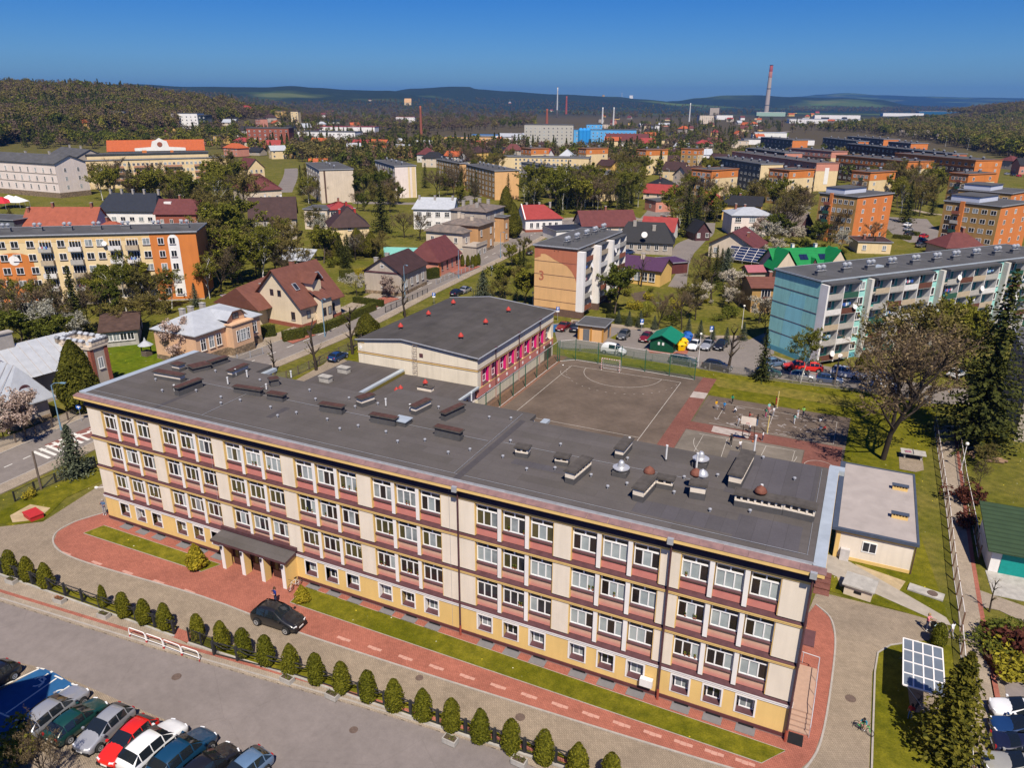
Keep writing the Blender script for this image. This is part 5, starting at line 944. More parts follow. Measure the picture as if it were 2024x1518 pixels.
xo2 = s.xz('R', 35, 540)[0]; b = MB().prism([(xo2-3.8, 0), (xo2+3.4, 0)]+[(xo2-.2+3.6*math.cos(a), 8.6+1.6*math.sin(a)) for a in [math.pi*k/12 for k in range(13)]], 0, .02); b.v = [(x, -.01-z, y+.9) for x, y, z in b.v]; s.part('orange_arch', b, [ORNG]); o = s.part('white_circle', MB().lathe([(1.0, 0), (1.0, .02)], n=24), [WHR]); o.rotation_euler = (math.pi/2, 0, 0); o.location = (xo2-.1, -.035, 9.55)
zs = [1.35+2.68*k for k in range(5)]; T = lambda us: [s.xz('R', u, 490)[0] for u in us]
s.wins('R', T([-140, -105, -60, -25, 4, 30, 61, 122, 177, 200, 291]), zs, 1.45, 1.4, 2, .0, WHITE, BROWNM, .15, .03); s.wins('R', T([320, 343]), zs, 1.2, 1.4, 2, 0, WHITE, BROWNM, .2, .085)
tb = T([91, 150, 229, 263])
for i, t in enumerate(tb):
    for k, z in enumerate(zs):
        l, rz = s.at('R', t, z-.2); add('window', windat(2.3, 1.6, 4), s.root, l, rz)
        if k: mk('balcony', MB().box(-1.2, -1.0, -.75, 1.2, 0, -.62, 0).box(-1.2, -1.02, -.62, 1.2, -.97, .3, 1).box(-1.2, -.97, -.62, -1.16, 0, .3, 1).box(1.16, -.97, -.62, 1.2, 0, .3, 1), [CONC, RAILM[(2, 3, 3, 5)[(i+k) % 4]]], s.root, l, rz)
        if k and (i*3+k) % 4 == 0: laundry(s, 'R', t-.7, z+.35, 1.05)
dish(s, 'R', tb[2]-1.9, 12.6, .5, 1.2); s.vents(9, .45, sz=1.)
s = Bld('apartment_block', 'peach five-storey block with rust wave and painted number 3 on its end wall', 'apartment block', (1053.8, 486.8), (1141.5, 494.2), (1227, 460), 13.6)
s.walls(PEACH, mat('brown_plinth', (.13, .08, .06)), 1.5).flat(RFD, .25, .35, GREYM); W_ = s.la; hh = s.h
P = [(W_, hh), (0, hh), (0, 7.2), (.4, 8.2), (1.3, 9.4), (2.4, 10.3), (4.2, 10.9), (5.4, 11.3), (6.6, 11.9), (7.6, 12.25), (8.7, 12.2), (W_-.5, 11.7), (W_, 11.2)]; P = [(W_ if x >= W_ else min(x*W_/10.2, W_), z) for x, z in P]
b = MB().prism(P, 0, .012); b.v = [(-.006-z, x, y) for x, y, z in b.v]; b.f = [f[::-1] for f in b.f]; s.part('painted_wave', b, [RUSTR])
for i in range(4): s.part('panel_joint', MB().box(-.03, 0, 2.9+2.62*i, -.0, W_, 2.98+2.62*i), [SOFF])
fc = bpy.data.curves.new('house_number', 'FONT'); fc.body = '3'; fc.size = 2.6; fc.extrude = .01; fc.offset = .04; fc.materials.append(RUSTR); _t = bpy.data.objects.new('t', fc); COL.objects.link(_t); fm_ = bpy.data.meshes.new_from_object(_t.evaluated_get(bpy.context.evaluated_depsgraph_get())); bpy.data.objects.remove(_t); o = add('house_number', fm_, s.root); o.rotation_euler = (math.pi/2, 0, -math.pi/2); o.location = (-.03, W_-.95, 7.0)
s.part('grey_wall_sign', MB().box(-.03, W_-4.4, 12.9, 0, W_-4.25, 13.1).box(-.03, W_-5.2, 12.9, 0, W_-5.05, 13.1), [BLACK])
Lc = s.lc; fins = [.45, Lc*.36, Lc*.66]
for i, x in enumerate(fins): s.part('white_fin', MB().box(x-.45, -1.5, 1.4, x+.45, -.0, hh-.35, 0).box(x-.45, -1.5, -.0, x+.45, -.0, 1.398, 1), [WHR, mat('brown_plinth')])
bays = [(fins[0]+.5, fins[0]+4.2), (fins[1]+.5, fins[1]+4.2), (fins[2]+.5, fins[2]+4.), (fins[2]+4.05, Lc-.2)]
for i, (a, c) in enumerate(bays):
    s.part('balcony_roof', MB().box(a-.1, -1.5, hh-.3, c+.1, -.0, hh-.15), [RFD]); s.part('balcony_wall', MB().box(c, -1.4, 1.5, c+.12, -.0, hh-.31), [WHR])
    for k in range(5):
        z = 1.5+2.42*k; s.part('balcony', MB().box(a, -1.4, z-.12, c-.003, -.0, z, 0).box(a, -1.44, z+.003, c-.003, -1.38, z+.95, 1), [CONC, RAILM[(1, 1, 3, 0, 1, 2, 1, 5)[(i*3+k*5) % 8]]])
        s.wins('R', [(a+c)/2], [z+.75], 2.2, 1.35, 3, cur=.2)
        if rnd.random() < .4: laundry(s, 'R', a+.5, z+1.6, 1.2, 3)
    if i < 2: s.wins('R', [c+1.3, c+2.6], [2.2+2.42*k for k in range(5)], .8, 1.2, 1, sm=BROWNM)
for t, z in ((3.9, 10.1), (4., 3.6), (Lc*.66+1.2, 11), (Lc*.66+1.4, 8)): dish(s, 'R', t, z, 1.5, 1.3)
s.vents(5, .35, sz=1.)
s = Bld('apartment_block', 'long teal five-storey block with balconies and blank teal end wall', 'apartment block', (1542, 533.6), (1623, 558.6), (2090, 503), 13.7)
s.walls(TEAL, mat('teal_plinth', (.10, .3, .38)), .9).flat(RFD, .2, .35, LZINC); W_, hh, Lc = s.la, s.h, s.lc
o = s.part('patched_paint', MB().prism([(1, 1), (W_-3, 1), (W_-3.4, 8), (W_-4, 10.8), (2.6, 10.8), (3, 6), (1.8, 3.8)], 0, .008), [mat('bluer_teal_render', (.25, .56, .60), .85, .1, kind='plaster')]); me = o.data
for v in me.vertices: x, y, z = v.co; v.co = (-.006-z, x, y)
for i in range(4): s.part('panel_joint', MB().box(-.04, 0, 3.3+2.62*i, -.0, W_, 3.4+2.62*i), [SOFF])
s.part('end_wall', MB().box(0, -1.6, .3, .35, -.003, hh-.2), [WHR])
t = .36; pat = ['B', 'B', 'T', 'F', 'B', 'B', 'B', 'B', 'T', 'F', 'B', 'B', 'B', 'B', 'T', 'F', 'B', 'B', 'B', 'B', 'T', 'F', 'B', 'B']; q = 0
for c in pat:
    w = dict(B=3.35, T=3.1, F=.6)[c]
    if t+w > Lc: break
    if c == 'B':
        s.part('partition', MB().box(t+w-.14, -1.5, .5, t+w, -.003, hh-.25), [WHR]); s.part('balcony_roof', MB().box(t, -1.75, hh-.22, t+w, -.003, hh+.12), [RFD])
        for k in range(5):
            z = .9+2.55*k; s.part('balcony', MB().box(t, -1.5, z-.14, t+w-.142, -.003, z, 0).box(t, -1.55, z+.003, t+w-.142, -1.5, z+.92, 1), [CONC, RAILM[(0, 2, 5, 3, 2, 5, 4, 2, 0)[(q*5+k*7) % 9]]])
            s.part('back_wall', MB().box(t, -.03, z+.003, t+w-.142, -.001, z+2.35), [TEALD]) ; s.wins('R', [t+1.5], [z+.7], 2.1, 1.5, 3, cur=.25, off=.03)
            if (q*3+k) % 5 == 1: laundry(s, 'R', t+.5, z+1.7, 1.2, 5)
            if (q+k*2) % 7 == 0: dish(s, 'R', t+2.6, z+1.1, 1.7, 1.2)
        q += 1
    elif c == 'T': s.wins('R', [t+.6], [1.4+2.55*k for k in range(5)], .8, 1.2, 1, sm=CONC); s.wins('R', [t+2.1], [1.5+2.55*k for k in range(5)], 1.5, 1.35, 2, sm=CONC); s.part('seam', MB().box(t+1.15, -.06, .3, t+1.35, -.0, hh-.1), [SOFF])
    else: s.part('grey_fin', MB().box(t, -1.0, 0, t+w, -.003, hh-.2), [mat('pale_grey_render', (.52, .50, .46), .85, .1, kind='plaster')])
    t += w
s.vents(11, .3, sz=1.); s.part('rooftop_skylight', MB().box(16, 3.6, hh+.351, 18, 4.8, hh+.6), [LZINC])
def block(label, A, B, C, h, R=None, Lw=None, wr=YCRM, wl=None, band=None, roof=RFD, vents=4, rows=5, nR=4, nL=6, group=None, depth=None, name='apartment_block', cat='apartment block', wh=1.3, cur=.25, floor0=1.2, stripe=None, attic=False, bal=()):
    s = Bld(name, label, cat, A, B, C, h, depth or (None if A else 11), group); s.walls(wr, None); pit = (h-.9)/rows; zs = [floor0+pit*k for k in range(rows)]
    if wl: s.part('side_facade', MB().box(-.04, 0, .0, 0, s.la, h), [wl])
    if band: s.part('top_storey_band', MB().box(-.05, -.05, h-pit*1.15, s.lc+.05, -.0, h-.02).box(-.06, .0, h-pit*1.15, -.041, s.la, h-.02), [band])
    if stripe: s.part('white_stripe', MB().box(s.lc*.5-1.1, -.08, h*.25, s.lc*.5+1.1, -.0, h-2), [WHR])
    s.flat(roof, .25, .35, GREYM if not band else band)
    if nR: s.wins('R', rect(nR, s.lc, s.lc*.2), zs, min(1.2, s.lc/nR*.45), wh, 2, 0, WHITE, None, cur, .06 if (band or stripe) else 0)
    if nL:
        ts = rect(nL, s.la, 1.6)
        s.wins('L', ts, zs, min(1.6, s.la/nL*.6), wh, 2, 0, WHITE, None, cur, .062 if band else .04 if wl else 0)
        for j in bal:
            for z in zs[1:]: l, rz = s.at('L', ts[j], z-.75, .04); mk('balcony', MB().box(-1.1, -1., 0, 1.1, 0, .1, 0).box(-1.1, -1.03, .1, 1.1, -.98, 1., 1), [CONC, rnd.choice(RAILM)], s.root, l, rz)
    if vents: s.vents(vents, .5, sz=.8)
    if attic: s.part('rooftop_attic', MB().box(2, s.la*.45, h+.351, s.lc*.7, s.la-.6, h+1.9, 0).box(1.8, s.la*.45-.3, h+1.901, s.lc*.7+.2, s.la-.4, h+2.05, 1), [mat('white_attic_sheet', (.50, .53, .62), .6, .06), RFD])
    return s
G1 = 'orange blocks of the estate on the right'
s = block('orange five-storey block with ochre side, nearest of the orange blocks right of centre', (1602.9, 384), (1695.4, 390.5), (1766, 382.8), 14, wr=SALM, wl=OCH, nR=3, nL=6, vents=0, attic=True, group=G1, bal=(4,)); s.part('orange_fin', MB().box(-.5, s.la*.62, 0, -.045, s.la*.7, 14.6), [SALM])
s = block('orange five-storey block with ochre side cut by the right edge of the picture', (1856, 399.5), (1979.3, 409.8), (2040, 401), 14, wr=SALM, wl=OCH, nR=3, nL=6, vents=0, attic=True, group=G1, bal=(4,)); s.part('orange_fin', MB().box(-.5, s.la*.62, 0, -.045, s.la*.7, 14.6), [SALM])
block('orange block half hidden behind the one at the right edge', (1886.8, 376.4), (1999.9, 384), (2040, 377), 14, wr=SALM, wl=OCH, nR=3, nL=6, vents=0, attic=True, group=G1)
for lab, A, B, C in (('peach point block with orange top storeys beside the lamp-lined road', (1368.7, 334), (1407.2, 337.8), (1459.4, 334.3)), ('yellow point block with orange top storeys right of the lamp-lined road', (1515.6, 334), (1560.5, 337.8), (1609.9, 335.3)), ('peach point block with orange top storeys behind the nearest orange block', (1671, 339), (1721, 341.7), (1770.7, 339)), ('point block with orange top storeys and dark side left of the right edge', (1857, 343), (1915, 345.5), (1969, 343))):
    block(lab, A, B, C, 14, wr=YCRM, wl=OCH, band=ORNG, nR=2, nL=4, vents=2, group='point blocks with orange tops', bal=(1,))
DKF = mat('umber_shade_and_stripe', (.10, .06, .045), .85, .12, kind='plaster'); DKG = mat('slate_shaded_side', (.12, .115, .11), .85, .12, kind='plaster')  # dark colours hold the long facades' shade; umber also paints a real stripe
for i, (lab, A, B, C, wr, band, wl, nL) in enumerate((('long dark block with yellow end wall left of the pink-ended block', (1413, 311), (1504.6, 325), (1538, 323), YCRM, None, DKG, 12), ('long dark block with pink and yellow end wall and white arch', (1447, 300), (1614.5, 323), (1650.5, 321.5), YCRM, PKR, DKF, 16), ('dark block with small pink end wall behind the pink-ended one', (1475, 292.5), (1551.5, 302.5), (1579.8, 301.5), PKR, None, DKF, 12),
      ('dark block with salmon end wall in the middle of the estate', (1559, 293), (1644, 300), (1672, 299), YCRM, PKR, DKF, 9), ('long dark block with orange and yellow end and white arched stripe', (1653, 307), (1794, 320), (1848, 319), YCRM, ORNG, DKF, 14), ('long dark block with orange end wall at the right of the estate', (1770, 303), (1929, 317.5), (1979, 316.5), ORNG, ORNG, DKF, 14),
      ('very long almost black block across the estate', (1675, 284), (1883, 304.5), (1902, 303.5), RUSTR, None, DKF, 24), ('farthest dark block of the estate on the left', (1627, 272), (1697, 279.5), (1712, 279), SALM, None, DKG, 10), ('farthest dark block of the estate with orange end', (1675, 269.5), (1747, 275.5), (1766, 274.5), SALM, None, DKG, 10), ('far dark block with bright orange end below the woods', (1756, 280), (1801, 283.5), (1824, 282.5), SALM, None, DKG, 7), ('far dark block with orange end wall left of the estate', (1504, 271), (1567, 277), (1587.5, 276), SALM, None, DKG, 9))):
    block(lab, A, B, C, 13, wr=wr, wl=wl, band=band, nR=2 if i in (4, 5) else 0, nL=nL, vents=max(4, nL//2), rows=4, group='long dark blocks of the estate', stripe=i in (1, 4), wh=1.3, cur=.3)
block('beige block with blank wide end wall left of the white block', (605.3, 322.4), (631, 336.6), (689.6, 331.4), 13.3, wr=BEI, wl=BEI, nR=0, nL=6, vents=4).part('brown_stripe', MB().box(1.6, -.04, 0, 2.3, 0, 13.2), [mat('umber_shade_and_stripe')])
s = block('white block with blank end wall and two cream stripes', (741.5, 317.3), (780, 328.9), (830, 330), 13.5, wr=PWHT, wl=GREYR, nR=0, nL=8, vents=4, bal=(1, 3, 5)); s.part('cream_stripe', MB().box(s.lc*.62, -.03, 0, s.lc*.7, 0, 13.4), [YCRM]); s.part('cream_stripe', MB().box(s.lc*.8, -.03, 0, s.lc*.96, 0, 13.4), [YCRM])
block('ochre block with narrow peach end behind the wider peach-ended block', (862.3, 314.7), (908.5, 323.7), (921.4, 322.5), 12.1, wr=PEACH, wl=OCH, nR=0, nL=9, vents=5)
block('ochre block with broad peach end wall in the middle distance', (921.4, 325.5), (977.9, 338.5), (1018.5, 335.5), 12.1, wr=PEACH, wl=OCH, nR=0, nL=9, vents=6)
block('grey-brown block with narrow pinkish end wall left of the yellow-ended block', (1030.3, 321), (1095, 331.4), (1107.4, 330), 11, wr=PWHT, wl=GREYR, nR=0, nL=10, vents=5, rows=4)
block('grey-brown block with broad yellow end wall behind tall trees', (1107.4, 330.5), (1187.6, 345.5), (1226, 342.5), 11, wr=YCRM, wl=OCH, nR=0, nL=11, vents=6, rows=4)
block('low pale yellow block in front of the orange point block', None, (985, 309.5), (1164, 313), 10, wr=YCRM, nR=14, nL=0, vents=3, rows=4)
for lab, A, B, C in (('small yellow block with orange top left of centre behind the pale yellow block', (1142.6, 292.9), (1159, 294.3), (1202, 293)), ('lone peach block with orange top in the middle distance', (1258, 295.4), (1277.5, 296.9), (1320.4, 295.4)), ('small yellow and orange block right of the lone peach one', (1347, 294), (1380, 295.5), (1394, 294.5)), ('orange block behind the pale yellow low block', (1026, 292.5), (1050, 294.5), (1085, 293.5))): block(lab, A, B, C, 14, wr=YCRM, wl=OCH, band=ORNG, nR=2, nL=3, vents=2)
s = Bld('tenement', 'white three-storey tenement with grey roof at the left edge', 'tenement', (-70, 312), (106.6, 322.4), (155.4, 317.3), 14.6); s.walls(PWHT, STONE, 2.2).pitched(RFD, 3, 'y', .5); s.wins('L', rect(12, s.la, 3), [3.4, 7, 10.6], 1.1, 1.9, 2, .65, sm=GREYR, off=.0); s.wins('R', [s.lc*.3, s.lc*.72], [3.4, 7, 10.6], 1.1, 1.8, 2, .65); s.chim([(.5, .2), (.6, .5), (.4, .8)], CHG)
for z in (6.2, 9.9, 13.6): s.part('cornice', MB().box(-.15, 0, z, -.0, s.la, z+.25), [GREYR])
s = Bld('tenement', 'grey gabled rear wing beside the white tenement', 'tenement', (98, 303), (152, 309), (172, 303), 15); s.walls(GREYR).pitched(RFD, 3, 'y', .4); s.wins('R', [s.lc*.4, s.lc*.8], [3, 6.5, 10], 1.1, 1.8, 2); s.chim([(.5, .3), (.5, .7)], CHG)
s = block('long cream balcony block behind the conifers on the left', None, (167, 318), (447, 311), 13, wr=YCRM, nR=20, nL=0, vents=0, rows=4, depth=12); s.part('set_back_storey', MB().box(1, 3, 13.36, s.lc-8, 11, 15.6, 0).box(.4, 2.4, 15.601, s.lc-7.4, 11.4, 15.9, 1), [YCRM, RFD])
for t in [s.lc*f for f in (.19, .39, .6, .82)]:
    for k in range(1, 4): s.part('balcony', MB().box(t-4.2, -1.1, .3+3.0*k, t+4.2, 0, .45+3.0*k, 0).box(t-4.2, -1.15, .46+3.0*k, t+4.2, -1.1, 1.35+3.0*k, 1), [CONC, mat('terracotta_railing', (.42, .22, .13), .8, .1)])
s.part('roof_chimney', MB().box(s.lc*.4, 4, 15.9, s.lc*.4+2, 6, 17), [SALM]); s.part('roof_chimney', MB().box(s.lc*.6, 4, 15.9, s.lc*.6+1.4, 6, 16.8), [SALM])
s = Bld('town_building', 'white building with bright orange tile roof and ornate white centre gable', 'building', None, (213, 297.5), (403, 294.5), 12, 15); s.walls(WHR).pitched(RFO, 5.5, 'x', .6); b = MB().prism([(-14, 0), (14, 0), (14, 1.6), (5, 2.2), (4, 5.5), (2.2, 6), (0, 7.4), (-2.2, 6), (-4, 5.5), (-5, 2.2), (-14, 1.6)], 0, .6); b.v = [(x+s.lc*.54, -z-.6, y+11.6) for x, y, z in b.v]; s.part('centre_gable', b, [WHR]); o = s.part('crest', MB().lathe([(1.5, 0), (1.3, .2)], n=14), [BRK]); o.rotation_euler = (math.pi/2, 0, 0); o.location = (s.lc*.54, -1.2, 15.2); s.wins('R', rect(18, s.lc, 4), [2, 5.5, 9], 1.2, 1.8, 2)
def house(name, label, cat, A, B, C, h, wall, roof, rise, axis='x', hf=0, hb=0, depth=None, R=(3, [1.]), L=(0, []), ww=1.1, wh=1.4, ch=((.5, .5),), chm=None, pl=None, ov=.5, cols=2, eh=None, door=None, fm=WHITE, trz=0):
    s = Bld(name, label, cat, A, B, C, h, depth, eh=eh); s.walls(wall, pl, .8); k = s.lc if axis == 'x' else s.la
    if roof and rise: s.pitched(roof, rise, axis, ov, hf*(s.la if axis == 'x' else s.lc)*.5, hb*(s.la if axis == 'x' else s.lc)*.5)
    elif roof: s.flat(roof, ov*.6, .22, GREYM)
    if R[0]: s.wins('R', rect(R[0], s.lc, min(2., s.lc*.2)), R[1], ww, wh, cols, trz, fm, CONC, .3)
    if L[0]: s.wins('L', rect(L[0], s.la, min(2., s.la*.2)), L[1], ww, wh, cols, trz, fm, CONC, .3)
    if ch: s.chim(ch, chm or CHB)
    if door is not None: s.door('R', s.lc*door)
    return s
house('striped_house', 'pale yellow and white gabled house left of the road bend', 'house', (466, 327), (490, 331), (532, 331), 9.5, YCRM, RFM, 4, 'y', depth=14, R=(3, [1.5, 4.3, 7]), ch=())
house('assembly_hall', 'large hall with dark maroon hipped roof behind the bare trees', 'hall', (468, 372), (488, 376), (556, 372), 6, BEI, RFM, 5.5, 'x', .9, .9, R=(4, [2]), ch=(), depth=20)
house('blue_roof_house', 'house with dark blue roof and dormer above the orange roofs', 'house', None, (193, 415), (306, 416), 5.5, WHR, RFDB, 5, 'x', .25, .25, 13, R=(6, [2.]), ch=((.1, .5), (.3, .5), (.5, .5), (.7, .5), (.95, .5)), chm=CHG, ww=1.7).part('dormer', MB().box(22, 1.6, 6.5, 24.4, 5, 8.2), [WHR])
house('brick_house', 'red brick house with brown roof right of the blue-roofed house', 'house', None, (306, 421), (386, 421), 5, BRK, RFM, 4, 'x', depth=12, R=(4, [1.6]))
house('orange_roof_house', 'long house with orange-red roof behind the yellow block', 'house', None, (40, 455), (182, 455), 4, WHR, RFOR, 6, 'x', depth=13, R=(5, [1.5]), ch=((.03, .4), (.35, .5), (.9, .5)))
house('orange_roof_house', 'lower orange-red roofed wing behind the yellow block', 'house', None, (165, 461), (242, 463), 3, WHR, RFOR, 3, 'x', 1, 1, 10, R=(0, []), ch=((.4, .5),))
house('grey_gable_house', 'dark grey gable wall at the left edge above the yellow block', 'house', None, (-60, 432), (26, 436), 7, mat('slate_grey_render', (.10, .11, .12), .8, .08, kind='plaster'), RFD, 0, R=(1, [4]), depth=9, ch=())
house('tenement', 'grey two-storey tenement with steep dark brown roof', 'tenement', None, (493, 431), (584, 428.5), 6.8, GREYR, RFBD, 5.5, 'x', depth=12, R=(5, [1.2, 4.4]), ch=((.35, .55), (.7, .55)), chm=WHR, ww=.9, wh=1.7, trz=.6)
house('flat_roof_house', 'beige flat-roofed two-storey house with glazed corner', 'house', None, (600, 413.5), (646, 414.5), 6.5, BEI, RFD, 0, R=(3, [1.2, 4.2]), depth=10, ww=1.8, cols=3, ch=())
house('red_roof_house', 'beige house with red hipped roof beside the flat-roofed one', 'house', None, (647, 413), (699, 411), 6.5, BEI, RFR, 1.8, 'x', 1, 1, 10, R=(3, [1.2, 4.2]), ww=1.6)
house('yellow_house', 'pale yellow villa with half-hipped dark brown roof and red chimneys', 'villa', (645, 444), (652, 447), (729, 444), 6, YCRM, RFBD, 5, 'y', .5, .5, depth=13, R=(1, [4.6]), ch=((.3, .35), (.5, .5), (.7, .4)), chm=mat('red_chimney', (.35, .04, .035)))
house('white_house', 'white two-storey house with pale zinc roof', 'house', None, (816.7, 410.5), (895, 412), 7, WHR, RFZ, 3, 'x', .2, 0, 10, R=(4, [1., 4.2]), ww=1.7, wh=1.6, cols=3, ch=((.1, .4), (.5, .4), (.95, .4)), chm=CHG, trz=.6)
house('tenement', 'tall grey three-storey tenement beside the avenue', 'tenement', (892.5, 412.8), (960, 417.5), (996, 406.3), 10, GREYR, RFOLD, 1.6, 'y', .9, .9, R=(3, [1.2, 4.2, 7.2]), ch=((.2, .35), (.35, .6), (.6, .5), (.7, .3), (.3, .8)), chm=CHG, ww=1., wh=1.7, pl=STONE)
house('tenement', 'tenement with orange street front between the grey ones', 'tenement', (874.5, 440), (945, 445.2), (973, 435.2), 8, mat('orange_brown_render', (.46, .26, .12), .85, .08, kind='plaster'), RFOLD, 1.4, 'y', .9, .9, R=(2, [1.2, 4.7]), ch=((.3, .3), (.4, .6), (.6, .8)), chm=BEI, ww=1., wh=1.7, pl=STONE)
s = house('tenement', 'grey tenement with rusty sheet roof and terrace next to the thujas', 'tenement', (841.7, 453), (913.7, 458.6), (931, 453.9), 7.3, BEI, RFOLD, 1.3, 'y', .9, .9, R=(1, [4.2]), L=(3, [4.3]), ch=(), ww=1., wh=1.4, pl=STONE); s.part('terrace_annex', MB().box(0, -4.2, 0, s.lc+2, -.003, 3.5).box(-.2, -4.4, 3.502, s.lc+2.2, -.003, 3.7).box(-.1, -4.3, 3.702, s.lc+2.1, -4.2, 4.5), [GREYR]); s.wins('R', [2, 5], [1.2], 1.2, 1.4, 2, off=4.2)
house('tenement', 'narrow yellow end bay of the tall grey tenement', 'tenement', None, (996, 430), (1006, 427), 7.5, mat('orange_brown_render'), RFD, 0, R=(1, [1., 4.2]), depth=8, ch=(), ww=.9)
s = house('pink_hall', 'salmon pink hall with maroon tile roof and arched windows', 'hall', (822, 502), (866.5, 514), (909.2, 497), 4.1, PKR, RFM, 4, 'x', .45, 0, R=(4, [1.3]), ch=(), ww=.8, wh=1.9, cols=1, fm=BROWNM); s.part('pilaster', MB().box(-.1, -.1, 0, 1., .0, 4), [SALM])
s = house('grey_cottage', 'grey gabled cottage with dark brown sheet roof facing the avenue', 'cottage', (727.3, 530.2), (793.2, 539.7), (842, 518.6), 5.2, GREYR, RFBD, 3, 'x', R=(4, [1.7]), L=(1, [1.6]), ch=((.2, .8), (.55, .75)), chm=CHG, ww=1., wh=1.7, pl=STONE); s.wins('L', [s.la*.5], [6], .9, .7); s.part('cornice', MB().box(-.15, 0, 4.9, -.0, s.la, 5.2), [SOFF])
s = house('brown_roof_house', 'large cream house with broad brown tiled roof and skylights', 'house', (501, 586), (593, 602), (700, 583), 4.7, mat('warm_cream_render', (.64, .53, .38), .85, .05, kind='plaster'), RFBR, 6, 'x', R=(0, []), L=(2, [1.5]), ch=((.12, .9), (.3, .75), (.5, .55)), pl=BRK, ov=.7, ww=1., wh=1.5, fm=BROWNM)
s.wins('L', [s.la*.42, s.la*.58], [5.6], .9, 1.2, 1, fm=BROWNM); s.wins('R', [2, s.lc*.8], [1.6], 1., 1.5, 1, fm=BROWNM)
s.part('bay_tower', MB().box(s.lc*.36, -1.6, 0, s.lc*.62, .2, 5.2), [s.wm]); s.wins('R', [s.lc*.42, s.lc*.56], [1.7], 1., 1.6, 1, fm=BROWNM, off=1.6); s.part('bay_roof', MB().mesh([(s.lc*.33, -2., 5.1), (s.lc*.65, -2, 5.1), (s.lc*.49, 0, 6.2), (s.lc*.33, 1.5, 6.6), (s.lc*.65, 1.5, 6.6)], [(0, 1, 2), (0, 2, 3), (1, 4, 2)]), [RFBR])
s.part('dormer', MB().box(s.lc*.38, .6, 5.5, s.lc*.6, 5, 8.2), [s.wm]); s.part('dormer_roof', MB().mesh([(s.lc*.34, .0, 7.8), (s.lc*.49, .0, 9.7), (s.lc*.64, .0, 7.8), (s.lc*.34, 6, 7.8), (s.lc*.49, 6, 9.7), (s.lc*.64, 6, 7.8)], [(0, 1, 4, 3), (1, 2, 5, 4)]), [RFBR])
s.part('side_wing', MB().box(-2.5, s.la*.72, 0, s.lc*.5, s.la+7, 3.4), [s.wm]); s.part('side_wing_roof', MB().mesh([(-3.4, s.la*.6, 3.2), (-3.4, s.la+7.8, 3.2), (-3.4, s.la*1.06, 7), (s.lc*.5, s.la*.6, 3.2), (s.lc*.5, s.la+7.8, 3.2), (s.lc*.5, s.la*1.06, 8)], [(0, 3, 5, 2), (2, 5, 4, 1), (0, 2, 1)]), [RFBR])
for u, v in ((595, 581), (654, 561)):
    q = None; x, y = (s.lc*.17, 2.6) if u == 595 else (s.lc*.83, 3.4); o = s.part('skylight', MB().box(-.5, -.8, .0, .5, .8, .14, 0).box(-.4, -.7, .141, .4, .7, .15, 1), [GREYM, GLASS]); o.location = (x, y, s.zroof(x, y)+.1); o.rotation_euler = (math.atan2(s.rise, s.la/2), 0, 0)
s = house('villa', 'salmon stuccoed villa with pale zinc hipped roof and stone base', 'villa', (295.4, 648.3), (384.4, 661), (511.8, 618.9), 5.4, mat('salmon_stucco', (.58, .37, .23), .85, .06, kind='plaster'), RFZ, 2.2, 'x', .9, .9, R=(0, []), ch=((.3, .75), (.42, .75), (.6, .75)), chm=CHG, pl=STONE, ov=.4)
s.part('stone_base', MB().box(-.06, -.06, 0, s.lc+.06, 0, 1.5), [STONE]); s.wins('R', [s.lc*f for f in (.1, .22, .33, .9)], [2.3], 1.1, 2., 2, .65, sm=BEI); x0, x1 = s.lc*.44, s.lc*.76; s.part('bay', MB().box(x0, -1.6, 1.5, x1, -.0, 5.3, 0).box(x0-.05, -1.65, 0, x1+.05, -.0, 1.498, 1).box(x0-.2, -1.8, 5.302, x1+.2, -.0, 5.5, 0), [s.wm, STONE]); s.wins('R', [x0+1.2, x1-1.2], [2.3], .8, 2., 1, .65, off=1.6); s.wins('R', [(x0+x1)/2], [2.3], 2.1, 2., 4, .65, off=1.6)
s.part('attic_gable', MB().mesh([(x0+.3, -.3, 5.5), (x1-.3, -.3, 5.5), (x1-.3, -.3, 6.2), ((x0+x1)/2+1, -.3, 7.3), ((x0+x1)/2-1, -.3, 7.3), (x0+.3, -.3, 6.2), (x0+.3, 4, 6.2), ((x0+x1)/2-1, 4, 7.3), ((x0+x1)/2+1, 4, 7.3), (x1-.3, 4, 6.2)], [(0, 1, 2, 3, 4, 5)]), [s.wm]); s.part('attic_roof', MB().mesh([(x0-.1, -.8, 6.1), ((x0+x1)/2-1, -.8, 7.4), ((x0+x1)/2+1, -.8, 7.4), (x1+.1, -.8, 6.1), (x0-.1, 4, 6.1), ((x0+x1)/2-1, 4, 7.4), ((x0+x1)/2+1, 4, 7.4), (x1+.1, 4, 6.1)], [(0, 1, 5, 4), (1, 2, 6, 5), (2, 3, 7, 6)]), [RFZ]); s.wins('R', [(x0+x1)/2], [5.9], 1.4, 1., 2, off=.3, fm=BROWNM)
q = MB(); 
for i in range(12): q.box(s.lc*i/12-.02, -.38, 0, s.lc*i/12+.02, -.37, .01)
house('red_roof_shed', 'small outbuilding with rusty red sheet roof left of the brown-roofed house', 'shed', (440, 585.5), (458, 591.5), (484, 585), 3., BEI, mat('rusty_red_sheet', (.24, .06, .05), .6, .2, 1.2, c2=(.34, .25, .22)), 0, R=(1, [1.2]), L=(1, [1.]), ch=())
house('old_shed', 'long low shed with dark rusty roof behind the garden', 'shed', (205, 637), (270, 648), (277, 613), 3., CONC, mat('rust_brown_sheet', (.075, .045, .035), .8, .3, 1), 1.2, 'y', R=(0, []), L=(4, [1.]), ch=())
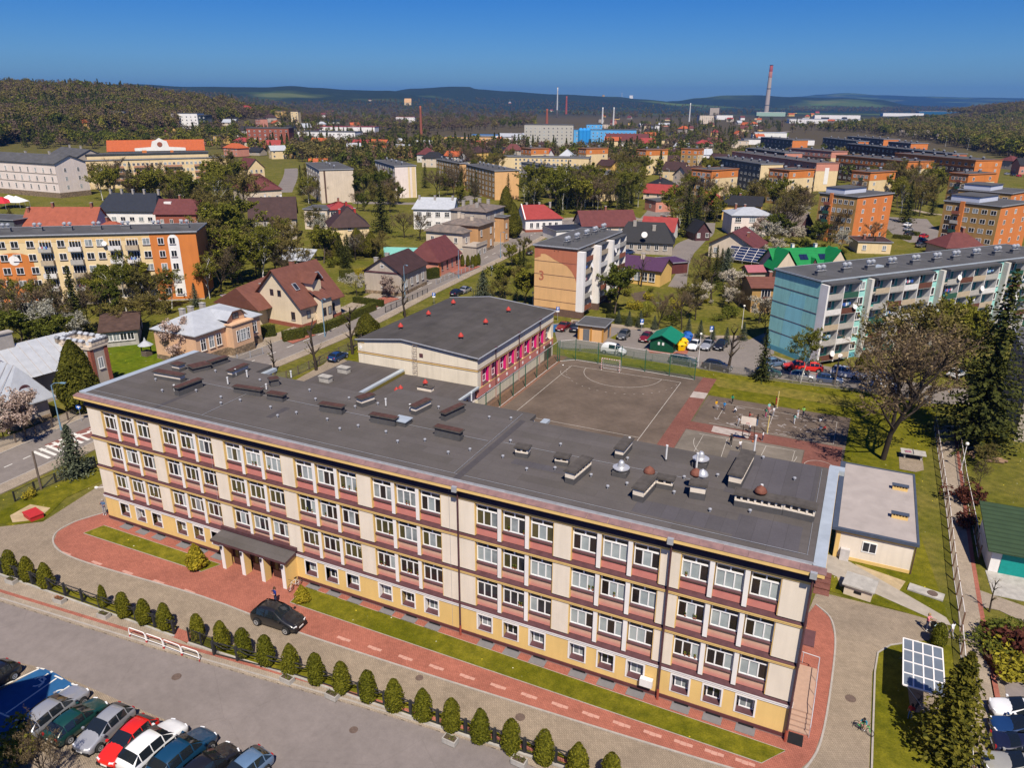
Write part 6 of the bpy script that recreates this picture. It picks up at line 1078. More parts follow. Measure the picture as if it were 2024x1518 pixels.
s = house('tower_villa', 'old rendered villa with patched zinc gable roof and round window by the crossing', 'villa', (-40, 770), (12, 790), (93, 769), 4.4, GREYR, RFZ, 3.6, 'y', .45, .3, R=(1, [1.6]), ch=((.5, .5),), chm=CHG, ov=.8, pl=STONE, depth=14, ww=1.3, wh=1.7, trz=.6)
o = s.part('round_window', MB().lathe([(.75, 0), (.75, .05), (.55, .05), (.55, .02)], n=18), [SOFF]); o.rotation_euler = (math.pi/2, 0, 0); o.location = (s.lc*.5, -.0, 4.9)
for i in range(1, 9): y = s.la*i/9; s.part('roof_seam', MB().tube((-.75, y, s.zroof(0, y)-.45), (s.lc/2, y, s.h+s.rise+.05), .05, .05, 4), [SEAM]); s.part('roof_seam', MB().tube((s.lc+.75, y, s.zroof(0, y)-.45), (s.lc/2, y, s.h+s.rise+.05), .05, .05, 4), [SEAM])
s.part('rear_wing', MB().box(s.lc-1, s.la*.45, 0, s.lc+9, s.la*1.05, 5.2), [GREYR]); w0, w1 = s.lc-3, s.lc+9.2; y0, y1 = s.la*.35, s.la*1.15; ym = (y0+y1)/2
s.part('rear_roof', MB().mesh([(w0, y0, 4.6), (w1, y0, 4.6), (w1, ym, 8.2), (w0, ym, 8.2), (w0, y1, 4.6), (w1, y1, 4.6)], [(0, 1, 2, 3), (3, 2, 5, 4)]), [RFZ])
for i in range(1, 9): x = w0+(w1-w0)*i/9; s.part('roof_seam', MB().tube((x, y0-.02, 4.64), (x, ym, 8.24), .05, .05, 4), [SEAM])
s.part('chimney', MB().box(w0+3, ym-.5, 7.5, w0+5, ym+.5, 10).box(w0+2.85, ym-.65, 10.001, w0+5.15, ym+.65, 10.2), [CHG])
s = house('brick_tower', 'square rendered tower with brick corners and crenellated top behind the school corner', 'tower', (117, 683), (177, 692), (213, 681), 6.8, GREYR, None, 0, R=(1, [3.6]), ch=(), ww=.9, wh=1.7)
s.part('brick_quoin', MB().box(s.lc-.6, -.06, 0, s.lc+.05, .6, 6.7), [BRK]); s.part('brick_quoin', MB().box(-.05, -.06, 0, .5, .5, 6.7), [BRK]); s.part('parapet', MB().box(-.2, -.2, 6.802, s.lc+.2, .3, 7.3).box(-.2, s.la-.3, 6.802, s.lc+.2, s.la+.2, 7.3).box(-.2, .3, 6.802, .3, s.la-.3, 7.3).box(s.lc-.3, .3, 6.802, s.lc+.2, s.la-.3, 7.3), [BEI]); s.part('roof', MB().box(.3, .3, 6.81, s.lc-.3, s.la-.3, 6.9), [RFZ])
for i in range(6):
    f = i/5
    for x, y in ((f*s.lc, 0), (f*s.lc, s.la), (0, f*s.la), (s.lc, f*s.la)):
        if (x, y) != (0, 0) or i: s.part('merlon', MB().box(x-.32, y-.25, 7.302, x+.32, y+.25, 8.0, 0).mesh([(x-.4, y-.35, 8.0), (x+.4, y-.35, 8.0), (x+.4, y+.35, 8.0), (x-.4, y+.35, 8.0), (x, y-.35, 8.3), (x, y+.35, 8.3)], [(0, 1, 4), (1, 2, 5, 4), (2, 3, 5), (3, 0, 4, 5)], 1), [BEI, RFZ])
s = house('red_roof_house', 'white house with red hipped roof at the street junction', 'house', (1034, 431), (1039, 431), (1111.3, 429), 4.6, WHR, RFR, 3.6, 'x', .0, .9, 11, R=(5, [1.4]), ch=((.15, .6), (.5, .6), (.8, .6)), chm=CHG, ww=1.1, wh=1.7, pl=BRK, door=.5); s.part('parapet_gable', MB().mesh([(-.35, -.5, 4.3), (-.35, 11.5, 4.3), (-.35, 5.5, 8.6), (-.02, -.5, 4.3), (-.02, 11.5, 4.3), (-.02, 5.5, 8.6)], [(0, 2, 1), (0, 3, 5, 2), (2, 5, 4, 1)]), [WHR])
house('maroon_roof_house', 'long house with maroon roof and small gables behind the peach block', 'house', None, (1152, 446), (1258, 444), 3.6, BEI, RFM, 4, 'x', depth=12, R=(5, [1.2]), ch=((.5, .5),)); house('blue_roof_shed', 'low building with dark blue roof behind the peach block', 'building', None, (1100, 457), (1180, 452), 3.2, WHR, RFDB, 0, R=(0, []), depth=10, ch=())
house('red_roof_house', 'house with bright red sheet roof right of the maroon roof', 'house', None, (1268, 452), (1331, 456), 3.2, WHR, RFR, 3.4, 'x', depth=9, R=(3, [1.2]), ch=((.5, .6), (.75, .6)))
s = house('black_roof_house', 'long grey house with black hipped roof behind the yellow school annex', 'house', (1218, 473), (1330, 478), (1345, 468), 3.8, GREYR, RFB, 4.6, 'y', .6, .6, R=(0, []), L=(6, [1.3]), ch=((.3, .35), (.4, .7)), chm=CHG, ww=1.1, wh=1.5); dish(s, 'L', s.la*.5, 5.6, 1., 2.)
s = house('yellow_annex', 'single-storey yellow building with purple sheet roof', 'building', (1216, 523), (1306, 533.5), (1321, 521), 4., mat('warm_yellow_render', (.62, .40, .13), .85, .05, kind='plaster'), RFP, 2., 'y', 0, 0, R=(0, []), L=(5, [1.]), ch=((.4, .5),), chm=BEI, ww=1.5, wh=2., trz=.5)
s = house('garage_row', 'row of maroon garages with flat roof beside the purple-roofed building', 'garage', None, (1314, 521.5), (1360, 518.5), 2.7, RFM, RFP, 0, R=(0, []), depth=7, ch=()); [s.part('garage_door', MB().box(.2+2.7*i, -.05, .05, 2.7+2.7*i, 0, 2.2), [mat('maroon_door', (.10, .03, .03))]) for i in range(int(s.lc/2.7))]
s = house('solar_house', 'cream house with asymmetrical maroon roof and brick chimney stack', 'house', (1396, 475), (1402, 479), (1491, 488), 4., BEI, RFM, 3.6, 'y', R=(2, [1.5]), depth=11, ch=((.75, .4),), ww=1.1, ov=.8)
SOLM = mat('solar_cell', (.012, .02, .06), .15, .15, 4, spec=.6)
def solar(label, p, rz, cols, rows, w, h, tilt, z):
    r = thing('solar_array', label, 'solar panel', p, rz)
    for i in range(cols):
        for j in range(rows):
            o = mk('solar_panel', MB().box(0, 0, 0, w-.06, h-.06, .04, 0).box(.05, .05, .041, w-.11, h-.11, .048, 1), [WPIL, SOLM], r, ((i-cols/2)*w, j*h*math.cos(tilt), z+j*h*math.sin(tilt))); o.rotation_euler = (tilt, 0, 0)
    for i in range(cols+1): mk('support', MB().tube(((i-cols/2)*w, .2, 0), ((i-cols/2)*w, .2, z), .05, .05, 5).tube(((i-cols/2)*w, rows*h*.8, 0), ((i-cols/2)*w, rows*h*.8*math.cos(tilt), z+rows*h*.8*math.sin(tilt)), .05, .05, 5), [GREYM], r)
solar('blue solar panel table on stilts in front of the maroon-roofed house', gp(1466, 522), math.radians(-14), 4, 5, 2.6, 1.05, .6, .9)
s = house('grey_house', 'pale grey two-storey house with low zinc hipped roof', 'house', (1443, 423), (1448, 424), (1529, 424.5), 6.6, PWHT, RFZ, 1.8, 'x', .9, .9, 11, R=(3, [1.3, 4.2]), ww=2., wh=1.6, cols=3, ch=((.2, .6), (.45, .7)), trz=.6)
house('barn', 'dark weathered barn right of the pale grey house', 'barn', None, (1530, 441), (1580, 447), 3.4, SOFF, mat('old_grey_sheet_roof'), 3.6, 'x', depth=9, R=(0, []), ch=()); house('dark_hut', 'small black-roofed wooden house left of the pale grey house', 'house', None, (1376, 457), (1404, 456), 3., BROWNM, RFB, 3., 'y', depth=8, R=(2, [1.]), ch=())
s = house('green_roof_house', 'house with bright green roof, dormers and solar panels', 'house', None, (1537, 531), (1668, 528), 3.4, BEI, RFG, 4., 'x', depth=10, R=(0, []), ch=((.35, .55), (.7, .55)), chm=WHR)
for x in (1.6, s.lc-2.2): s.part('front_gable', MB().mesh([(x-3.2, -1.6, 3.3), (x+3.2, -1.6, 3.3), (x, -1.6, 7.9), (x-3.2, 4.5, 3.3), (x+3.2, 4.5, 3.3), (x, 4.5, 7.9), (x-2.4, -1.2, .0), (x+2.4, -1.2, 0), (x-2.4, -1.2, 4), (x+2.4, -1.2, 4), (x, -1.2, 7)], [(0, 2, 5, 3), (1, 4, 5, 2)]).mesh([(x-2.4, -1.2, 0), (x+2.4, -1.2, 0), (x+2.4, -1.2, 3.9), (x, -1.2, 7.4), (x-2.4, -1.2, 3.9)], [(0, 1, 2, 3, 4)], 1), [RFG, BEI])
for x, n in ((6.5, 2), (11.5, 2), (16, 2)):
    for i in range(n): o = s.part('solar_panel', MB().box(0, 0, 0, 1., 1.7, .05), [SOLM]); y = 1.9; o.location = (x+1.06*i, y, s.zroof(x, y)+.12); o.rotation_euler = (math.atan2(4., 5), 0, 0)
for x in (9.5, 14.5): s.part('dormer', MB().mesh([(x-.9, .4, 3.9), (x+.9, .4, 3.9), (x, .4, 5.6), (x, 3.4, 5.6)], [(0, 2, 3), (1, 3, 2)]).mesh([(x-.7, .5, 3.8), (x+.7, .5, 3.8), (x, .5, 5.2)], [(0, 1, 2)], 1), [RFG, SOFF])
house('pink_roof_shed', 'garden shed with pink sheet roof near the solar panels', 'shed', None, (1481, 535), (1521, 534), 2.5, GREYR, mat('pink_sheet', (.32, .11, .13), .5, .1), 1., 'x', depth=4, R=(0, []), ch=())
s = house('brown_house', 'ochre two-storey house with flat brown roof left of the teal block', 'house', (1467.7, 549), (1488.3, 566.2), (1541, 565.5), 5.4, OCH, RFBR, 1.2, 'x', R=(1, [2.8]), ch=((.9, .7),), ww=1.9, wh=2., cols=3); s.part('balcony', MB().box(s.lc*.35, -1.1, 2.5, s.lc*.95, 0, 2.65).box(s.lc*.35, -1.12, 2.66, s.lc*.95, -1.08, 3.6), [RAILM[0]])
house('bungalow', 'flat pale yellow bungalow with brown garage roof behind the teal block', 'house', None, (1697, 478), (1763, 480), 3.2, YCRM, RFBD, 0, R=(2, [1.]), depth=9, ch=((.3, .5),)); house('brown_roof_house', 'house with dark brown hipped roof behind the teal block on the right', 'house', None, (1872, 487), (1950, 486), 3.2, BEI, RFM, 3.2, 'x', .9, .9, 9, R=(2, [1.]), ch=((.6, .5), (.8, .5)))
s = house('transformer_hut', 'small peach utility hut with grey roof in the car park', 'hut', (1143.5, 642), (1193.3, 648), (1208.6, 633.8), 2.8, PEACH, RFD, 0, R=(0, []), ch=(), ov=.6); s.part('metal_door', MB().box(-.05, s.la*.55, .1, 0, s.la*.8, 2.2), [mat('grey_door', (.13, .135, .15))]); [s.part('wooden_post', MB().box(-.12, y-.12, 0, .02, y+.12, 2.75), [mat('varnished_wood', (.42, .2, .04), .5)]) for y in (.1, s.la*.48, s.la-.1)]; s.part('door', MB().box(s.lc*.55, -.04, .1, s.lc*.8, 0, 2.2), [mat('grey_door')])
s = house('green_kiosk', 'dark green wooden kiosk with bright green gable roof', 'kiosk', (1287, 667), (1332, 674.5), (1346.5, 659), 2.2, mat('dark_green_boards', (.008, .07, .035), .6, .15), mat('bottle_green_sheet', (.01, .17, .10), .5, .08), 1., 'x', R=(0, []), ch=(), ov=.5); [s.part('notice', MB().box(-.04, y, 1.2, 0, y+.35, 1.7), [PAPER]) for y in (s.la*.4, s.la*.58)]
GT = mat('dark_green_tiles', (.035, .06, .03), .7, .12, kind='tiles', scale=2.5); s = thing('garage', 'garage with dark green tiled roof and teal up-and-over doors', 'garage', gp(1952, 1129), math.radians(3)); mk('wall', MB().box(0, 0, 0, 9, 6, 2.5), [WHR], s); mk('roof', MB().mesh([(-.5, -.6, 2.45), (9.3, -.6, 2.45), (9.3, 6.5, 3.9), (-.5, 6.5, 3.9), (-.5, -.6, 2.33), (9.3, -.6, 2.33), (9.3, 6.5, 3.75), (-.5, 6.5, 3.75)], [(0, 1, 2, 3), (5, 4, 7, 6), (0, 4, 5, 1), (0, 3, 7, 4)]), [GT], s)
for i in range(2): mk('garage_door', MB().box(.8+3.6*i, -.06, .05, 4.2+3.6*i, -.0, 2.15), [mat('teal_door', (.01, .25, .22), .5, .1)], s)
mk('floor_slab', MB().box(-.2, -4, 0, 9, 0, .05), [CONC], s)
s = Bld('shaded_house', 'dark shaded house wall at the right edge behind the spruce', 'house', (1978, 770), (2004, 872), (2060, 860), 9.5, eh=0.); s.walls(GREYR).flat(RFD, .3, .3, GREYM); s.wins('L', [2.5, s.la*.55, s.la-3], [1.5, 4.6, 7.2], 1.1, 1.5, 2)
s = thing('apartment_block', 'unseen cream block below the lower left corner shading the blue bays', 'apartment block', (22, -27.22, 0), math.radians(-42)); mk('wall', MB().box(0, -14, 0, 16, 0, 15.7), [YCRM], s); mk('roof', MB().box(-.2, -14.2, 15.7, 16.2, .2, 16), [RFD], s)  # out-of-view block, added to cast the shade lying on the bays
GMET = mat('green_fence_paint', (.012, .10, .06), .5, .1); NETG = mat('green_wire_net', (.015, .12, .07), .7, .22, kind='net'); WIRE = mat('grey_wire_net', (.20, .19, .18), .6, .30, kind='net'); BLUEL = mat('pale_blue_pole', (.16, .27, .36), .5, .1); OLDW = mat('weathered_wood', (.13, .10, .08), .9, .25, 5); BLUES = mat('sign_blue', (.01, .10, .42), .5, .05); WOODY = mat('yellow_post', (.60, .48, .18), .7, .1); REDP2 = mat('signal_red', (.42, .03, .03), .5, .1)
def lengths(P): return sum((b-a).length for a, b in zip(P, P[1:]))
def along(P, s):
    for a, b in zip(P, P[1:]):
        L = (b-a).length
        if s <= L: return a+(b-a)*(s/L), math.atan2(b.y-a.y, b.x-a.x)
        s -= L
    return P[-1], math.atan2(b.y-a.y, b.x-a.x)
def fence(label, P, h, step, style, pm, cat='fence', z=0., name='fence', net=None, lean=0):
    P = [Vector((*p[:2], 0)) for p in P]; r = thing(name, label, cat, P[0]); L = lengths(P); n = max(1, round(L/step)); st = L/n; o = P[0]
    pw = .085 if style == 'front' else .05; post = MB().box(-pw, -pw, 0, pw, pw, h+.05).data('post', [pm]); D = {}
    for i in range(n+1): p, rz = along(P, min(i*st, L-1e-4)); add('post', post, r, (p.x-o.x, p.y-o.y, z), rz)
    for i in range(n):
        p, rz = along(P, i*st); q, _ = along(P, min((i+1)*st, L-1e-4)); w = (q-p).length; rz = math.atan2(q.y-p.y, q.x-p.x); k = round(w, 1)
        if k not in D:
            b = MB(); a, c = .09, w-.09
            if style == 'front':
                for z0 in (.08, h-.08): b.box(a, -.03, z0, c, .03, z0+.07)
                for x in (a, c-.05): b.box(x, -.025, .151, x+.05, .025, h-.081)
                pts = [Vector((a+(c-a)*t/10, 0, h-.1-.32*math.sin(math.pi*t/10))) for t in range(11)]; b.path(pts, .04, 5)
                for j in range(1, 4): b.box(a+.12*j, -.01, .126, a+.12*j+.018, .01, h*.55)
            elif style == 'bars':
                for z0 in (.08, h-.06): b.box(a, -.02, z0, c, .02, z0+.045)
                for j in range(int((c-a)/.13)+1): b.box(a+.13*j, -.009, .126, a+.13*j+.018, .009, h-.061)
            else:
                for z0 in (.03, h-.04): b.box(a, -.018, z0, c, .018, z0+.036)
                if style == 'frame':
                    for x in (a, c-.03): b.box(x, -.018, .067, x+.03, .018, h-.041)
                b.face([(a, .021, .06), (c, .021, .06), (c, .021, h-.03), (a, .021, h-.03)], 1)
            D[k] = b.data('fence_panel', [pm if not net or style != 'rail' else WPIL, net or pm])
        add('fence_panel', D[k], r, (p.x-o.x, p.y-o.y, z), rz)
    return r
fence('black metal fence with curved bars left of the pedestrian gate', [gp(-120, 1098), gp(0, 1134), gp(345, 1256)], 1.25, 2.05, 'front', DARKM, z=.12)
fence('long black metal fence with curved bars right of the pedestrian gate', [gp(424, 1297), gp(600, 1342), gp(900, 1447), gp(1160, 1532)], 1.25, 2.15, 'front', DARKM, z=.12)
fence('open black barred gate leaf beside the red crossing', [gp(375, 1271), gp(424, 1290)], 1.3, 1.3, 'bars', DARKM, 'gate', .12, 'gate')
b = MB(); strip(b, [gp(-120, 1103), gp(0, 1138), gp(345, 1261)], .16, .0, .2); strip(b, [gp(372, 1274), gp(600, 1346), gp(900, 1451), gp(1150, 1532)], .16, 0, .2); struct('fence_footing', b, CONC)
b = MB(); strip(b, [gp(-100, 1096), gp(0, 1128), gp(340, 1248)], 1.1, 0, .1); strip(b, [gp(375, 1262), gp(600, 1334), gp(900, 1436), gp(1150, 1520)], 1.1, 0, .1); struct('verge', b, LAWN)
sheet('red_threshold', [(340, 1262), (352, 1244), (384, 1256), (372, 1274)], .126, REDP)
fence('tall green wire fence between the sports hall yard and the football court', [Vector((22.7, y, 0)) for y in (36, 50, 66.3)], 3.6, 4.3, 'rail', GMET, net=NETG)
fence('tall green wire fence behind the football goal', [Vector((22.9, 66.6, 0)), Vector((23, 68.6, 0)), Vector((33, 68.2, 0)), Vector((45, 67.6, 0))], 3.6, 4.3, 'rail', GMET, net=NETG)
fence('low grey wire fence along the estate road', [gp(1112, 690), gp(1300, 716), gp(1440, 739), gp(1560, 757), gp(1700, 774), gp(1840, 800)], 1.3, 3.2, 'frame', mat('grey_fence_paint', (.2, .19, .18), .6, .15), net=WIRE)
fence('wire fence with white top rail on the left of the long footpath', [gp(1846, 842), gp(1872, 1020), gp(1886, 1150), gp(1900, 1242)], 1.5, 2.4, 'rail', mat('rusty_post', (.16, .09, .06), .7, .2), net=WIRE)
fence('wire fence with white top rail on the right of the long footpath', [gp(1890, 852), gp(1906, 960), gp(1926, 1060), gp(1934, 1106)], 1.5, 2.4, 'rail', mat('rusty_post'), net=WIRE)
fence('wire fence beside the bicycle shelter and the footpath', [gp(1896, 1262), gp(1906, 1380), gp(1916, 1550)], 1.4, 2.2, 'rail', mat('rusty_post'), net=WIRE)
fence('dark post fence between the low wing and the avenue', [gp(462, 770), gp(570, 750), gp(690, 693), gp(715, 676)], 1.4, 2.6, 'frame', OLDW, net=WIRE); fence('wire fence on the corner lawn beside the street', [gp(30, 992), gp(78, 968), gp(190, 922)], 1.2, 2.4, 'frame', DARKM, net=WIRE)
fence('garden fence of the cottage along the avenue', [gp(762, 618), gp(845, 580)], 1.2, 2.2, 'frame', DARKM, net=WIRE); fence('garden fence of the pink hall along the avenue', [gp(862, 562), gp(935, 532)], 1.2, 2.2, 'frame', GREYM, net=WIRE); fence('garden fence of the villa along the avenue', [gp(300, 765), gp(520, 700)], 1.2, 2.4, 'frame', GREYM, net=WIRE); fence('garden fence of the tower villa along the avenue', [gp(-60, 905), gp(60, 868), gp(165, 818)], 1.3, 2.4, 'frame', OLDW, net=WIRE)
r = thing('hoop_barrier', 'white tubular hoop barrier with red feet on the pavement', 'barrier', gp(256.5, 1260.7)); o = r.location.copy(); HP = [gp(*q) for q in ((256.5, 1260.7), (290.3, 1272.7), (324.4, 1284.8), (360, 1298.4), (395.9, 1310.4))]
for i in range(4):
    a, c = HP[i]-o, HP[i+1]-o; d = (c-a).normalized(); a += d*.05; c -= d*.05; Z = lambda p, z: Vector((p.x, p.y, z))
    mk('hoop', MB().path([Z(a, .3), Z(a, .82), Z(a+d*.05, .95), Z(a+d*.18, 1.02), Z(c-d*.18, 1.02), Z(c-d*.05, .95), Z(c, .82), Z(c, .3)], .035, 7).tube(Z(a, .42), Z(c, .42), .025, .025, 6).tube(Z(a, .1), Z(a, .31), .045, .045, 7, 1).tube(Z(c, .1), Z(c, .31), .045, .045, 7, 1), [WHITE, REDP2], r)
PLT = MB().box(-.5, -.28, 0, .5, .28, .38, 0).box(-.42, -.2, .381, .42, .2, .40, 1)
for (u, v), m, nm in zip(((23.7, 1152), (118.6, 1190), (206, 1220), (568, 1347), (657, 1379), (1026, 1510), (890, 1468)), (L_GREEN, mat('rust_flowers', (.25, .09, .03), .8, .3, 8), L_GREEN, L_GREEN, L_GREEN, L_GREEN, L_GREEN), ('at the left end of the fence', 'with rust coloured flowers', 'under the thin small thuja', 'left one below the black car', 'right one below the black car', 'near the bottom edge of the picture', 'second from the bottom edge')):
    p = gp(u, v, .12); r = thing('planter', 'grey concrete planter on the pavement '+nm, 'planter', p, -.05 if u > 300 else .08, 'planters along the fence'); mk('box', PLT, [CONC, SOIL], r); b = MB()
    for k in range(50): leafquad(b, (rnd.uniform(-.4, .4), rnd.uniform(-.18, .18), .42+rnd.random()*.14), .06, rnd, 0)
    mk('flowers' if m != L_GREEN else 'foliage', b, [m], r)
def lamp(label, uv, h, kind='globe', ang=0, col=None):
    r = thing('street_lamp' if kind != 'globe' else 'globe_lamp', label, 'lamp', gp(*uv), ang)
    if kind == 'globe': mk('pole', MB().tube((0, 0, 0), (0, 0, h-.2), .05, .04, 8).tube((0, 0, 0), (0, 0, .5), .08, .08, 8), [col or WPIL], r); mk('globe', MB().lathe([(.02, -.22), (.16, -.16), (.22, 0), (.16, .16), (.02, .22)], (0, 0, h), 12), [mat('opal_globe', (.75, .72, .62), .3, .03)], r, smooth=True); mk('collar', MB().lathe([(.08, h-.3), (.1, h-.2)], n=8), [CONC], r)
    else: mk('pole', MB().tube((0, 0, 0), (0, 0, h), .09, .06, 8).tube((0, 0, 0), (0, 0, 1), .12, .12, 8), [col or GREYM], r); mk('arm', MB().path([Vector((0, 0, h)), Vector((.5, 0, h+.35)), Vector((1.5, 0, h+.45))], .04, 6), [col or GREYM], r); mk('lamp_head', MB().box(1.4, -.14, h+.38, 2.1, .14, h+.5), [col or GREYM], r)
lamp('white globe lamp leaning beside the long footpath', (1899, 931), 3.5); lamp('white globe lamp in the estate car park', (1379.4, 725.3), 5.6); lamp('globe lamp in the gardens left of the teal block', (1466, 650), 4.5); lamp('small white globe lamp below the peach block', (1053, 606), 3)
for t_, uv, h in (('below the brown-roofed house', (642.4, 666), 7), ('below the grey cottage', (800.6, 588), 7), ('beside the pink hall', (907, 551), 7), ('beside the orange-fronted tenement', (989.5, 511), 7)): lamp('pale blue street lamp on the avenue '+t_, uv, h, 'arm', -.6, BLUEL)
lamp('pale blue street lamp by the tower villa', (121, 850), 6.2, 'arm', 0.3, BLUEL)
for i, (u, v, h) in enumerate(((1320, 372, 9), (1346, 352, 9), (1362, 338, 9), (1380, 325, 9), (1395, 318, 9), (1408, 310, 9), (1868, 290, 10), (1912, 296, 10), (1952, 300, 10), (1988, 306, 10))): lamp(('tall pale lamp on the road behind the trees, %s' % ('nearest', 'second nearest', 'third nearest', 'third farthest', 'second farthest', 'farthest')[i]) if i < 6 else ('lamp at the edge of the woods, %s' % ('leftmost of four', 'second from left', 'third from left', 'rightmost of four')[i-6]), (u, v), h, 'arm', 2.6, mat('pale_grey_pole', (.5, .52, .52)))
def pole(label, uv, h, m=OLDW, r0=.13, extra=None): r = thing('utility_pole', label, 'pole', gp(*uv)); mk('pole', MB().tube((0, 0, 0), (.05, .0, h), r0, r0*.8, 8), [m], r); extra and extra(r); return r
pole('weathered wooden pole on the corner lawn by the street', (81.8, 967), 4.6)
pole('wooden pole with a round floodlight beside the estate road', (1649, 762.5), 4.9, extra=lambda r: (mk('floodlight', MB().lathe([(.05, 0), (.3, .1), (.34, .16)], (0, 0, 0), 14), [WPIL], r, (.1, -.1, 4.9))).__setattr__('rotation_euler', (1.4, 0, .3)))
def psign(label, uv, h, txt='P', rnd_=False, plate=True, face=.55):
    r = thing('road_sign', label, 'sign', gp(*uv), face); mk('pole', MB().tube((0, .03, 0), (0, .03, h), .03, .03, 6), [GREYM], r)
    if rnd_: o = mk('sign_face', MB().lathe([(.34, 0), (.34, .02)], n=20), [BLUES], r, (0, .0, h-.3)); o.rotation_euler = (math.pi/2, 0, 0); mk('symbol', MB().box(-.2, -.03, h-.36, .2, -.024, h-.24).box(-.05, -.0305, h-.52, .05, -.0245, h-.08), [WHITE], r)
    else:
        mk('sign_face', MB().box(-.33, -.01, h-.7, .33, .01, h), [BLUES], r)
        mk('letter', MB().box(-.14, -.02, h-.6, -.04, -.011, h-.1).box(-.039, -.02, h-.2, .12, -.011, h-.1).box(-.039, -.02, h-.43, .12, -.011, h-.34).box(.08, -.0205, h-.4, .17, -.0115, h-.14), [WHITE], r)
        if plate: mk('plate', MB().box(-.3, -.01, h-1.05, .3, .01, h-.74), [WHITE], r)
psign('blue parking sign with white plate in front of the peach block', (1102, 634.6), 2.9); psign('blue parking sign behind the grey hatchback and hut', (1267.6, 657), 2.6); psign('blue parking sign among the small spruces by the silver car', (1404, 674), 2.8); psign('blue parking sign beside the avenue behind the gym roof', (858, 602), 2.6); psign('blue parking sign beside the avenue near the pink hall', (972, 546), 2.6); psign('round blue sign on a pole by the left corner of the school', (161, 833), 2.4, rnd_=True)
r = thing('football_goal', 'red and white football goal at the far end of the court', 'goal', (32.0, 65.65, .02)); STP = mat('striped_goal', (.72, .68, .66), .5, .03)
b = MB()
for s_ in (-1, 1):
    for k in range(10): b.tube((s_*1.5, 0, .2*k), (s_*1.5, 0, .2*k+.2), .05, .05, 6, k % 2)
for k in range(15): b.tube((-1.5+.2*k, 0, 2.0), (-1.3+.2*k, 0, 2.0), .05, .05, 6, k % 2)
mk('frame', b, [STP, mat('goal_red', (.45, .1, .09), .5)], r); mk('net_support', MB().path([Vector((-1.5, 0, 2)), Vector((-1.5, .5, 1.9)), Vector((-1.5, .9, .05)), Vector((1.5, .9, .05)), Vector((1.5, .5, 1.9)), Vector((1.5, 0, 2))], .025, 5), [STP], r); mk('goal_net', MB().face([(-1.5, .5, 1.9), (1.5, .5, 1.9), (1.5, .9, .05), (-1.5, .9, .05)]), [mat('white_net', (.5, .5, .5), .8, .2, kind='net')], r)
for lb, uv in (('yellow volleyball post at the grassy edge of the court', (1535.7, 806)), ('yellow volleyball post next to the red court strip', (1516.2, 857))): r = thing('volleyball_post', lb, 'post', gp(*uv, .02)); mk('pole', MB().tube((0, 0, 0), (0, 0, 2.5), .07, .07, 8), [WOODY], r); mk('ground_plate', MB().box(-.15, -.15, 0, .15, .15, .03), [GREYM], r); mk('hook', MB().box(-.03, -.1, 2.3, .03, -.06, 2.4), [GREYM], r)
r = thing('basketball_hoop', 'basketball backboard on dark steel stand seen from behind', 'basketball hoop', (56.0, 48.2, .03)); SR = mat('dark_steel', (.05, .035, .03), .5, .2)
mk('backboard', MB().box(-.9, -1.15, 2.6, .9, -1.1, 3.65), [mat('worn_white_board', (.66, .58, .5), .8, .12, 1.5)], r); mk('stand', MB().path([Vector((-.75, .5, 0)), Vector((-.6, 0, 2.9)), Vector((-.5, -1.1, 3.1))], .05, 6).path([Vector((.75, .5, 0)), Vector((.6, 0, 2.9)), Vector((.5, -1.1, 3.1))], .05, 6).path([Vector((-.75, .5, .04)), Vector((.75, .5, .04)), Vector((.8, 1.3, .04)), Vector((-.8, 1.3, .04)), Vector((-.75, .5, .04))], .05, 5).tube((0, 1.3, .05), (0, .1, 2.7), .04, .04, 5), [SR], r); b = MB(); b.path([Vector((.23*math.cos(t), -1.42+.23*math.sin(t), 2.9)) for t in [math.pi*k/8 for k in range(17)]], .015, 5); mk('rim', b, [REDP2], r)
tag(mk('basketball', MB().lathe([(.02, -.13), (.09, -.09), (.125, 0), (.09, .09), (.02, .13)], n=12), [mat('orange_ball', (.5, .13, .04), .6, .05)], None, gp(1488, 872.5, .16), smooth=True), 'orange basketball lying on the court below the hoop', 'ball'); tag(mk('ball', MB().lathe([(.02, -.11), (.08, -.07), (.11, 0), (.08, .07), (.02, .11)], n=12), [WHITE], None, gp(1112.8, 721.6, .14), smooth=True), 'small white ball in the far corner of the football court', 'ball')
r = thing('table_tennis_table', 'grey concrete table tennis table on a paved patch of lawn', 'table', gp(1803, 905, .06), .05); mk('table_top', MB().box(-1.37, -.76, .7, 1.37, .76, .78), [CONC], r); [mk('leg', MB().box(x-.08, -.5, 0, x+.08, .5, .699), [CONC], r) for x in (-.9, .9)]; mk('net_bar', MB().box(-.01, -.76, .781, .01, .76, .92), [GREYM], r)
sheet('paved_patch', [(1776, 895), (1795, 887), (1822, 893), (1826, 930), (1810, 934), (1778, 928)], .055, PAVE); tag(mk('jacket', MB().box(-.35, -.22, 0, .35, .22, .05).box(-.2, -.15, .051, .25, .2, .09), [mat('patterned_cloth', (.5, .4, .45), .9, .4, 12, c2=(.3, .03, .08))], None, gp(1795, 893, .85), .3), 'crumpled patterned jacket lying on the table tennis table', 'jacket')
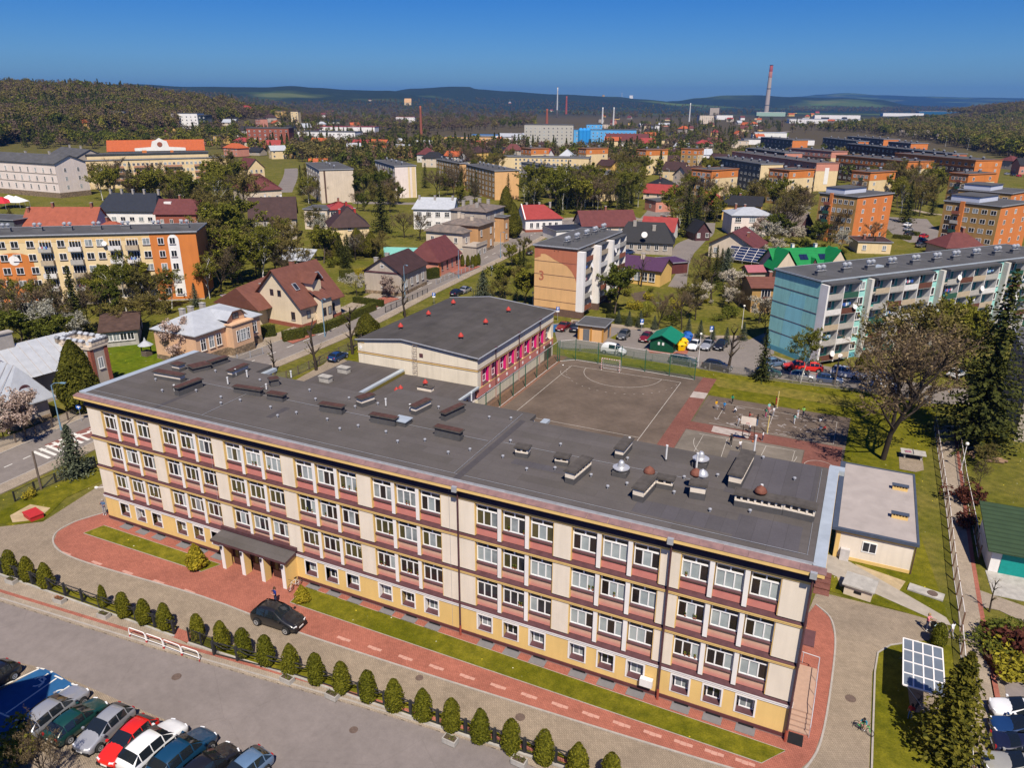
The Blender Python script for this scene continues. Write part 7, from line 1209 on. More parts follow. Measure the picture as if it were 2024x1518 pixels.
for lb, (u, v), m in (('yellow recycling container nearest the green kiosk', (1344.5, 692), 'yellow'), ('yellow recycling container behind the nearest yellow one', (1350, 685), 'yellow'), ('blue recycling container behind the yellow ones', (1355, 678), 'blue'), ('blue recycling container at the back of the row', (1359, 672), 'blue')):
    r = thing('recycling_container', lb, 'container', gp(u, v, .03), .6, 'recycling containers'); c = mat('plastic_'+m, (.68, .42, .0) if m == 'yellow' else (.01, .09, .35), .4, .06); mk('body', MB().mesh([(-.55, -.55, .05), (.55, -.55, .05), (.55, .55, .05), (-.55, .55, .05), (-.7, -.7, 1.1), (.7, -.7, 1.1), (.7, .7, 1.1), (-.7, .7, 1.1), (-.4, -.4, 1.55), (.4, -.4, 1.55), (.4, .4, 1.55), (-.4, .4, 1.55)], [(0, 1, 5, 4), (1, 2, 6, 5), (2, 3, 7, 6), (3, 0, 4, 7), (4, 5, 9, 8), (5, 6, 10, 9), (6, 7, 11, 10), (7, 4, 8, 11), (8, 9, 10, 11)]), [c], r); mk('slot', MB().box(-.2, -.73, .9, .2, -.68, 1.05), [BLACK], r)
r = thing('sand_bin', 'low red box on a patch of sand by the corner lawn', 'box', gp(67, 1022, .06), -.2); mk('body', MB().box(-.9, -.6, 0, .9, .6, .45), [REDP2], r); mk('lid', MB().box(-.96, -.66, .452, .96, .66, .54), [REDP2], r)
r = thing('ventilation_shelter', 'low concrete shaft with mossy slab lid on the lawn beside the annex', 'shaft', gp(1697, 1172, .05), -.15); mk('body', MB().box(-1.1, -.9, 0, 1.1, .9, 1.0), [BEI], r); mk('lid', MB().box(-1.3, -1.1, 1.002, 1.3, 1.1, 1.14), [CONC], r); mk('grille', MB().box(-.3, -.93, .4, .3, -.9, .65), [BLACK], r)
r = thing('sewer_cover', 'old concrete sewer slab with round lid in the lawn', 'cover', gp(1830, 1172, .05), -.2); mk('slab', MB().box(-1.4, -.55, 0, 1.4, .55, .14), [CONC], r); mk('lid', MB().lathe([(.42, .0), (.42, .18)], (.5, 0, 0), 18), [mat('cast_iron')], r)
r = thing('garden_well', 'wooden garden well with pale conical roof', 'well', gp(291, 703)); mk('well_box', MB().box(-.6, -.6, 0, .6, .6, .9), [OLDW], r); [mk('post', MB().box(x-.07, y-.07, .9, x+.07, y+.07, 2.0), [OLDW], r) for x, y in ((-.5, -.5), (.5, .5))]; mk('roof', MB().lathe([(1.25, 1.9), (.75, 2.25), (.25, 2.6), (.04, 3.2)], n=8), [RFZ], r)
r = thing('bicycle_shelter', 'bicycle shelter with translucent panel roof on steel posts', 'shelter', (74.2, 8.7, .06), math.radians(-91)); PC = mat('clouded_polycarbonate', (.14, .165, .20), .25, .12, .8, spec=.6)
for i in range(4):
    for j in range(4): mk('pane', MB().box(-2.7+1.35*i+.04, -1.3+.65*j+.03, 0, -2.7+1.35*(i+1)-.04, -1.3+.65*(j+1)-.03, .03), [PC], r, (0, 0, 2.3))
b = MB()
for i in range(5): b.box(-2.7+1.35*i-.05, -1.3, 2.27, -2.7+1.35*i+.05, 1.3, 2.36)
for j in range(5): b.box(-2.7, -1.3+.65*j-.045, 2.26, 2.7, -1.3+.65*j+.045, 2.365)
mk('frame', b, [WPIL], r)
for x in (-2.6, 0, 2.6): mk('post', MB().tube((x, .9, 0), (x, 1.2, 2.27), .05, .05, 6).tube((x, .9, 0), (x, -1.1, 2.27), .03, .03, 5), [GREYM], r)
sheet('shelter_floor', [(1775, 1304), (1786, 1302), (1800, 1410), (1855, 1412), (1860, 1300), (1790, 1298)], .065, PAVE)
def ring(b, c, R, t, m=0, n=18):
    pts = [Vector((c[0]+R*math.cos(2*math.pi*k/n), c[1], c[2]+R*math.sin(2*math.pi*k/n))) for k in range(n+1)]; b.path(pts, t, 5, m)
def bike(label, uv, rz, col, z=.04, sc=1., lean=0.):
    r = thing('bicycle', label, 'bicycle', gp(*uv, z), rz, None, sc); r.rotation_euler = (lean, 0, rz); fr = mat('bike_'+col[0], col[1], .4, .05)
    for x in (-.52, .52):
        b = MB(); ring(b, (0, 0, 0), .33, .025); w = mk('wheel', b, [RUBBER], r, (x, 0, .35)); b = MB(); [b.tube((0, 0, 0), (.31*math.cos(a), 0, .31*math.sin(a)), .006, .006, 3) for a in [k*.785 for k in range(8)]]; mk('spokes', b, [GREYM], w)
    P = dict(bb=(-.08, 0, .33), st=(-.2, 0, .8), hd=(.36, 0, .82), fk=(.52, 0, .35), rr=(-.52, 0, .35)); b = MB()
    for a, c in (('bb', 'st'), ('st', 'hd'), ('bb', 'hd'), ('hd', 'fk'), ('bb', 'rr'), ('st', 'rr')): b.tube(P[a], P[c], .025, .025, 6)
    mk('frame', b, [fr], r); mk('handlebar', MB().path([Vector((.36, 0, .82)), Vector((.33, 0, 1.0)), Vector((.36, -.28, 1.02))], .016, 5).tube((.33, 0, 1.0), (.36, .28, 1.02), .016, .016, 5), [BLACK], r); mk('saddle', MB().box(-.34, -.07, .9, -.08, .07, .95).tube((-.2, 0, .8), (-.22, 0, .92), .015, .015, 5), [BLACK], r); mk('pedals', MB().tube((-.08, -.12, .2), (-.08, .12, .46), .015, .015, 4), [BLACK], r); return r
bike('white mountain bike leaning against the porch side wall', (584.5, 1163), math.radians(-93), ('white', (.6, .58, .55)), lean=.12)
bike('small bright green bicycle ridden by a child on the driveway', (1706, 1447), math.radians(-28), ('green', (.05, .5, .12)), .04, .85)
bike('black bicycle parked under the bicycle shelter', (1812, 1402), math.radians(70), ('black', (.03, .03, .03)), .07)
H = math.degrees
person('child with blue shirt and helmet riding the green bicycle', (1706, 1447), -118, 1.42, 'ride', 'cyan', 'skin', 'dark', .14, p=gp(1706, 1447, .02))
person('man in dark blue jacket holding a phone to his face behind the black car', (546, 1196), -115, 1.8, 'phone', 'royal', 'navy', 'brown', .045); person('man in blue shirt shading his eyes at the corner of the school', (208, 1018), -70, 1.82, 'phone', 'jeans', 'grey', 'grey', .045)
person('woman in salmon top pushing a stroller at the side gate', (1830, 1247), -25, 1.7, 'reach', 'pink', 'navy', 'blond', .04); person('woman in light patterned top walking behind the stroller', (1878, 1262), 140, 1.65, 'walk', 'white', 'grey', 'dark', .05); person('person in red and blue standing by the shelter in the spruce shade', (1797, 1423), 90, 1.4, 'stand', 'red', 'jeans', 'dark', .065); person('pedestrian in purple at the far street junction', (1046, 476), 20, 1.7, 'walk', 'royal', 'black', 'dark', .12)
r = thing('stroller', 'black baby stroller with pastel blanket at the side gate', 'stroller', gp(1848, 1252, .04), math.radians(-30)); mk('seat', MB().mesh([(-.3, -.25, .45), (.35, -.25, .45), (.35, .25, .45), (-.3, .25, .45), (-.4, -.28, .95), (.1, -.28, .7), (.1, .28, .7), (-.4, .28, .95)], [(0, 3, 2, 1), (0, 1, 5, 4), (2, 3, 7, 6), (3, 0, 4, 7), (1, 2, 6, 5)]), [BLACK], r); mk('blanket', MB().box(-.1, -.22, .7, .36, .22, .76), [mat('pastel_blanket', (.55, .5, .55), .9, .3, 15, c2=(.3, .5, .5))], r); mk('handle', MB().path([Vector((-.35, -.25, .9)), Vector((-.75, -.25, 1.05)), Vector((-.75, .25, 1.05)), Vector((-.35, .25, .9))], .02, 5), [GREYM], r)
for x, y in ((-.3, -.28), (-.3, .28), (.35, -.24), (.35, .24)): o = mk('wheel', MB().lathe([(.14, -.03), (.14, .03)], n=12), [RUBBER], r, (x, y, .14)); o.rotation_euler = (math.pi/2, 0, 0)
mk('chassis', MB().tube((-.3, 0, .14), (.1, 0, .6), .03, .03, 5).tube((.35, 0, .14), (-.1, 0, .6), .03, .03, 5), [GREYM], r)
for lb, (u, v), a, h, ps, tp, lg, hr in (('child in yellow shirt playing at the left of the court', (1415, 809), -60, 1.4, 'walk', 'yellow', 'grey', 'dark'), ('child in bright blue shirt near the left of the court', (1431, 812), 80, 1.4, 'stand', 'blue', 'navy', 'blond'), ('child in dark green shirt running by the grass edge', (1447, 798), 60, 1.38, 'walk', 'green', 'black', 'dark'), ('child in white shirt crouching to draw with chalk', (1453, 816), 180, 1.4, 'crouch', 'white', 'navy', 'dark'),
      ('child in red shirt behind the basketball backboard', (1480, 834), 20, 1.45, 'reach', 'red', 'black', 'dark'), ('woman with long dark hair in jeans watching the children', (1496, 842), 170, 1.68, 'reach', 'black', 'jeans', 'dark'), ('child in red beside the far yellow post', (1533, 802), 20, 1.4, 'reach', 'red', 'red', 'brown'), ('child in mint top walking in the middle of the court', (1519, 815), -70, 1.45, 'walk', 'teal', 'pink', 'blond'),
      ('child in green top and pink leggings in the middle of the court', (1513, 825), 200, 1.4, 'stand', 'green', 'magenta', 'dark'), ('child in white and pale blue right of the green-topped one', (1528, 823), 150, 1.45, 'stand', 'white', 'grey', 'dark'), ('child in teal top and white trousers on the right half of the court', (1569, 838), 30, 1.45, 'reach', 'teal', 'white', 'dark'), ('child in grey standing behind the teal-topped one', (1576, 827), -40, 1.45, 'stand', 'grey', 'white', 'brown'), ('child in lime shirt by the far edge of the court', (1587, 823), 70, 1.45, 'walk', 'lime', 'navy', 'dark'),
      ('child in black crouching at the right of the court', (1622, 834), 160, 1.45, 'crouch', 'black', 'white', 'dark'), ('child in navy sitting on the ground drawing', (1621, 850), 200, 1.35, 'crouch', 'navy', 'jeans', 'dark'), ('child in red sitting on the ground at the right of the court', (1629, 852), 20, 1.35, 'crouch', 'red', 'black', 'brown'), ('child in white under the basketball backboard', (1459, 843), 210, 1.4, 'walk', 'white', 'grey', 'dark'), ('child in white standing right of the hoop stand', (1481, 855), 100, 1.45, 'stand', 'white', 'navy', 'blond'),
      ('bare-armed teenager in black running under the hoop', (1444, 881), -90, 1.65, 'walk', 'black', 'black', 'brown'), ('boy in white T-shirt walking by the hoop on the near court', (1462, 890), -60, 1.4, 'walk', 'white', 'navy', 'blond'), ('boy in white with hands at his face beside the ball', (1507, 872), 180, 1.45, 'phone', 'white', 'navy', 'brown')):
    person(lb, (u, v), a, h, ps, tp, lg, hr, .034, 'children playing on the sports court')
def carw(t, col, label, rw, fw, side, z=.03, group=None, name=None, cat='car'):
    "from the ground contact of the two visible wheels; side = +1 when the car lies to the left of that line"
    D = cardata(t); a, b_ = gp(*rw, z), gp(*fw, z); d = (b_-a).normalized(); n = Vector((-d.y, d.x, 0))
    xm = ((D['xf']-.82)+(D['xr']+.78))/2; p = (a+b_)/2+n*side*D['w']*.95-d*xm
    return car_at(t, col, label, p, math.atan2(d.y, d.x), group, name, cat)
carw('suv', 'black', 'black sport utility car standing in front of the school entrance', (513.6, 1237), (561.8, 1252.5), 1, .04)
K = lambda x, y: (x/3.748, 1260+y/3.748); GP_ = 'cars parked in the bays by the street'
carw('hatch', 'black', 'black hatchback left of the blue disabled bays', K(97, 318), K(-115, 470), -1, .035, GP_); carw('estate', 'silver', 'silver estate car beside the blue disabled bays', K(358, 714), K(592, 524), 1, .035, GP_); carw('hatch', 'dgreen', 'dark green hatchback between the silver estate and silver hatchback', K(523, 784), K(752, 604), 1, .035, GP_)
carw('hatch', 'silver', 'silver hatchback facing the viewer left of the red car', K(950, 656), K(748, 838), -1, .035, GP_); carw('hatch', 'bright', 'bright red hatchback parked in the row', K(1135, 742), K(925, 942), -1, .035, GP_); carw('suv', 'white', 'white crossover with dark rear window right of the red car', K(1112, 985), K(1318, 802), 1, .035, GP_)
carw('suv', 'petrol', 'petrol blue off-road car right of the white one', K(1330, 1050), K(1530, 872), 1, .035, GP_); carw('hatch', 'black', 'black car with dark bonnet at the bottom edge', K(1500, 1140), K(1710, 972), 1, .035, GP_); carw('hatch', 'lblue', 'pale blue-grey car rightmost in the row at the bottom edge', K(1955, 1022), K(1760, 1190), -1, .035, GP_)
GE = 'cars in the estate car park'
for t, col, lb, a, c in (('sedan', 'dred', 'dark red saloon beside the blue bay', (1121.9, 644.5), (1104.7, 656.5)), ('suv', 'navy', 'navy people carrier left of the utility hut', (1134.5, 659.5), (1142, 645)), ('hatch', 'grey', 'grey hatchback behind the white van', (1239, 661.5), (1225, 673.5)), ('hatch', 'dred', 'dark red hatchback left of the green kiosk', (1284, 666), (1268.5, 679)),
      ('hatch', 'white', 'white hatchback right of the yellow containers', (1377.5, 681.8), (1364.5, 695)), ('sedan', 'silver', 'silver saloon right of the white hatchback', (1406, 680), (1389.5, 695)), ('hatch', 'black', 'black hatchback rightmost of the bay by the young spruces', (1431, 681.5), (1416, 695)), ('hatch', 'yellow' if 0 else 'blue', 'small blue hatchback parked beside the low wing', (655, 717), (682, 704)), ('hatch', 'black', 'black car seen from behind left of the peach block', (1043, 508), (1051, 497)),
      ('hatch', 'silver', 'silver car parked on the avenue behind the gym roof', (912, 581), (928, 573)), ('hatch', 'navy', 'navy car parked on the avenue behind the gym roof', (896, 586), (911, 580)), ('hatch', 'lblue', 'pale blue car half hidden by the spruce at the estate road', (1520, 724), (1540, 721)), ('hatch', 'dgreen', 'dark green car behind the spruce at the estate road', (1500, 741), (1536, 744)), ('pickup', 'bright', 'bright red pickup at the foot of the teal block', (1598, 731), (1556, 729)), ('hatch', 'bright', 'bright red hatchback behind the birch', (1612, 733), (1588, 731)),
      ('hatch', 'white', 'white car behind the bare tree at the estate road', (1730, 763), (1766, 770)), ('hatch', 'white', 'white car hidden behind the tall spruce', (1880, 748), (1900, 740)), ('hatch', 'red', 'red car under the tall spruce by the shaded house', (1970, 772), (1985, 776)), ('hatch', 'blue', 'blue car by the black-roofed house', (1236, 503), (1248, 501))): car(t, col, lb, a, c, .025, GE)
carw('van', 'white', 'white delivery van behind the wire fence', (1194.5, 699), (1223.5, 703.8), 1, .025, GE); carw('estate', 'grey', 'grey estate car parked along the estate road', (1330.9, 718.5), (1361.7, 724.3), 1, .025, GE); carw('estate', 'black', 'black estate car parked along the estate road', (1398.6, 729.5), (1427.6, 735), 1, .025, GE); carw('hatch', 'silver', 'silver-green hatchback parked behind the birch', (1572, 751), (1600, 755), 1, .025, GE); carw('hatch', 'blue', 'dark blue hatchback beside the wooden pole', (1622, 757), (1654, 761), 1, .025, GE); carw('mpv', 'white', 'white people carrier in front of the teal block', (1652, 744.5), (1686, 749.8), 1, .025, GE); carw('estate', 'silver', 'silver estate car right of the white people carrier', (1750, 755.5), (1715.5, 752), -1, .025, GE)
for t, col, lb, a, c in (('hatch', 'white', 'white hatchback at the right edge, topmost of the row', (2058, 1428), (1976, 1412)), ('hatch', 'blue', 'bright blue hatchback at the right edge under the white one', (2062, 1466), (1978, 1449)), ('sedan', 'navy', 'navy saloon showing its tail lamp at the right edge', (1988, 1487), (2080, 1508)), ('estate', 'beige', 'silver-beige car at the bottom right corner', (2064, 1543), (1974, 1524))): car(t, col, lb, a, c, .06, 'cars parked at the right edge')
i = 0
for u, v, n, dx, dy in ((1336, 377, 5, 6, -3.4), (1792, 438, 4, 1.5, 9), (1826, 470, 3, -3, 9), (540, 296, 7, 7.5, -.5), (575, 298, 7, 7.5, -1), (470, 394, 4, 10, 1), (640, 392, 4, 9, -2), (865, 400, 3, 8, 1), (1990, 345, 3, 12, 2), (76, 272, 4, 6, 1)):
    for k in range(n):
        p = gp(u+dx*k, v+dy*k, .05); col = ('white', 'silver', 'black', 'red', 'blue', 'grey')[i % 6]; i += 1
        car_at('hatch', col, 'tiny distant %s parked car %s' % (col, {1336: 'on the lamp-lined road', 1792: 'beside the nearest orange block', 1826: 'in the right-hand estate car park', 540: 'in the far market car park front row', 575: 'in the far market car park back row', 470: 'under the maroon hall', 640: 'in the yard behind the beige block', 865: 'below the ochre block', 1990: 'beside the far sheds on the right', 76: 'under the hillside on the left'}[u]), p, 1.0+rnd.uniform(-.1, .1), 'distant parked cars %d' % u)
def far_house(label, u, v, w, d, h, rise, wall, roof, rz, hip=0., group='far houses of the town', name='far_house', win=True, cat='house'):
    s = Bld.__new__(Bld); p = gp(u, v); p.z = zg(p.x, p.y); s.h, s.lc, s.la, s.rz, s.o = h, w, d, rz, p; BL.append(s); s.root = thing(name, label, cat, p, rz, group); s.walls(wall)
    if rise: s.pitched(roof, rise, 'x' if w >= d else 'y', .5, hip*min(w, d)*.5, hip*min(w, d)*.5); s.chim([(.4, .6)], CHB)
    else: s.flat(roof, .2, .4)
    if win: s.wins('R', rect(max(2, int(w/4)), w, 2), [1.2+3*k for k in range(max(1, int(h/3)))], 1.3, 1.4, 2); s.wins('L', rect(max(1, int(d/5)), d, 2), [1.2+3*k for k in range(max(1, int(h/3)))], 1.3, 1.4, 2)
    return s
WLS = [('white', WHR), ('cream', YCRM), ('grey', GREYR), ('beige', BEI), ('pink', PKR), ('yellow', mat('warm_yellow_render'))]; RFS = [('red', RFR, 1), ('dark brown', RFBD, 1), ('maroon', RFM, 1), ('dark grey', RFD, 0), ('orange', RFO, 1), ('pale zinc', RFZ, 1), ('black', RFB, 1)]
LANDM = [('the white tenement', 60, 390), ('the cream balcony block', 300, 370), ('the orange-roofed civic building', 310, 300), ('the maroon hall', 515, 395), ('the beige block', 650, 400), ('the white block', 790, 395), ('the ochre blocks', 940, 400), ('the grey-brown blocks', 1130, 400), ('the pale yellow low block', 1080, 350), ('the lamp-lined road', 1350, 370), ('the orange point blocks', 1500, 400), ('the dark estate blocks', 1700, 330), ('the nearest orange block', 1690, 480), ('the yellow block', 200, 600), ('the brown-roofed house', 600, 650), ('the villa', 400, 700), ('the tower villa', 90, 830), ('the grey cottage', 790, 590), ('the pink hall', 870, 545), ('the tenements', 940, 500), ('the yellow villa', 690, 480), ('the steep-roofed tenement', 540, 480), ('the white house', 855, 450), ('the red-roofed house', 1075, 465), ('the peach block', 1120, 620), ('the black-roofed house', 1290, 500), ('the purple-roofed annex', 1270, 560), ('the solar panels', 1466, 540), ('the grey house', 1490, 455), ('the green-roofed house', 1600, 530), ('the brown house', 1510, 605), ('the teal block', 1600, 720), ('the estate car park', 1300, 690), ('the sports court', 1500, 840), ('the annex', 1730, 1100), ('the long footpath', 1880, 1000), ('the blue factory', 1120, 290), ('the tall chimney', 1514, 225), ('the hillside', 150, 250), ('the far right woods', 1850, 280), ('the shaded house', 1990, 850), ('the orange-red roofs', 130, 440), ('the bicycle shelter', 1830, 1350), ('the street corner lawn', 120, 960)]
def where(u, v):
    b = min(LANDM, key=lambda q: (q[1]-u)**2+((q[2]-v)*1.8)**2); du, dv = u-b[1], v-b[2]
    rel = ('behind' if dv < 0 else 'in front of') if abs(dv)*2.2 > abs(du) else ('left of' if du < 0 else 'right of'); return rel+' '+b[0]
USED = {}
def uniq(lb):
    USED[lb] = USED.get(lb, 0)+1; return lb
r = random.Random(11); cells = []
for (u0, v0, u1, v1, n) in ((40, 256, 330, 296, 14), (380, 258, 640, 300, 22), (440, 300, 600, 318, 6), (300, 226, 760, 258, 24), (700, 195, 900, 215, 9), (640, 296, 860, 316, 9), (560, 318, 1000, 335, 6), (860, 280, 1110, 330, 16), (1180, 232, 1500, 300, 42), (1120, 300, 1420, 345, 12), (1230, 350, 1370, 420, 6), (1540, 222, 1700, 245, 9), (640, 205, 1200, 235, 8), (1400, 430, 1480, 470, 1), (1960, 330, 2030, 350, 2)):
    for k in range(n):
        for t in range(30):
            u, v = r.uniform(u0, u1), r.uniform(v0, v1)
            if all(abs(u-a)/(26+(v-200)*.35) > .55 or abs(v-c)/(5+(v-200)*.09) > .5 for a, c in cells): break
        cells.append((u, v)); wn, wm = r.choice(WLS); rn, rm, pit = r.choice(RFS); big = r.random() < .2
        w = r.uniform(14, 26) if big else r.uniform(9, 14); d = r.uniform(8, 11); h = r.choice((3.2, 5.8, 6.2)) if pit else r.choice((4, 6.5, 9))
        far_house(uniq('distant %s house with %s %s roof %s' % (wn, rn, 'pitched' if pit else 'flat', where(u, v))), u, v, w, d, h, r.uniform(2.5, 4.2) if pit else 0, wm, rm, r.uniform(-.5, 1.1), r.choice((0, 0, .8)), win=v > 240)
for lb, u, v, w, d, h, rise, wl, rf, rz, nm in (('white villa high on the wooded hillside', 360, 232, 22, 14, 9, 3, WHR, RFZ, .5, 'villa'), ('yellow house with dark green roof below the hillside', 116, 268, 18, 12, 6, 4, YCRM, mat('dark_green_sheet', (.02, .06, .035), .6), .4, 'far_house'), ('white and glass office building behind the orange roof', 346, 282, 26, 16, 14, 0, WHR, RFD, .4, 'office_building'), ('dark glass office building behind the orange roof', 374, 282, 20, 16, 13, 0, mat('dark_glass_wall', (.02, .03, .045), .2, .3, .4), RFD, .4, 'office_building'), ('red brick modern office on the left of the market', 492, 300, 34, 20, 16, 0, BRK, RFD, .5, 'office_building'), ('grey cylinder-fronted hall below the hillside', 200, 282, 30, 16, 9, 0, mat('bluish_sheet', (.30, .33, .40), .6, .08), RFD, .3, 'hall'),
       ('white block with red roof storey beside the woods', 783, 246, 34, 18, 13, 0, WHR, RFR, .4, 'office_building'), ('long white market hall with red roof strip', 630, 268, 70, 20, 6, 0, WHR, RFR, .35, 'market_hall'), ('white logistics shed with grey roof', 590, 282, 60, 24, 7, 0, WHR, RFD, .3, 'warehouse'), ('yellow silo building in the market area', 578, 262, 10, 9, 16, 0, YCRM, RFD, .3, 'silo_building'), ('pale concrete factory hall left of the blue factory', 1036, 290, 46, 22, 20, 0, mat('pale_concrete', (.42, .40, .35), .9, .1), RFD, .33, 'factory'), ('bright blue factory hall with dark roof', 1104, 284, 78, 22, 14, 0, mat('bright_blue_cladding', (.10, .34, .62), .6, .15, .06), RFD, .33, 'factory'), ('blue factory tower at the right end of the blue hall', 1158, 284, 16, 16, 19, 0, mat('bright_blue_cladding'), RFD, .33, 'factory'),
       ('low peach hall in front of the brown trees', 878, 284, 50, 16, 7, 0, PEACH, RFD, .35, 'hall'), ('hall with blue roof left of the white shed', 930, 276, 60, 18, 5, 0, WHR, mat('blue_sheet', (.04, .16, .38), .5), .3, 'hall'), ('zinc-roofed shed left of the pale factory', 985, 281, 30, 18, 6, 3, WHR, RFZ, .3, 'shed'), ('zinc-roofed second shed left of the pale factory', 1015, 281, 16, 18, 6, 3, WHR, RFZ, .3, 'shed'), ('long white factory roof beyond the town', 1560, 243, 170, 40, 8, 0, WHR, RFZ, .3, 'factory'), ('wide white warehouse beyond the right woods', 1745, 229, 130, 40, 10, 0, WHR, RFZ, .25, 'warehouse'), ('teal-fronted long warehouse beyond the right woods', 1815, 229, 150, 40, 13, 0, mat('petrol_cladding', (.02, .10, .2), .6), RFZ, .25, 'warehouse'), ('small white hall at the far right woods', 1920, 230, 80, 30, 9, 0, WHR, RFZ, .25, 'warehouse'),
       ('pale office slab among the far trees', 1382, 244, 30, 14, 16, 0, BEI, RFD, .6, 'office_building'), ('grey cooling tower block beyond the town', 1402, 232, 26, 20, 26, 0, GREYR, GREYR, .3, 'cooling_tower'), ('white hall beside the cooling tower', 1416, 236, 40, 20, 10, 0, WHR, WHR, .3, 'factory'), ('white storage tank block of the refinery', 1243, 214, 22, 22, 34, 0, WHR, WHR, .2, 'factory'), ('long dark-roofed shed behind the small gardens', 1470, 285, 70, 24, 5, 0, WHR, RFD, .3, 'warehouse'), ('white low depot by the ring road', 1488, 272, 40, 16, 6, 0, WHR, RFZ, .3, 'depot'), ('cream flats on the ridge left of the church', 745, 206, 90, 14, 16, 0, YCRM, RFR, .3, 'apartment_block'), ('cream flats on the ridge right of the church', 850, 206, 60, 14, 15, 0, YCRM, RFZ, .3, 'apartment_block'), ('orange gabled church roof in front of the ridge flats', 800, 221, 26, 18, 10, 14, YCRM, mat('pale_orange_roof', (.5, .3, .14)), .4, 'church'),
       ('maroon wide-roofed shop with solar panels near the blue factory', 1197, 290, 40, 24, 6, 6, WHR, RFM, .3, 'shop'), ('long pale green-roofed plant beyond the town', 1495, 229, 90, 30, 12, 0, mat('pale_green_wall', (.30, .42, .34)), WHR, .25, 'factory'), ('white-roofed long sheds beyond the estate', 1610, 234, 120, 30, 9, 0, WHR, WHR, .25, 'warehouse')):
    far_house(lb, u, v, w, d, h, rise, wl, rf, rz, 0, 'far halls and factories', nm, win=h > 6 and v > 238, cat=nm.replace('_', ' '))
def chimney(label, uv, h, r0, m, bands=None):
    p = gp(*uv); p.z = zg(p.x, p.y); r = thing('factory_chimney', label, 'chimney', p); mk('shaft', MB().lathe([(r0*(1-.38*t/8), h*t/8) for t in range(9)], n=14), [m], r, smooth=True)
    if bands:
        for a, c, bm in bands: q = lambda t: r0*(1-.38*t)*1.015; mk('painted_band', MB().lathe([(q(a), h*a), (q(c), h*c)], n=14), [bm], r, smooth=True)
    mk('rim', MB().lathe([(r0*.64, h*.985), (r0*.68, h*.99), (r0*.68, h*1.0)], n=14), [DARKM], r)
RW1, RW2 = mat('chimney_red', (.28, .055, .04), .8), mat('chimney_white', (.55, .5, .47), .8)
chimney('very tall red and white banded chimney on the horizon', (1514, 223), 190, 10.5, mat('chimney_concrete', (.40, .33, .28), .9, .08), [(.74, .86, mat('faded_red', (.32, .13, .09), .9)), (.861, 1.0, RW1), (.5, .52, DARKM), (.16, .175, DARKM)])
chimney('slim white and dark steel stack left of the red brick stack', (1100.9, 232), 78, 2.4, mat('steel_stack', (.45, .45, .45), .5), [(.0, .25, mat('sooty_steel', (.07, .06, .06)))]); chimney('red brick stack of the old works', (1119, 225), 60, 4.2, mat('stack_brick', (.30, .07, .05), .9)); chimney('short brown brick stack beside the blue factory', (1080.7, 252), 30, 2.6, BRK); chimney('slender red brick stack beside the bare trees', (833, 275), 36, 1.7, BRK)
for i, (u, v, h) in enumerate(((1134, 211, 80), (1149, 210, 70), (1166, 210, 95), (1179, 210, 85), (1228, 213, 75), (1190, 248, 32), (1212, 247, 32), (1362, 240, 40))): chimney('thin grey refinery or plant stack, number %d counted from the left' % (i+1) if 0 else ('thin pale stack %s' % ('left of the refinery columns, first', 'left of the refinery columns, second', 'left of the refinery columns, tallest', 'just left of the refinery columns', 'right of the refinery columns', 'right of the blue factory', 'farther right of the blue factory', 'among the houses before the cooling tower')[i]), (u, v), h, 1.8, mat('pale_stack', (.5, .5, .49), .5))
p0 = gp(1197, 213); r = thing('refinery_columns', 'cluster of pale refinery columns and pipes on the skyline', 'refinery', p0)
for k in range(9): mk('column', MB().lathe([(3, 0), (3, 50+20*math.sin(k*2.1)), (1, 56+20*math.sin(k*2.1))], n=8), [mat('pale_stack')], r, (-40+10*k, rnd.uniform(-15, 15), 0))
for k in range(3): mk('silo', MB().lathe([(2.6, 0), (2.6, 15), (1, 17)], n=12), [mat('silo_blue', (.03, .25, .6), .4)], thing('blue_silo', 'bright blue silo %s at the end of the blue factory' % ('left', 'middle', 'right')[k], 'silo', gp(1147+7*k, 289), 0, 'blue silos'))
for i, (u, v, w) in enumerate(((8, 412, 6), (22, 408, 7), (36, 410, 6))): r = thing('market_tent', 'white market tent at the left edge, %s' % ('leftmost with red panels', 'middle one', 'rightmost')[i], 'tent', gp(u, v), .4, 'market tents'); mk('canopy', MB().mesh([(-w/2, -w/2, 2.3), (w/2, -w/2, 2.3), (w/2, w/2, 2.3), (-w/2, w/2, 2.3), (0, 0, 4.6)], [(0, 1, 4), (1, 2, 4), (2, 3, 4), (3, 0, 4)]), [WHITE if i else mat('tent_red', (.5, .03, .04))], r); [mk('post', MB().tube((x*w/2, y*w/2, 0), (x*w/2, y*w/2, 2.3), .06, .06, 5), [GREYM], r) for x in (-1, 1) for y in (-1, 1)]
for lb, P, w, m in (('street', ((1270, 455), (1300, 420), (1330, 378), (1352, 350), (1375, 325), (1405, 305)), 9, ASPH2), ('street', ((560, 380), (575, 345), (568, 325), (520, 312), (470, 305)), 8, ASPH2), ('market_square', ((480, 299), (560, 303), (660, 290)), 34, ASPH2), ('street', ((1500, 264), (1512, 268), (1535, 262), (1560, 259)), 9, ASPH2), ('street', ((1785, 430), (1800, 450), (1822, 468), (1850, 480)), 16, ASPH2), ('footpath', ((1780, 408), (1830, 420), (1870, 425)), 3, PAVES), ('street', ((1000, 366), (900, 398), (830, 402), (700, 400)), 7, ASPH2), ('street', ((1345, 520), (1352, 485), (1392, 465), (1400, 440)), 5, ASPH2)):
    b = MB(); strip(b, curve_pts([gp(*q) for q in P], 4), w, 0, .03); struct(lb, b, m)
sheet('ring_road_verge', [(1490, 275), (1520, 268), (1560, 262), (1555, 272), (1520, 280)], .02, mat('bright_lawn'))
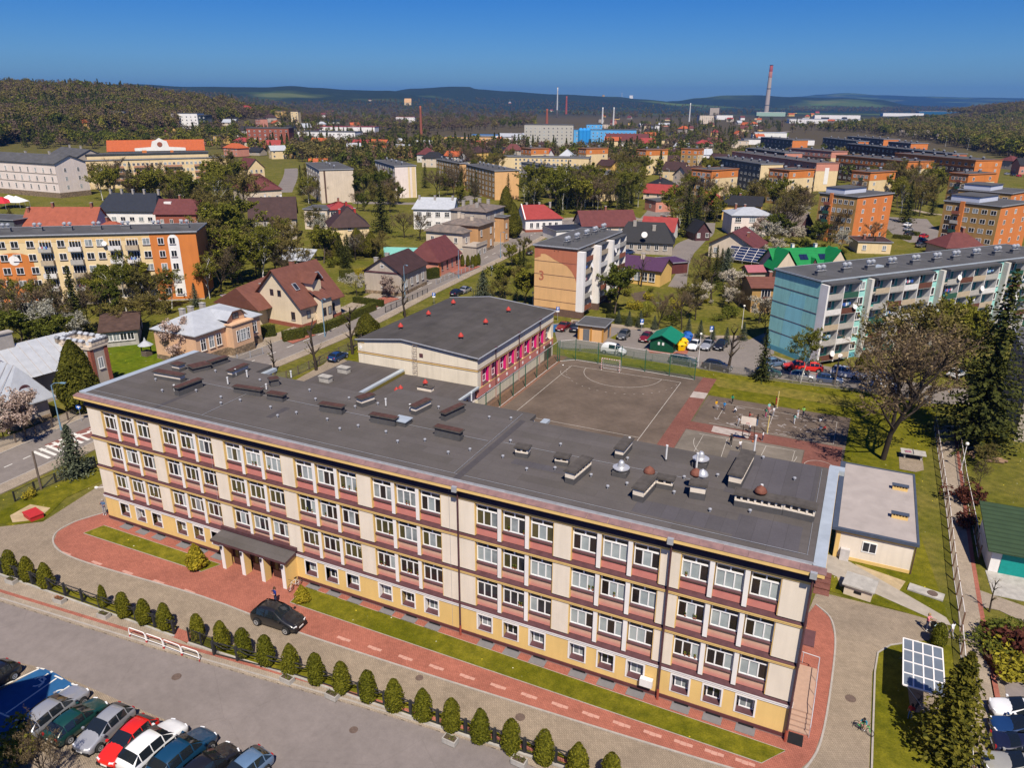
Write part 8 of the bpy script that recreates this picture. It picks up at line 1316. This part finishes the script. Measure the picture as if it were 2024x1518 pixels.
for i, (u, v, h) in enumerate(((24.9, 1140, 2.6), (59.3, 1153, 2.6), (94.9, 1166, 2.65), (-14, 1128, 2.5), (207, 1205, 2.3), (247.5, 1225, 2.5), (288, 1238, 2.5), (329, 1248, 2.6), (393.4, 1269, 2.5), (441, 1287, 2.7), (483.6, 1303, 2.7), (527.8, 1319, 2.8), (576.8, 1335, 2.75), (626.6, 1356, 2.8), (677, 1373, 2.8), (729, 1391, 2.75), (781, 1409, 2.8), (837, 1427, 2.75), (893, 1449, 2.8), (950, 1470, 2.8), (1010, 1491, 2.75), (1075, 1513, 2.8), (1141, 1540, 2.85), (1206, 1562, 2.85))):
    nm = ('first at the left edge', 'second from the left edge', 'third from the left, before the gap', 'cut by the left edge', 'thin low one after the gap', 'second after the gap', 'third after the gap', 'last one left of the pedestrian gate', 'first right of the pedestrian gate', 'second right of the gate', 'third right of the gate', 'below the front wheel of the black car', 'above the left concrete planter', 'between the two planters', 'above the right concrete planter', 'below the end of the second lawn bay', 'left of the cast iron lid', 'above the driveway middle', 'fifth from the bottom edge', 'fourth from the bottom edge', 'third from the bottom edge', 'second from the bottom edge, fully seen', 'cut by the bottom edge', 'rightmost tip at the bottom edge')[i]
    tree('thuja', u, v-3, h, 'clipped green thuja behind the fence, '+nm, 'thujas behind the black fence', 1. if i != 4 else .7)
tree('goldthuja', 390, 1124, 2.6, 'golden thuja left of the entrance porch'); tree('goldthuja', 598, 1190, 1.7, 'small golden thuja right of the entrance porch', None, 1.1)
HL = [('bluespruce', 150, 940, 6.3, 1.15, 'dark blue-green spruce on the corner lawn left of the school'), ('goldconifer', 165, 812, 10.2, 1., 'dense golden-green conifer in front of the brick tower'), ('magnolia', 356, 712, 6.4, 1.15, 'magnolia in pale pink blossom beside the villa'), ('magnolia', 52, 868, 6., 1.1, 'white flowering tree in front of the tower villa'), ('blossom', 8, 872, 5, 1, 'flowering tree at the left edge in front of the tower villa'),
      ('opensruce', 1926, 884, 22.5, 1.05, 'huge dark spruce beside the footpath on the right'), ('bare', 1745, 908, 16.5, 1.15, 'large bare tree with thick trunk beside the courts'), ('bare', 1762, 858, 15, 1., 'second bare tree behind the large one by the courts'), ('olive', 1800, 800, 14, 1.2, 'budding tree between the bare tree and the teal block'), ('spruce', 1505, 752, 8.2, 1.1, 'young spruce beside the estate road fence'), ('birch', 1582, 757, 8.5, 1., 'thin birch in front of the teal block'), ('bushyspruce', 1868, 1492, 8.2, 1.1, 'bushy spruce beside the bicycle shelter'),
      ('thuja', 1852, 1278, 2.2, 1.2, 'small thuja at the side gate'), ('goldconifer', 1705, 738, 4., 1.2, 'round dark clipped conifer in front of the teal block'), ('pollard', 543, 741, 5.2, 1., 'pollarded street tree behind the school roof on the left'), ('pollard', 625, 732, 7.6, 1., 'pollarded tree between the fence and the blue car'), ('pollard', 697, 700, 8, 1., 'pollarded tree at the corner of the sports hall'), ('pollard', 801, 628, 7, 1., 'pollarded tree behind the sports hall roof'), ('pollard', 1440, 735, 7, 1.1, 'pollarded tree beside the black estate car'), ('goldconifer', 727, 664, 4.4, 1.9, 'round golden-green shrub tree beside the sports hall'), ('pollard', 1267, 566, 6.5, .9, 'pollarded tree before the yellow annex'),
      ('green', 1215, 622, 9., 1.1, 'dense dark tree right of the peach block'), ('bluespruce', 955, 588, 6, 1.4, 'broad blue-green conifer beside the avenue'), ('spruce', 1027, 560, 8.5, 1., 'spruce left of the peach block'), ('leafy', 1000, 590, 7, 1, 'light green tree left of the peach block'), ('leafy', 1040, 600, 6, 1, 'light green small tree at the corner of the peach block'), ('olive', 985, 610, 6, .9, 'thin budding tree left of the peach block'),
      ('bare', 1300, 650, 6.5, .9, 'bare tree behind the utility hut'), ('bare', 1347, 652, 7.5, .9, 'bare tree behind the green kiosk'), ('spruce', 1412, 560, 9, 1., 'brownish spruce in the gardens'), ('bluespruce', 1433, 555, 8, 1, 'dark conifer in the gardens'), ('blossom', 1446, 590, 6, 1.2, 'white blossoming tree in the gardens'), ('blossom', 1380, 610, 5, 1.2, 'white blossoming shrub tree by the garden path'), ('pollard', 1405, 600, 6.5, 1, 'gnarled bare tree in the gardens'), ('blossom', 1500, 640, 5, 1.2, 'blossoming tree left of the teal end wall'), ('bare', 1512, 660, 6, .9, 'bare tree at the foot of the teal end wall'),
      ('spruce', 160, 668, 13, 1., 'tall thin spruce in front of the yellow block'), ('spruce', 118, 650, 11, .9, 'tall dark spruce left in front of the yellow block'), ('bare', 60, 690, 12, 1.2, 'bare tree in front of the yellow block on the left'), ('birch', 250, 615, 11, 1., 'white-stemmed birch in front of the yellow block'), ('blossom', 95, 700, 8, 1.2, 'white blossoming tree below the yellow block'), ('olive', 300, 620, 9, 1, 'budding tree before the orange end of the yellow block'), ('birch', 340, 610, 8, 1, 'birch before the arched white stripe'), ('bluespruce', 388, 606, 5, .9, 'small blue spruce by the corner of the yellow block'), ('green', 40, 720, 8, 1.4, 'green tree above the tower villa'), ('green', 100, 716, 7, 1.3, 'green bushy tree behind the tower villa'), ('olive', 280, 655, 6.5, 1.5, 'olive-brown bushy tree over the old shed'), ('birch', 415, 590, 9, 1., 'birch behind the rusty-roofed outbuilding'),
      ('leafy', 440, 510, 14, 1.3, 'tall spring-green tree right of the yellow block'), ('leafy', 470, 560, 12, 1.3, 'broad leafy tree behind the brown-roofed house'), ('olive', 420, 560, 13, 1.2, 'budding tree right of the yellow block'), ('spruce', 480, 462, 14, 1., 'dark spruce left of the steep-roofed tenement'), ('birch', 520, 560, 13, 1.2, 'tall thin-leaved birch behind the brown-roofed house'), ('bare', 545, 545, 10, 1.2, 'bare bushy tree behind the brown-roofed house'), ('spruce', 685, 530, 8, 1., 'dark spruce behind the cottage garden'), ('goldconifer', 665, 505, 6, 1.2, 'golden conifer hedge tree below the yellow villa'), ('goldconifer', 712, 505, 7, 1.2, 'golden conifer right below the yellow villa'), ('goldconifer', 735, 508, 7, 1.2, 'dark golden conifer beside the turquoise wall'), ('spruce', 755, 460, 16, 1.4, 'very tall dark conifer right of the yellow villa'), ('leafy', 640, 520, 9, 1.2, 'light green tree below the yellow villa'), ('bare', 800, 470, 8, 1.3, 'brown bare tree left of the white house'), ('bare', 830, 475, 8, 1.3, 'brown bare tree in front of the white house'), ('blossom', 705, 585, 4.5, 1.2, 'pale blossoming tree in the cottage garden'), ('magnolia', 765, 590, 4.5, 1., 'pink blossoming tree in front of the cottage'), ('blossom', 560, 525, 5, 1.2, 'white blossoming tree near the open shed'), ('blossom', 635, 470, 6, 1, 'white blossoming tree beside the yellow villa'),
      ('spruce', 570, 470, 9, 1, 'spruce right of the steep-roofed tenement'), ('goldconifer', 1015, 470, 11, .9, 'tall columnar dark conifer left of the red-roofed house'), ('goldconifer', 1000, 420, 10, 1, 'golden conifer behind the tall grey tenement'), ('spruce', 1355, 468, 16, 1.1, 'tall dark spruce right of the black-roofed house'), ('spruce', 1375, 455, 14, 1., 'second tall spruce right of the black-roofed house'), ('bare', 1560, 470, 12, 1.2, 'brown bare tree left of the nearest orange block'), ('bare', 1655, 478, 10, 1.2, 'brown bare tree in front of the nearest orange block'), ('bare', 1725, 492, 8, 1.2, 'bare round tree below the orange end wall'), ('green', 1530, 480, 8, 1.2, 'dark green tree below the nearest orange block'), ('magnolia', 1505, 470, 6, 1, 'pink blossoming tree in front of the grey house'), ('blossom', 1515, 490, 7, 1.2, 'white blossoming tree near the solar house'), ('green', 1610, 490, 7, 1.2, 'green tree behind the green-roofed house'), ('blossom', 1660, 500, 6, 1, 'cream blossoming tree behind the green-roofed house'), ('spruce', 1725, 500, 5, 1, 'small spruce behind the teal block'), ('blossom', 1975, 470, 6, 1.2, 'blossoming tree behind the teal block at the right'), ('spruce', 1790, 440, 15, 1.1, 'dark spruce between the two orange blocks'), ('spruce', 2000, 470, 9, .9, 'spruce at the right edge behind the teal block'),
      ('pollard', 1955, 1210, 3., .8, 'small gnarled tree beside the footpath junction'), ('redshrub', 1905, 990, 2, 1.2, 'red-leaved shrub along the right fence'), ('redshrub', 1912, 1040, 1.6, 1, 'dark red shrub nearer along the right fence'), ('olive', 1940, 930, 3, 1.2, 'thin young tree on the right-hand lawn'), ('bare', 1935, 960, 2.6, 1, 'young bare sapling on the right-hand lawn'), ('leafy', 1960, 905, 3.2, 1.4, 'bushy sapling by the cut logs'), ('yellowshrub', 1985, 1325, 1.4, 1.7, 'yellow-green juniper in the round bed'), ('redshrub', 1995, 1280, 1.4, 1.3, 'brownish red shrub in the round bed'), ('shrub', 1970, 1250, 1.6, 1.6, 'low green juniper in the round bed'), ('shrub', 1955, 1290, 1.3, 1.5, 'dark green shrub at the fence of the round bed'), ('redshrub', 2018, 1290, 2, 1.3, 'reddish bush at the right edge'), ('springshrub', 20, 1500, 2.2, 1.3, 'dark shrub in the bottom left corner'), ('bare', 95, 1555, 4.5, .8, 'bare twiggy shrub at the bottom left'), ('yellowshrub', 57, 985, .9, 1, 'small yellow shrub on the corner lawn')]
for k, (kd, u, v, h, w, lb) in enumerate(HL): tree(kd, u, v, h, lb, None, w)
for i, (u, v) in enumerate(((1222, 640), (1243, 645), (1265, 648), (1293, 652), (1360, 660), (1383, 668), (1408, 673), (1435, 680), (1468, 672))): tree('bluespruce', u, v, 2.8+.3*(i % 3), 'young blue spruce by the estate car park, %s' % ('leftmost', 'second from the left', 'third from the left', 'behind the kiosk', 'right behind the kiosk', 'behind the white hatchback', 'behind the silver saloon', 'behind the black hatchback', 'rightmost')[i], 'young spruces along the car park')
for i, (u, v) in enumerate(((905, 527), (914, 527), (925, 528), (934, 530), (940, 527), (946, 524))): tree('thuja', u, v, 3.2, 'columnar thuja in front of the grey tenement, %s' % ('leftmost', 'second', 'third', 'fourth', 'fifth', 'rightmost')[i], 'thujas before the tenement', .8)
def hg(lb, pts, w, h, m=None, **k): hedge('hedge', lb, [gp(*q) for q in pts], w, h, m, **k)
hg('long clipped hedge in front of the brown-roofed house', [(560, 672), (640, 655), (740, 612)], 1.3, 1.6); hg('clipped hedge beside the villa', [(515, 668), (545, 664)], 1.2, 2.2); hg('hedge left of the long one before the brown-roofed house', [(560, 675), (600, 668)], 1.2, 1.8); hg('dark clipped hedge at the cottage lawn', [(672, 555), (700, 553)], 1.6, 2.6); hg('yellow clipped hedge at the cottage lawn', [(700, 553), (725, 550)], 1.6, 2.6, L_FORS); hg('low bright hedge beside the advertising board', [(700, 598), (757, 606)], 1.2, 1.4); hg('clipped hedge between cottage and pink hall', [(845, 552), (866, 548)], 1.6, 2.6)
hg('row of bushes along the utility hut lawn', [(1200, 632), (1260, 642)], 1.6, 1.3); hg('trimmed hedge behind the nearest orange block', [(1765, 470), (1800, 474)], 2, 1.2); hg('hedge in the lawn of the right estate', [(1790, 462), (1815, 466)], 2, 1.2); hg('ivy hedge at the right edge bed', [(1942, 1240), (1948, 1300), (1975, 1338)], .5, .6, L_RED)
tag(mk('turquoise_wall', MB().box(0, -.1, 0, 14, .1, 2.4), [mat('turquoise_paint', (.25, .62, .58), .8, .05)], None, gp(759, 505), math.radians(20)), 'turquoise garden wall beside the pink hall', 'wall')
r = thing('open_shed', 'open shed with tilted sheet roof and white truck front inside', 'shed', gp(592, 528), .3); mk('roof', MB().mesh([(-4, -3, 2.6), (4, -3, 2.2), (4, 3, 4.2), (-4, 3, 4.6), (-4, -3, 2.5), (4, -3, 2.1), (4, 3, 4.1), (-4, 3, 4.5)], [(0, 1, 2, 3), (7, 6, 5, 4), (0, 4, 5, 1)]), [RFZ], r); [mk('post', MB().box(x-.1, y-.1, 0, x+.1, y+.1, 2.3+.25*(y+3)), [OLDW], r) for x in (-3.6, 3.6) for y in (-2.7, 2.7)]; mk('truck_front', MB().box(.5, -2.6, .4, 2.6, -.5, 2.2, 0).box(.7, -2.62, 1.3, 2.4, -2.59, 2.0, 1), [WHITE, CGLASS], r)
for i in range(9):
    u, v, a = ((1915, 865, 1.4), (1928, 885, .6), (1926, 893, .9), (1936, 890, 1.2), (1921, 897, 1.5), (1924, 902, 1.5), (1960, 905, .1), (1966, 912, .2), (1972, 908, -.2))[i]; L = (1.6, 2.4, 2.6, 1.8, .9, .8, 2.2, 2, 2.1)[i]; q = gp(u, v, .2); d = Vector((math.cos(a), math.sin(a), 0))*L/2
    tag(mk('cut_log', MB().tube(-d, d, .19, .17, 8), [mat('log_bark', (.22, .14, .09), .9, .2, 4)], None, q), 'cut log on the right-hand lawn, %s' % ('standing alone at the back', 'longest one lying slanted right', 'long one in the middle', 'right beside the middle log', 'short end at the front', 'shortest piece at the front', 'left of the brushwood', 'middle of the brushwood', 'right of the brushwood')[i], 'log', 'cut logs on the lawn')
BLC = [(b_.o, math.cos(b_.rz), math.sin(b_.rz), b_.lc, b_.la) for b_ in BL]
def clear(p, m=1.2):
    for o, c, s_, lc, la in BLC:
        dx, dy = p.x-o.x, p.y-o.y
        if abs(dx)+abs(dy) > 220: continue
        x, y = dx*c+dy*s_, -dx*s_+dy*c
        if -m < x < lc+m and -m < y < la+m: return False
    return True
AVX = [(q.x, q.y) for q in AV]; GR = [[gp(*q) for q in P] for P in (((1270, 455), (1300, 420), (1330, 378), (1352, 350), (1375, 325), (1405, 305)), ((560, 380), (575, 345), (568, 325), (520, 312), (470, 305)))]
def offroad(p):
    if min((p.x-a)**2+(p.y-c)**2 for a, c in AVX) < 100: return False
    return all(min((p.x-q.x)**2+(p.y-q.y)**2 for q in [a.lerp(c, t/8) for a, c in zip(P, P[1:]) for t in range(9)]) > 64 for P in GR)
def inpoly(u, v, P):
    c = False
    for (a, b_), (d, e) in zip(P, P[1:]+P[:1]):
        if (b_ > v) != (e > v) and u < (d-a)*(v-b_)/(e-b_)+a: c = not c
    return c
ADJ = dict(leafy=('light green leafing tree', 'tall fresh green tree', 'young spring-green tree'), green=('dark green leafy tree', 'bushy green tree'), olive=('olive budding tree', 'brownish green tree'), bare=('bare brown tree', 'leafless bushy tree'), blossom=('white blossoming tree', 'pale flowering tree'), birch=('drooping pale green birch', 'thin white-stemmed birch'), spruce=('dark spruce', 'pointed dark conifer'), bluespruce=('bluish conifer',), goldconifer=('golden-green conifer',), shrub=('green garden bush',), springshrub=('fresh green bush',), yellowshrub=('yellow flowering bush',), redshrub=('reddish bush',))
r = random.Random(23)
FILL = [([(180, 340), (280, 370), (470, 350), (490, 420), (400, 460), (200, 400)], 44, 'spruce spruce spruce birch leafy leafy olive bare bare', 9, 15), ([(400, 470), (500, 490), (600, 500), (620, 560), (480, 560), (410, 590)], 40, 'leafy olive birch green spruce bare bare springshrub', 5, 11), ([(0, 600), (380, 600), (300, 640), (200, 690), (0, 690)], 26, 'olive leafy bare springshrub blossom green', 4, 9),
        ([(560, 340), (620, 330), (720, 390), (600, 410)], 20, 'bare olive leafy birch spruce bare', 7, 13), ([(690, 350), (745, 340), (770, 400), (840, 405), (700, 440)], 22, 'leafy olive green bare spruce bare', 6, 12), ([(830, 370), (900, 370), (980, 405), (860, 410)], 14, 'birch leafy spruce bare', 7, 12), ([(1000, 400), (1080, 370), (1230, 390), (1330, 430), (1130, 440)], 56, 'spruce birch leafy olive spruce birch bare', 9, 16), ([(1230, 330), (1290, 350), (1250, 420), (1210, 380)], 22, 'leafy birch olive bare spruce', 7, 13), ([(1310, 400), (1440, 400), (1590, 420), (1440, 440), (1330, 455)], 30, 'spruce leafy bare olive bare birch', 6, 13),
        ([(1340, 320), (1410, 330), (1400, 420), (1350, 400)], 14, 'leafy olive spruce', 6, 12), ([(1440, 390), (1590, 380), (1600, 470), (1540, 470)], 24, 'birch olive bare bare blossom', 6, 12), ([(1610, 360), (1850, 370), (1860, 430), (1780, 470), (1770, 400)], 34, 'bare olive leafy bare spruce birch', 8, 14), ([(1350, 520), (1470, 520), (1480, 640), (1370, 640)], 22, 'olive blossom olive springshrub shrub bare spruce', 3, 8), ([(1230, 575), (1370, 570), (1480, 650), (1250, 630)], 16, 'springshrub shrub yellowshrub blossom olive', 1.5, 4), ([(1490, 440), (1600, 470), (1700, 500), (1500, 520)], 10, 'olive blossom green springshrub', 3, 8),
        ([(860, 330), (1010, 350), (1040, 300), (900, 290)], 24, 'leafy olive spruce bare', 7, 13), ([(600, 440), (760, 480), (800, 500), (640, 540)], 26, 'olive goldconifer bare springshrub blossom spruce', 3, 8), ([(0, 440), (40, 470), (0, 520)], 2, 'olive green', 5, 8), ([(940, 560), (1050, 500), (1050, 620), (1000, 640)], 8, 'olive leafy springshrub spruce', 4, 8), ([(1790, 700), (1860, 720), (1990, 760), (1860, 760)], 4, 'olive leafy', 8, 12)]
RECT0 = [(-2, -1, 68, 75)]
for P, n, kinds, h0, h1 in FILL:
    u0, u1 = min(p[0] for p in P), max(p[0] for p in P); v0, v1 = min(p[1] for p in P), max(p[1] for p in P); k = t = 0
    while k < n and t < n*25:
        t += 1; u, v = r.uniform(u0, u1), r.uniform(v0, v1)
        if not inpoly(u, v, P): continue
        p = gp(u, v)
        if not clear(p, 1.5) or not offroad(p) or (-2 < p.x < 70 and -1 < p.y < 70): continue
        kd = r.choice(kinds.split()); sh = 'shrub' in kd; h = r.uniform(1.2, 2.4) if sh else r.uniform(h0, h1)*(.7 if kd == 'blossom' else 1)
        tree_at(kd, p, h, uniq(r.choice(ADJ[kd])+' '+where(u, v)), 'trees and bushes '+where(u, v).split(' ', 2)[-1] if False else 'garden trees of the town', r.uniform(.9, 1.25)); k += 1
def woodproto():
    out = []; r = random.Random(77)
    for i, (cm, tm, H, R, n, s) in enumerate(((L_SPRING, BARK, 13, 4.2, 170, .8), (L_OLIVE, BARKD, 14, 4.4, 190, .7), (leafm('grey_brown_twigs', (.15, .105, .075), (.24, .175, .13)), BARKD, 14, 4.2, 230, .6), (L_GREEN, BARK, 12, 4.2, 170, .8), (leafm('brown_green_buds', (.13, .11, .045), (.23, .19, .07)), BARKD, 13, 4.4, 200, .7), (L_SPR, BARKD, 15, 2.8, 150, .8), (leafm('pale_blossom', (.3, .26, .22), (.5, .44, .38)), BARKD, 9, 3.4, 130, .6))):
        b = MB(); b.tube((0, 0, -1), (0, 0, H*.6), .3, .12, 5, 0, False)
        if i == 5:
            for k in range(n): f = (k+.5)/n; q = R*(1-f)*r.uniform(.75, 1.05); a = k*2.4; leafquad(b, (q*math.cos(a), q*math.sin(a), H*(.08+.92*f)), s, r, 1, (math.cos(a), math.sin(a), .6))
        else:
            cs = [(Vector((r.gauss(0, R*.42), r.gauss(0, R*.42), H*r.uniform(.35, .82))), R*r.uniform(.3, .5)) for _ in range(11)]
            for c, q in cs: b.tube((0, 0, H*.3), tuple(c), .12, .04, 3, 0, False)
            for k in range(n): c, q = r.choice(cs); d = Vector((r.gauss(0, 1), r.gauss(0, 1), r.gauss(.25, 1))).normalized(); leafquad(b, c+d*q*r.uniform(.7, 1.1), s, r, 1, d+Vector((0, 0, .4)))
        o = bpy.data.objects.new('wood_tree', b.data('wood_tree', [tm, cm])); out.append(o)
    return out
WPROTO = woodproto()
def woodgroup():
    cs = []
    for o in WPROTO: c = bpy.data.collections.new('wood_tree'); c.objects.link(o); cs.append(c)
    g = bpy.data.node_groups.new('wood', 'GeometryNodeTree'); g.interface.new_socket('Geometry', in_out='INPUT', socket_type='NodeSocketGeometry'); g.interface.new_socket('Geometry', in_out='OUTPUT', socket_type='NodeSocketGeometry'); N, L = g.nodes, g.links
    gi, go = N.new('NodeGroupInput'), N.new('NodeGroupOutput'); jn = N.new('GeometryNodeJoinGeometry')
    at = lambda n, t: (lambda q: (setattr(q, 'data_type', t), q.inputs[0].__setattr__('default_value', n), q)[-1])(N.new('GeometryNodeInputNamedAttribute'))
    kd, sc, ro = at('kind', 'INT'), at('size', 'FLOAT'), at('turn', 'FLOAT'); cx = N.new('ShaderNodeCombineXYZ'); L.new(ro.outputs['Attribute'], cx.inputs[2])
    for i, o in enumerate(WPROTO):
        ip = N.new('GeometryNodeInstanceOnPoints'); oi = N.new('GeometryNodeObjectInfo'); oi.inputs['Object'].default_value = o; oi.inputs['As Instance'].default_value = True
        cm = N.new('FunctionNodeCompare'); cm.data_type = 'INT'; cm.operation = 'EQUAL'; L.new(kd.outputs['Attribute'], cm.inputs[2]); cm.inputs[3].default_value = i
        L.new(gi.outputs[0], ip.inputs['Points']); L.new(cm.outputs[0], ip.inputs['Selection']); L.new(oi.outputs['Geometry'], ip.inputs['Instance']); L.new(cx.outputs[0], ip.inputs['Rotation']); L.new(sc.outputs['Attribute'], ip.inputs['Scale']); L.new(ip.outputs[0], jn.inputs[0])
    L.new(jn.outputs[0], go.inputs[0]); return g
WG = woodgroup()
def hitground(u, v):
    d = ray(u, v); d = d/math.hypot(d[0], d[1]); t = 480.
    if d[2] < 0 and -CAM[2]/d[2] < 540: t = -CAM[2]/d[2]; return Vector((CAM[0]+d[0]*t, CAM[1]+d[1]*t, 0))
    while t < 9000:
        x, y, z = CAM[0]+d[0]*t, CAM[1]+d[1]*t, CAM[2]+d[2]*t
        if z <= zg(x, y): return Vector((x, y, zg(x, y)))
        t += 6+t*.006
    return None
def wood(label, P, n, kinds, s0, s1, seed):
    r = random.Random(seed); pts, K, S, T = [], [], [], []; u0, u1 = min(p[0] for p in P), max(p[0] for p in P); v0, v1 = min(p[1] for p in P), max(p[1] for p in P); t = 0
    while len(pts) < n and t < n*6:
        t += 1; u, v = r.uniform(u0, u1), r.uniform(v0, v1)
        if not inpoly(u, v, P): continue
        q = hitground(u, v)
        if q is None or not clear(q, 3) or not offroad(q): continue
        clump = .5+.5*math.sin(q.x*.021+seed)*math.sin(q.y*.017+seed*2)
        pts.append(tuple(q)); ks = kinds; i = int((clump*.7+r.random()*.3)*len(ks)*.999); K.append(ks[i] if r.random() < .75 else r.choice(ks)); S.append(r.uniform(s0, s1)); T.append(r.uniform(0, 6.28))
    me = bpy.data.meshes.new('woodland'); me.from_pydata(pts, [], [])
    for nm, ty, da in (('kind', 'INT', K), ('size', 'FLOAT', S), ('turn', 'FLOAT', T)): a = me.attributes.new(nm, ty, 'POINT'); a.data.foreach_set('value', da)
    o = add('woodland', me); o['kind'] = 'stuff'; o['label'] = label; m = o.modifiers.new('wood', 'NODES'); m.node_group = WG; return o
wood('mixed budding woods covering the left hillside', [(-60, 172), (120, 168), (260, 174), (420, 186), (560, 205), (620, 224), (560, 235), (450, 240), (330, 262), (250, 264), (100, 258), (60, 280), (-60, 300)], 6000, [2, 1, 2, 4, 2, 1, 0, 3, 2, 4, 5], .8, 1.3, 1)
wood('brown and green trees across the middle of the valley', [(560, 206), (900, 196), (1240, 205), (1330, 208), (1500, 214), (1700, 222), (1540, 222), (1430, 232), (1300, 236), (1180, 232), (1060, 226), (1060, 252), (880, 262), (760, 262), (700, 250), (560, 246)], 2800, [2, 2, 4, 2, 1, 2, 3, 0, 2], .75, 1.2, 2)
wood('dense spring woods on the right', [(1690, 248), (1800, 240), (1900, 236), (2080, 226), (2080, 320), (1990, 312), (1900, 292), (1820, 278), (1700, 262), (1600, 258)], 2600, [1, 2, 4, 0, 3, 1, 4, 6, 0], .8, 1.3, 3); wood('far brown woods below the blue hills on the right', [(1560, 212), (1800, 213), (2080, 205), (2080, 226), (1900, 226), (1560, 221)], 1500, [2, 4, 2, 1, 4], .8, 1.2, 4)
wood('gardens and groves between the far houses', [(60, 262), (330, 262), (470, 258), (640, 240), (760, 255), (900, 285), (1060, 292), (1200, 300), (1180, 262), (1300, 240), (1560, 240), (1700, 262), (1500, 265), (1430, 310), (1330, 345), (1240, 350), (1000, 300), (860, 310), (700, 345), (600, 320), (430, 300), (180, 296), (40, 296)], 1500, [1, 0, 3, 2, 5, 4, 0], .55, 1.0, 5)
wood('tree belt around the middle blocks', [(560, 300), (700, 295), (860, 300), (1000, 295), (1000, 318), (860, 330), (830, 320), (730, 330), (600, 330)], 160, [2, 4, 1, 5, 2], .7, 1.1, 6); wood('green trees among the estate blocks', [(1420, 300), (1900, 320), (1900, 370), (1760, 370), (1420, 350)], 90, [0, 1, 3], .5, .9, 8)
mh = bpy.data.materials.new('haze'); mh.use_nodes = True; t = mh.node_tree; t.nodes.clear(); pv = t.nodes.new('ShaderNodeVolumePrincipled'); pv.inputs['Color'].default_value = (.14, .42, 1., 1); pv.inputs['Density'].default_value = HAZE = .00007; pv.inputs['Anisotropy'].default_value = .2; ou = t.nodes.new('ShaderNodeOutputMaterial'); t.links.new(pv.outputs[0], ou.inputs['Volume'])
o = mk('haze', MB().box(-17000, -17000, -1, 17000, 17000, 330), [mh]); o['kind'] = 'stuff'
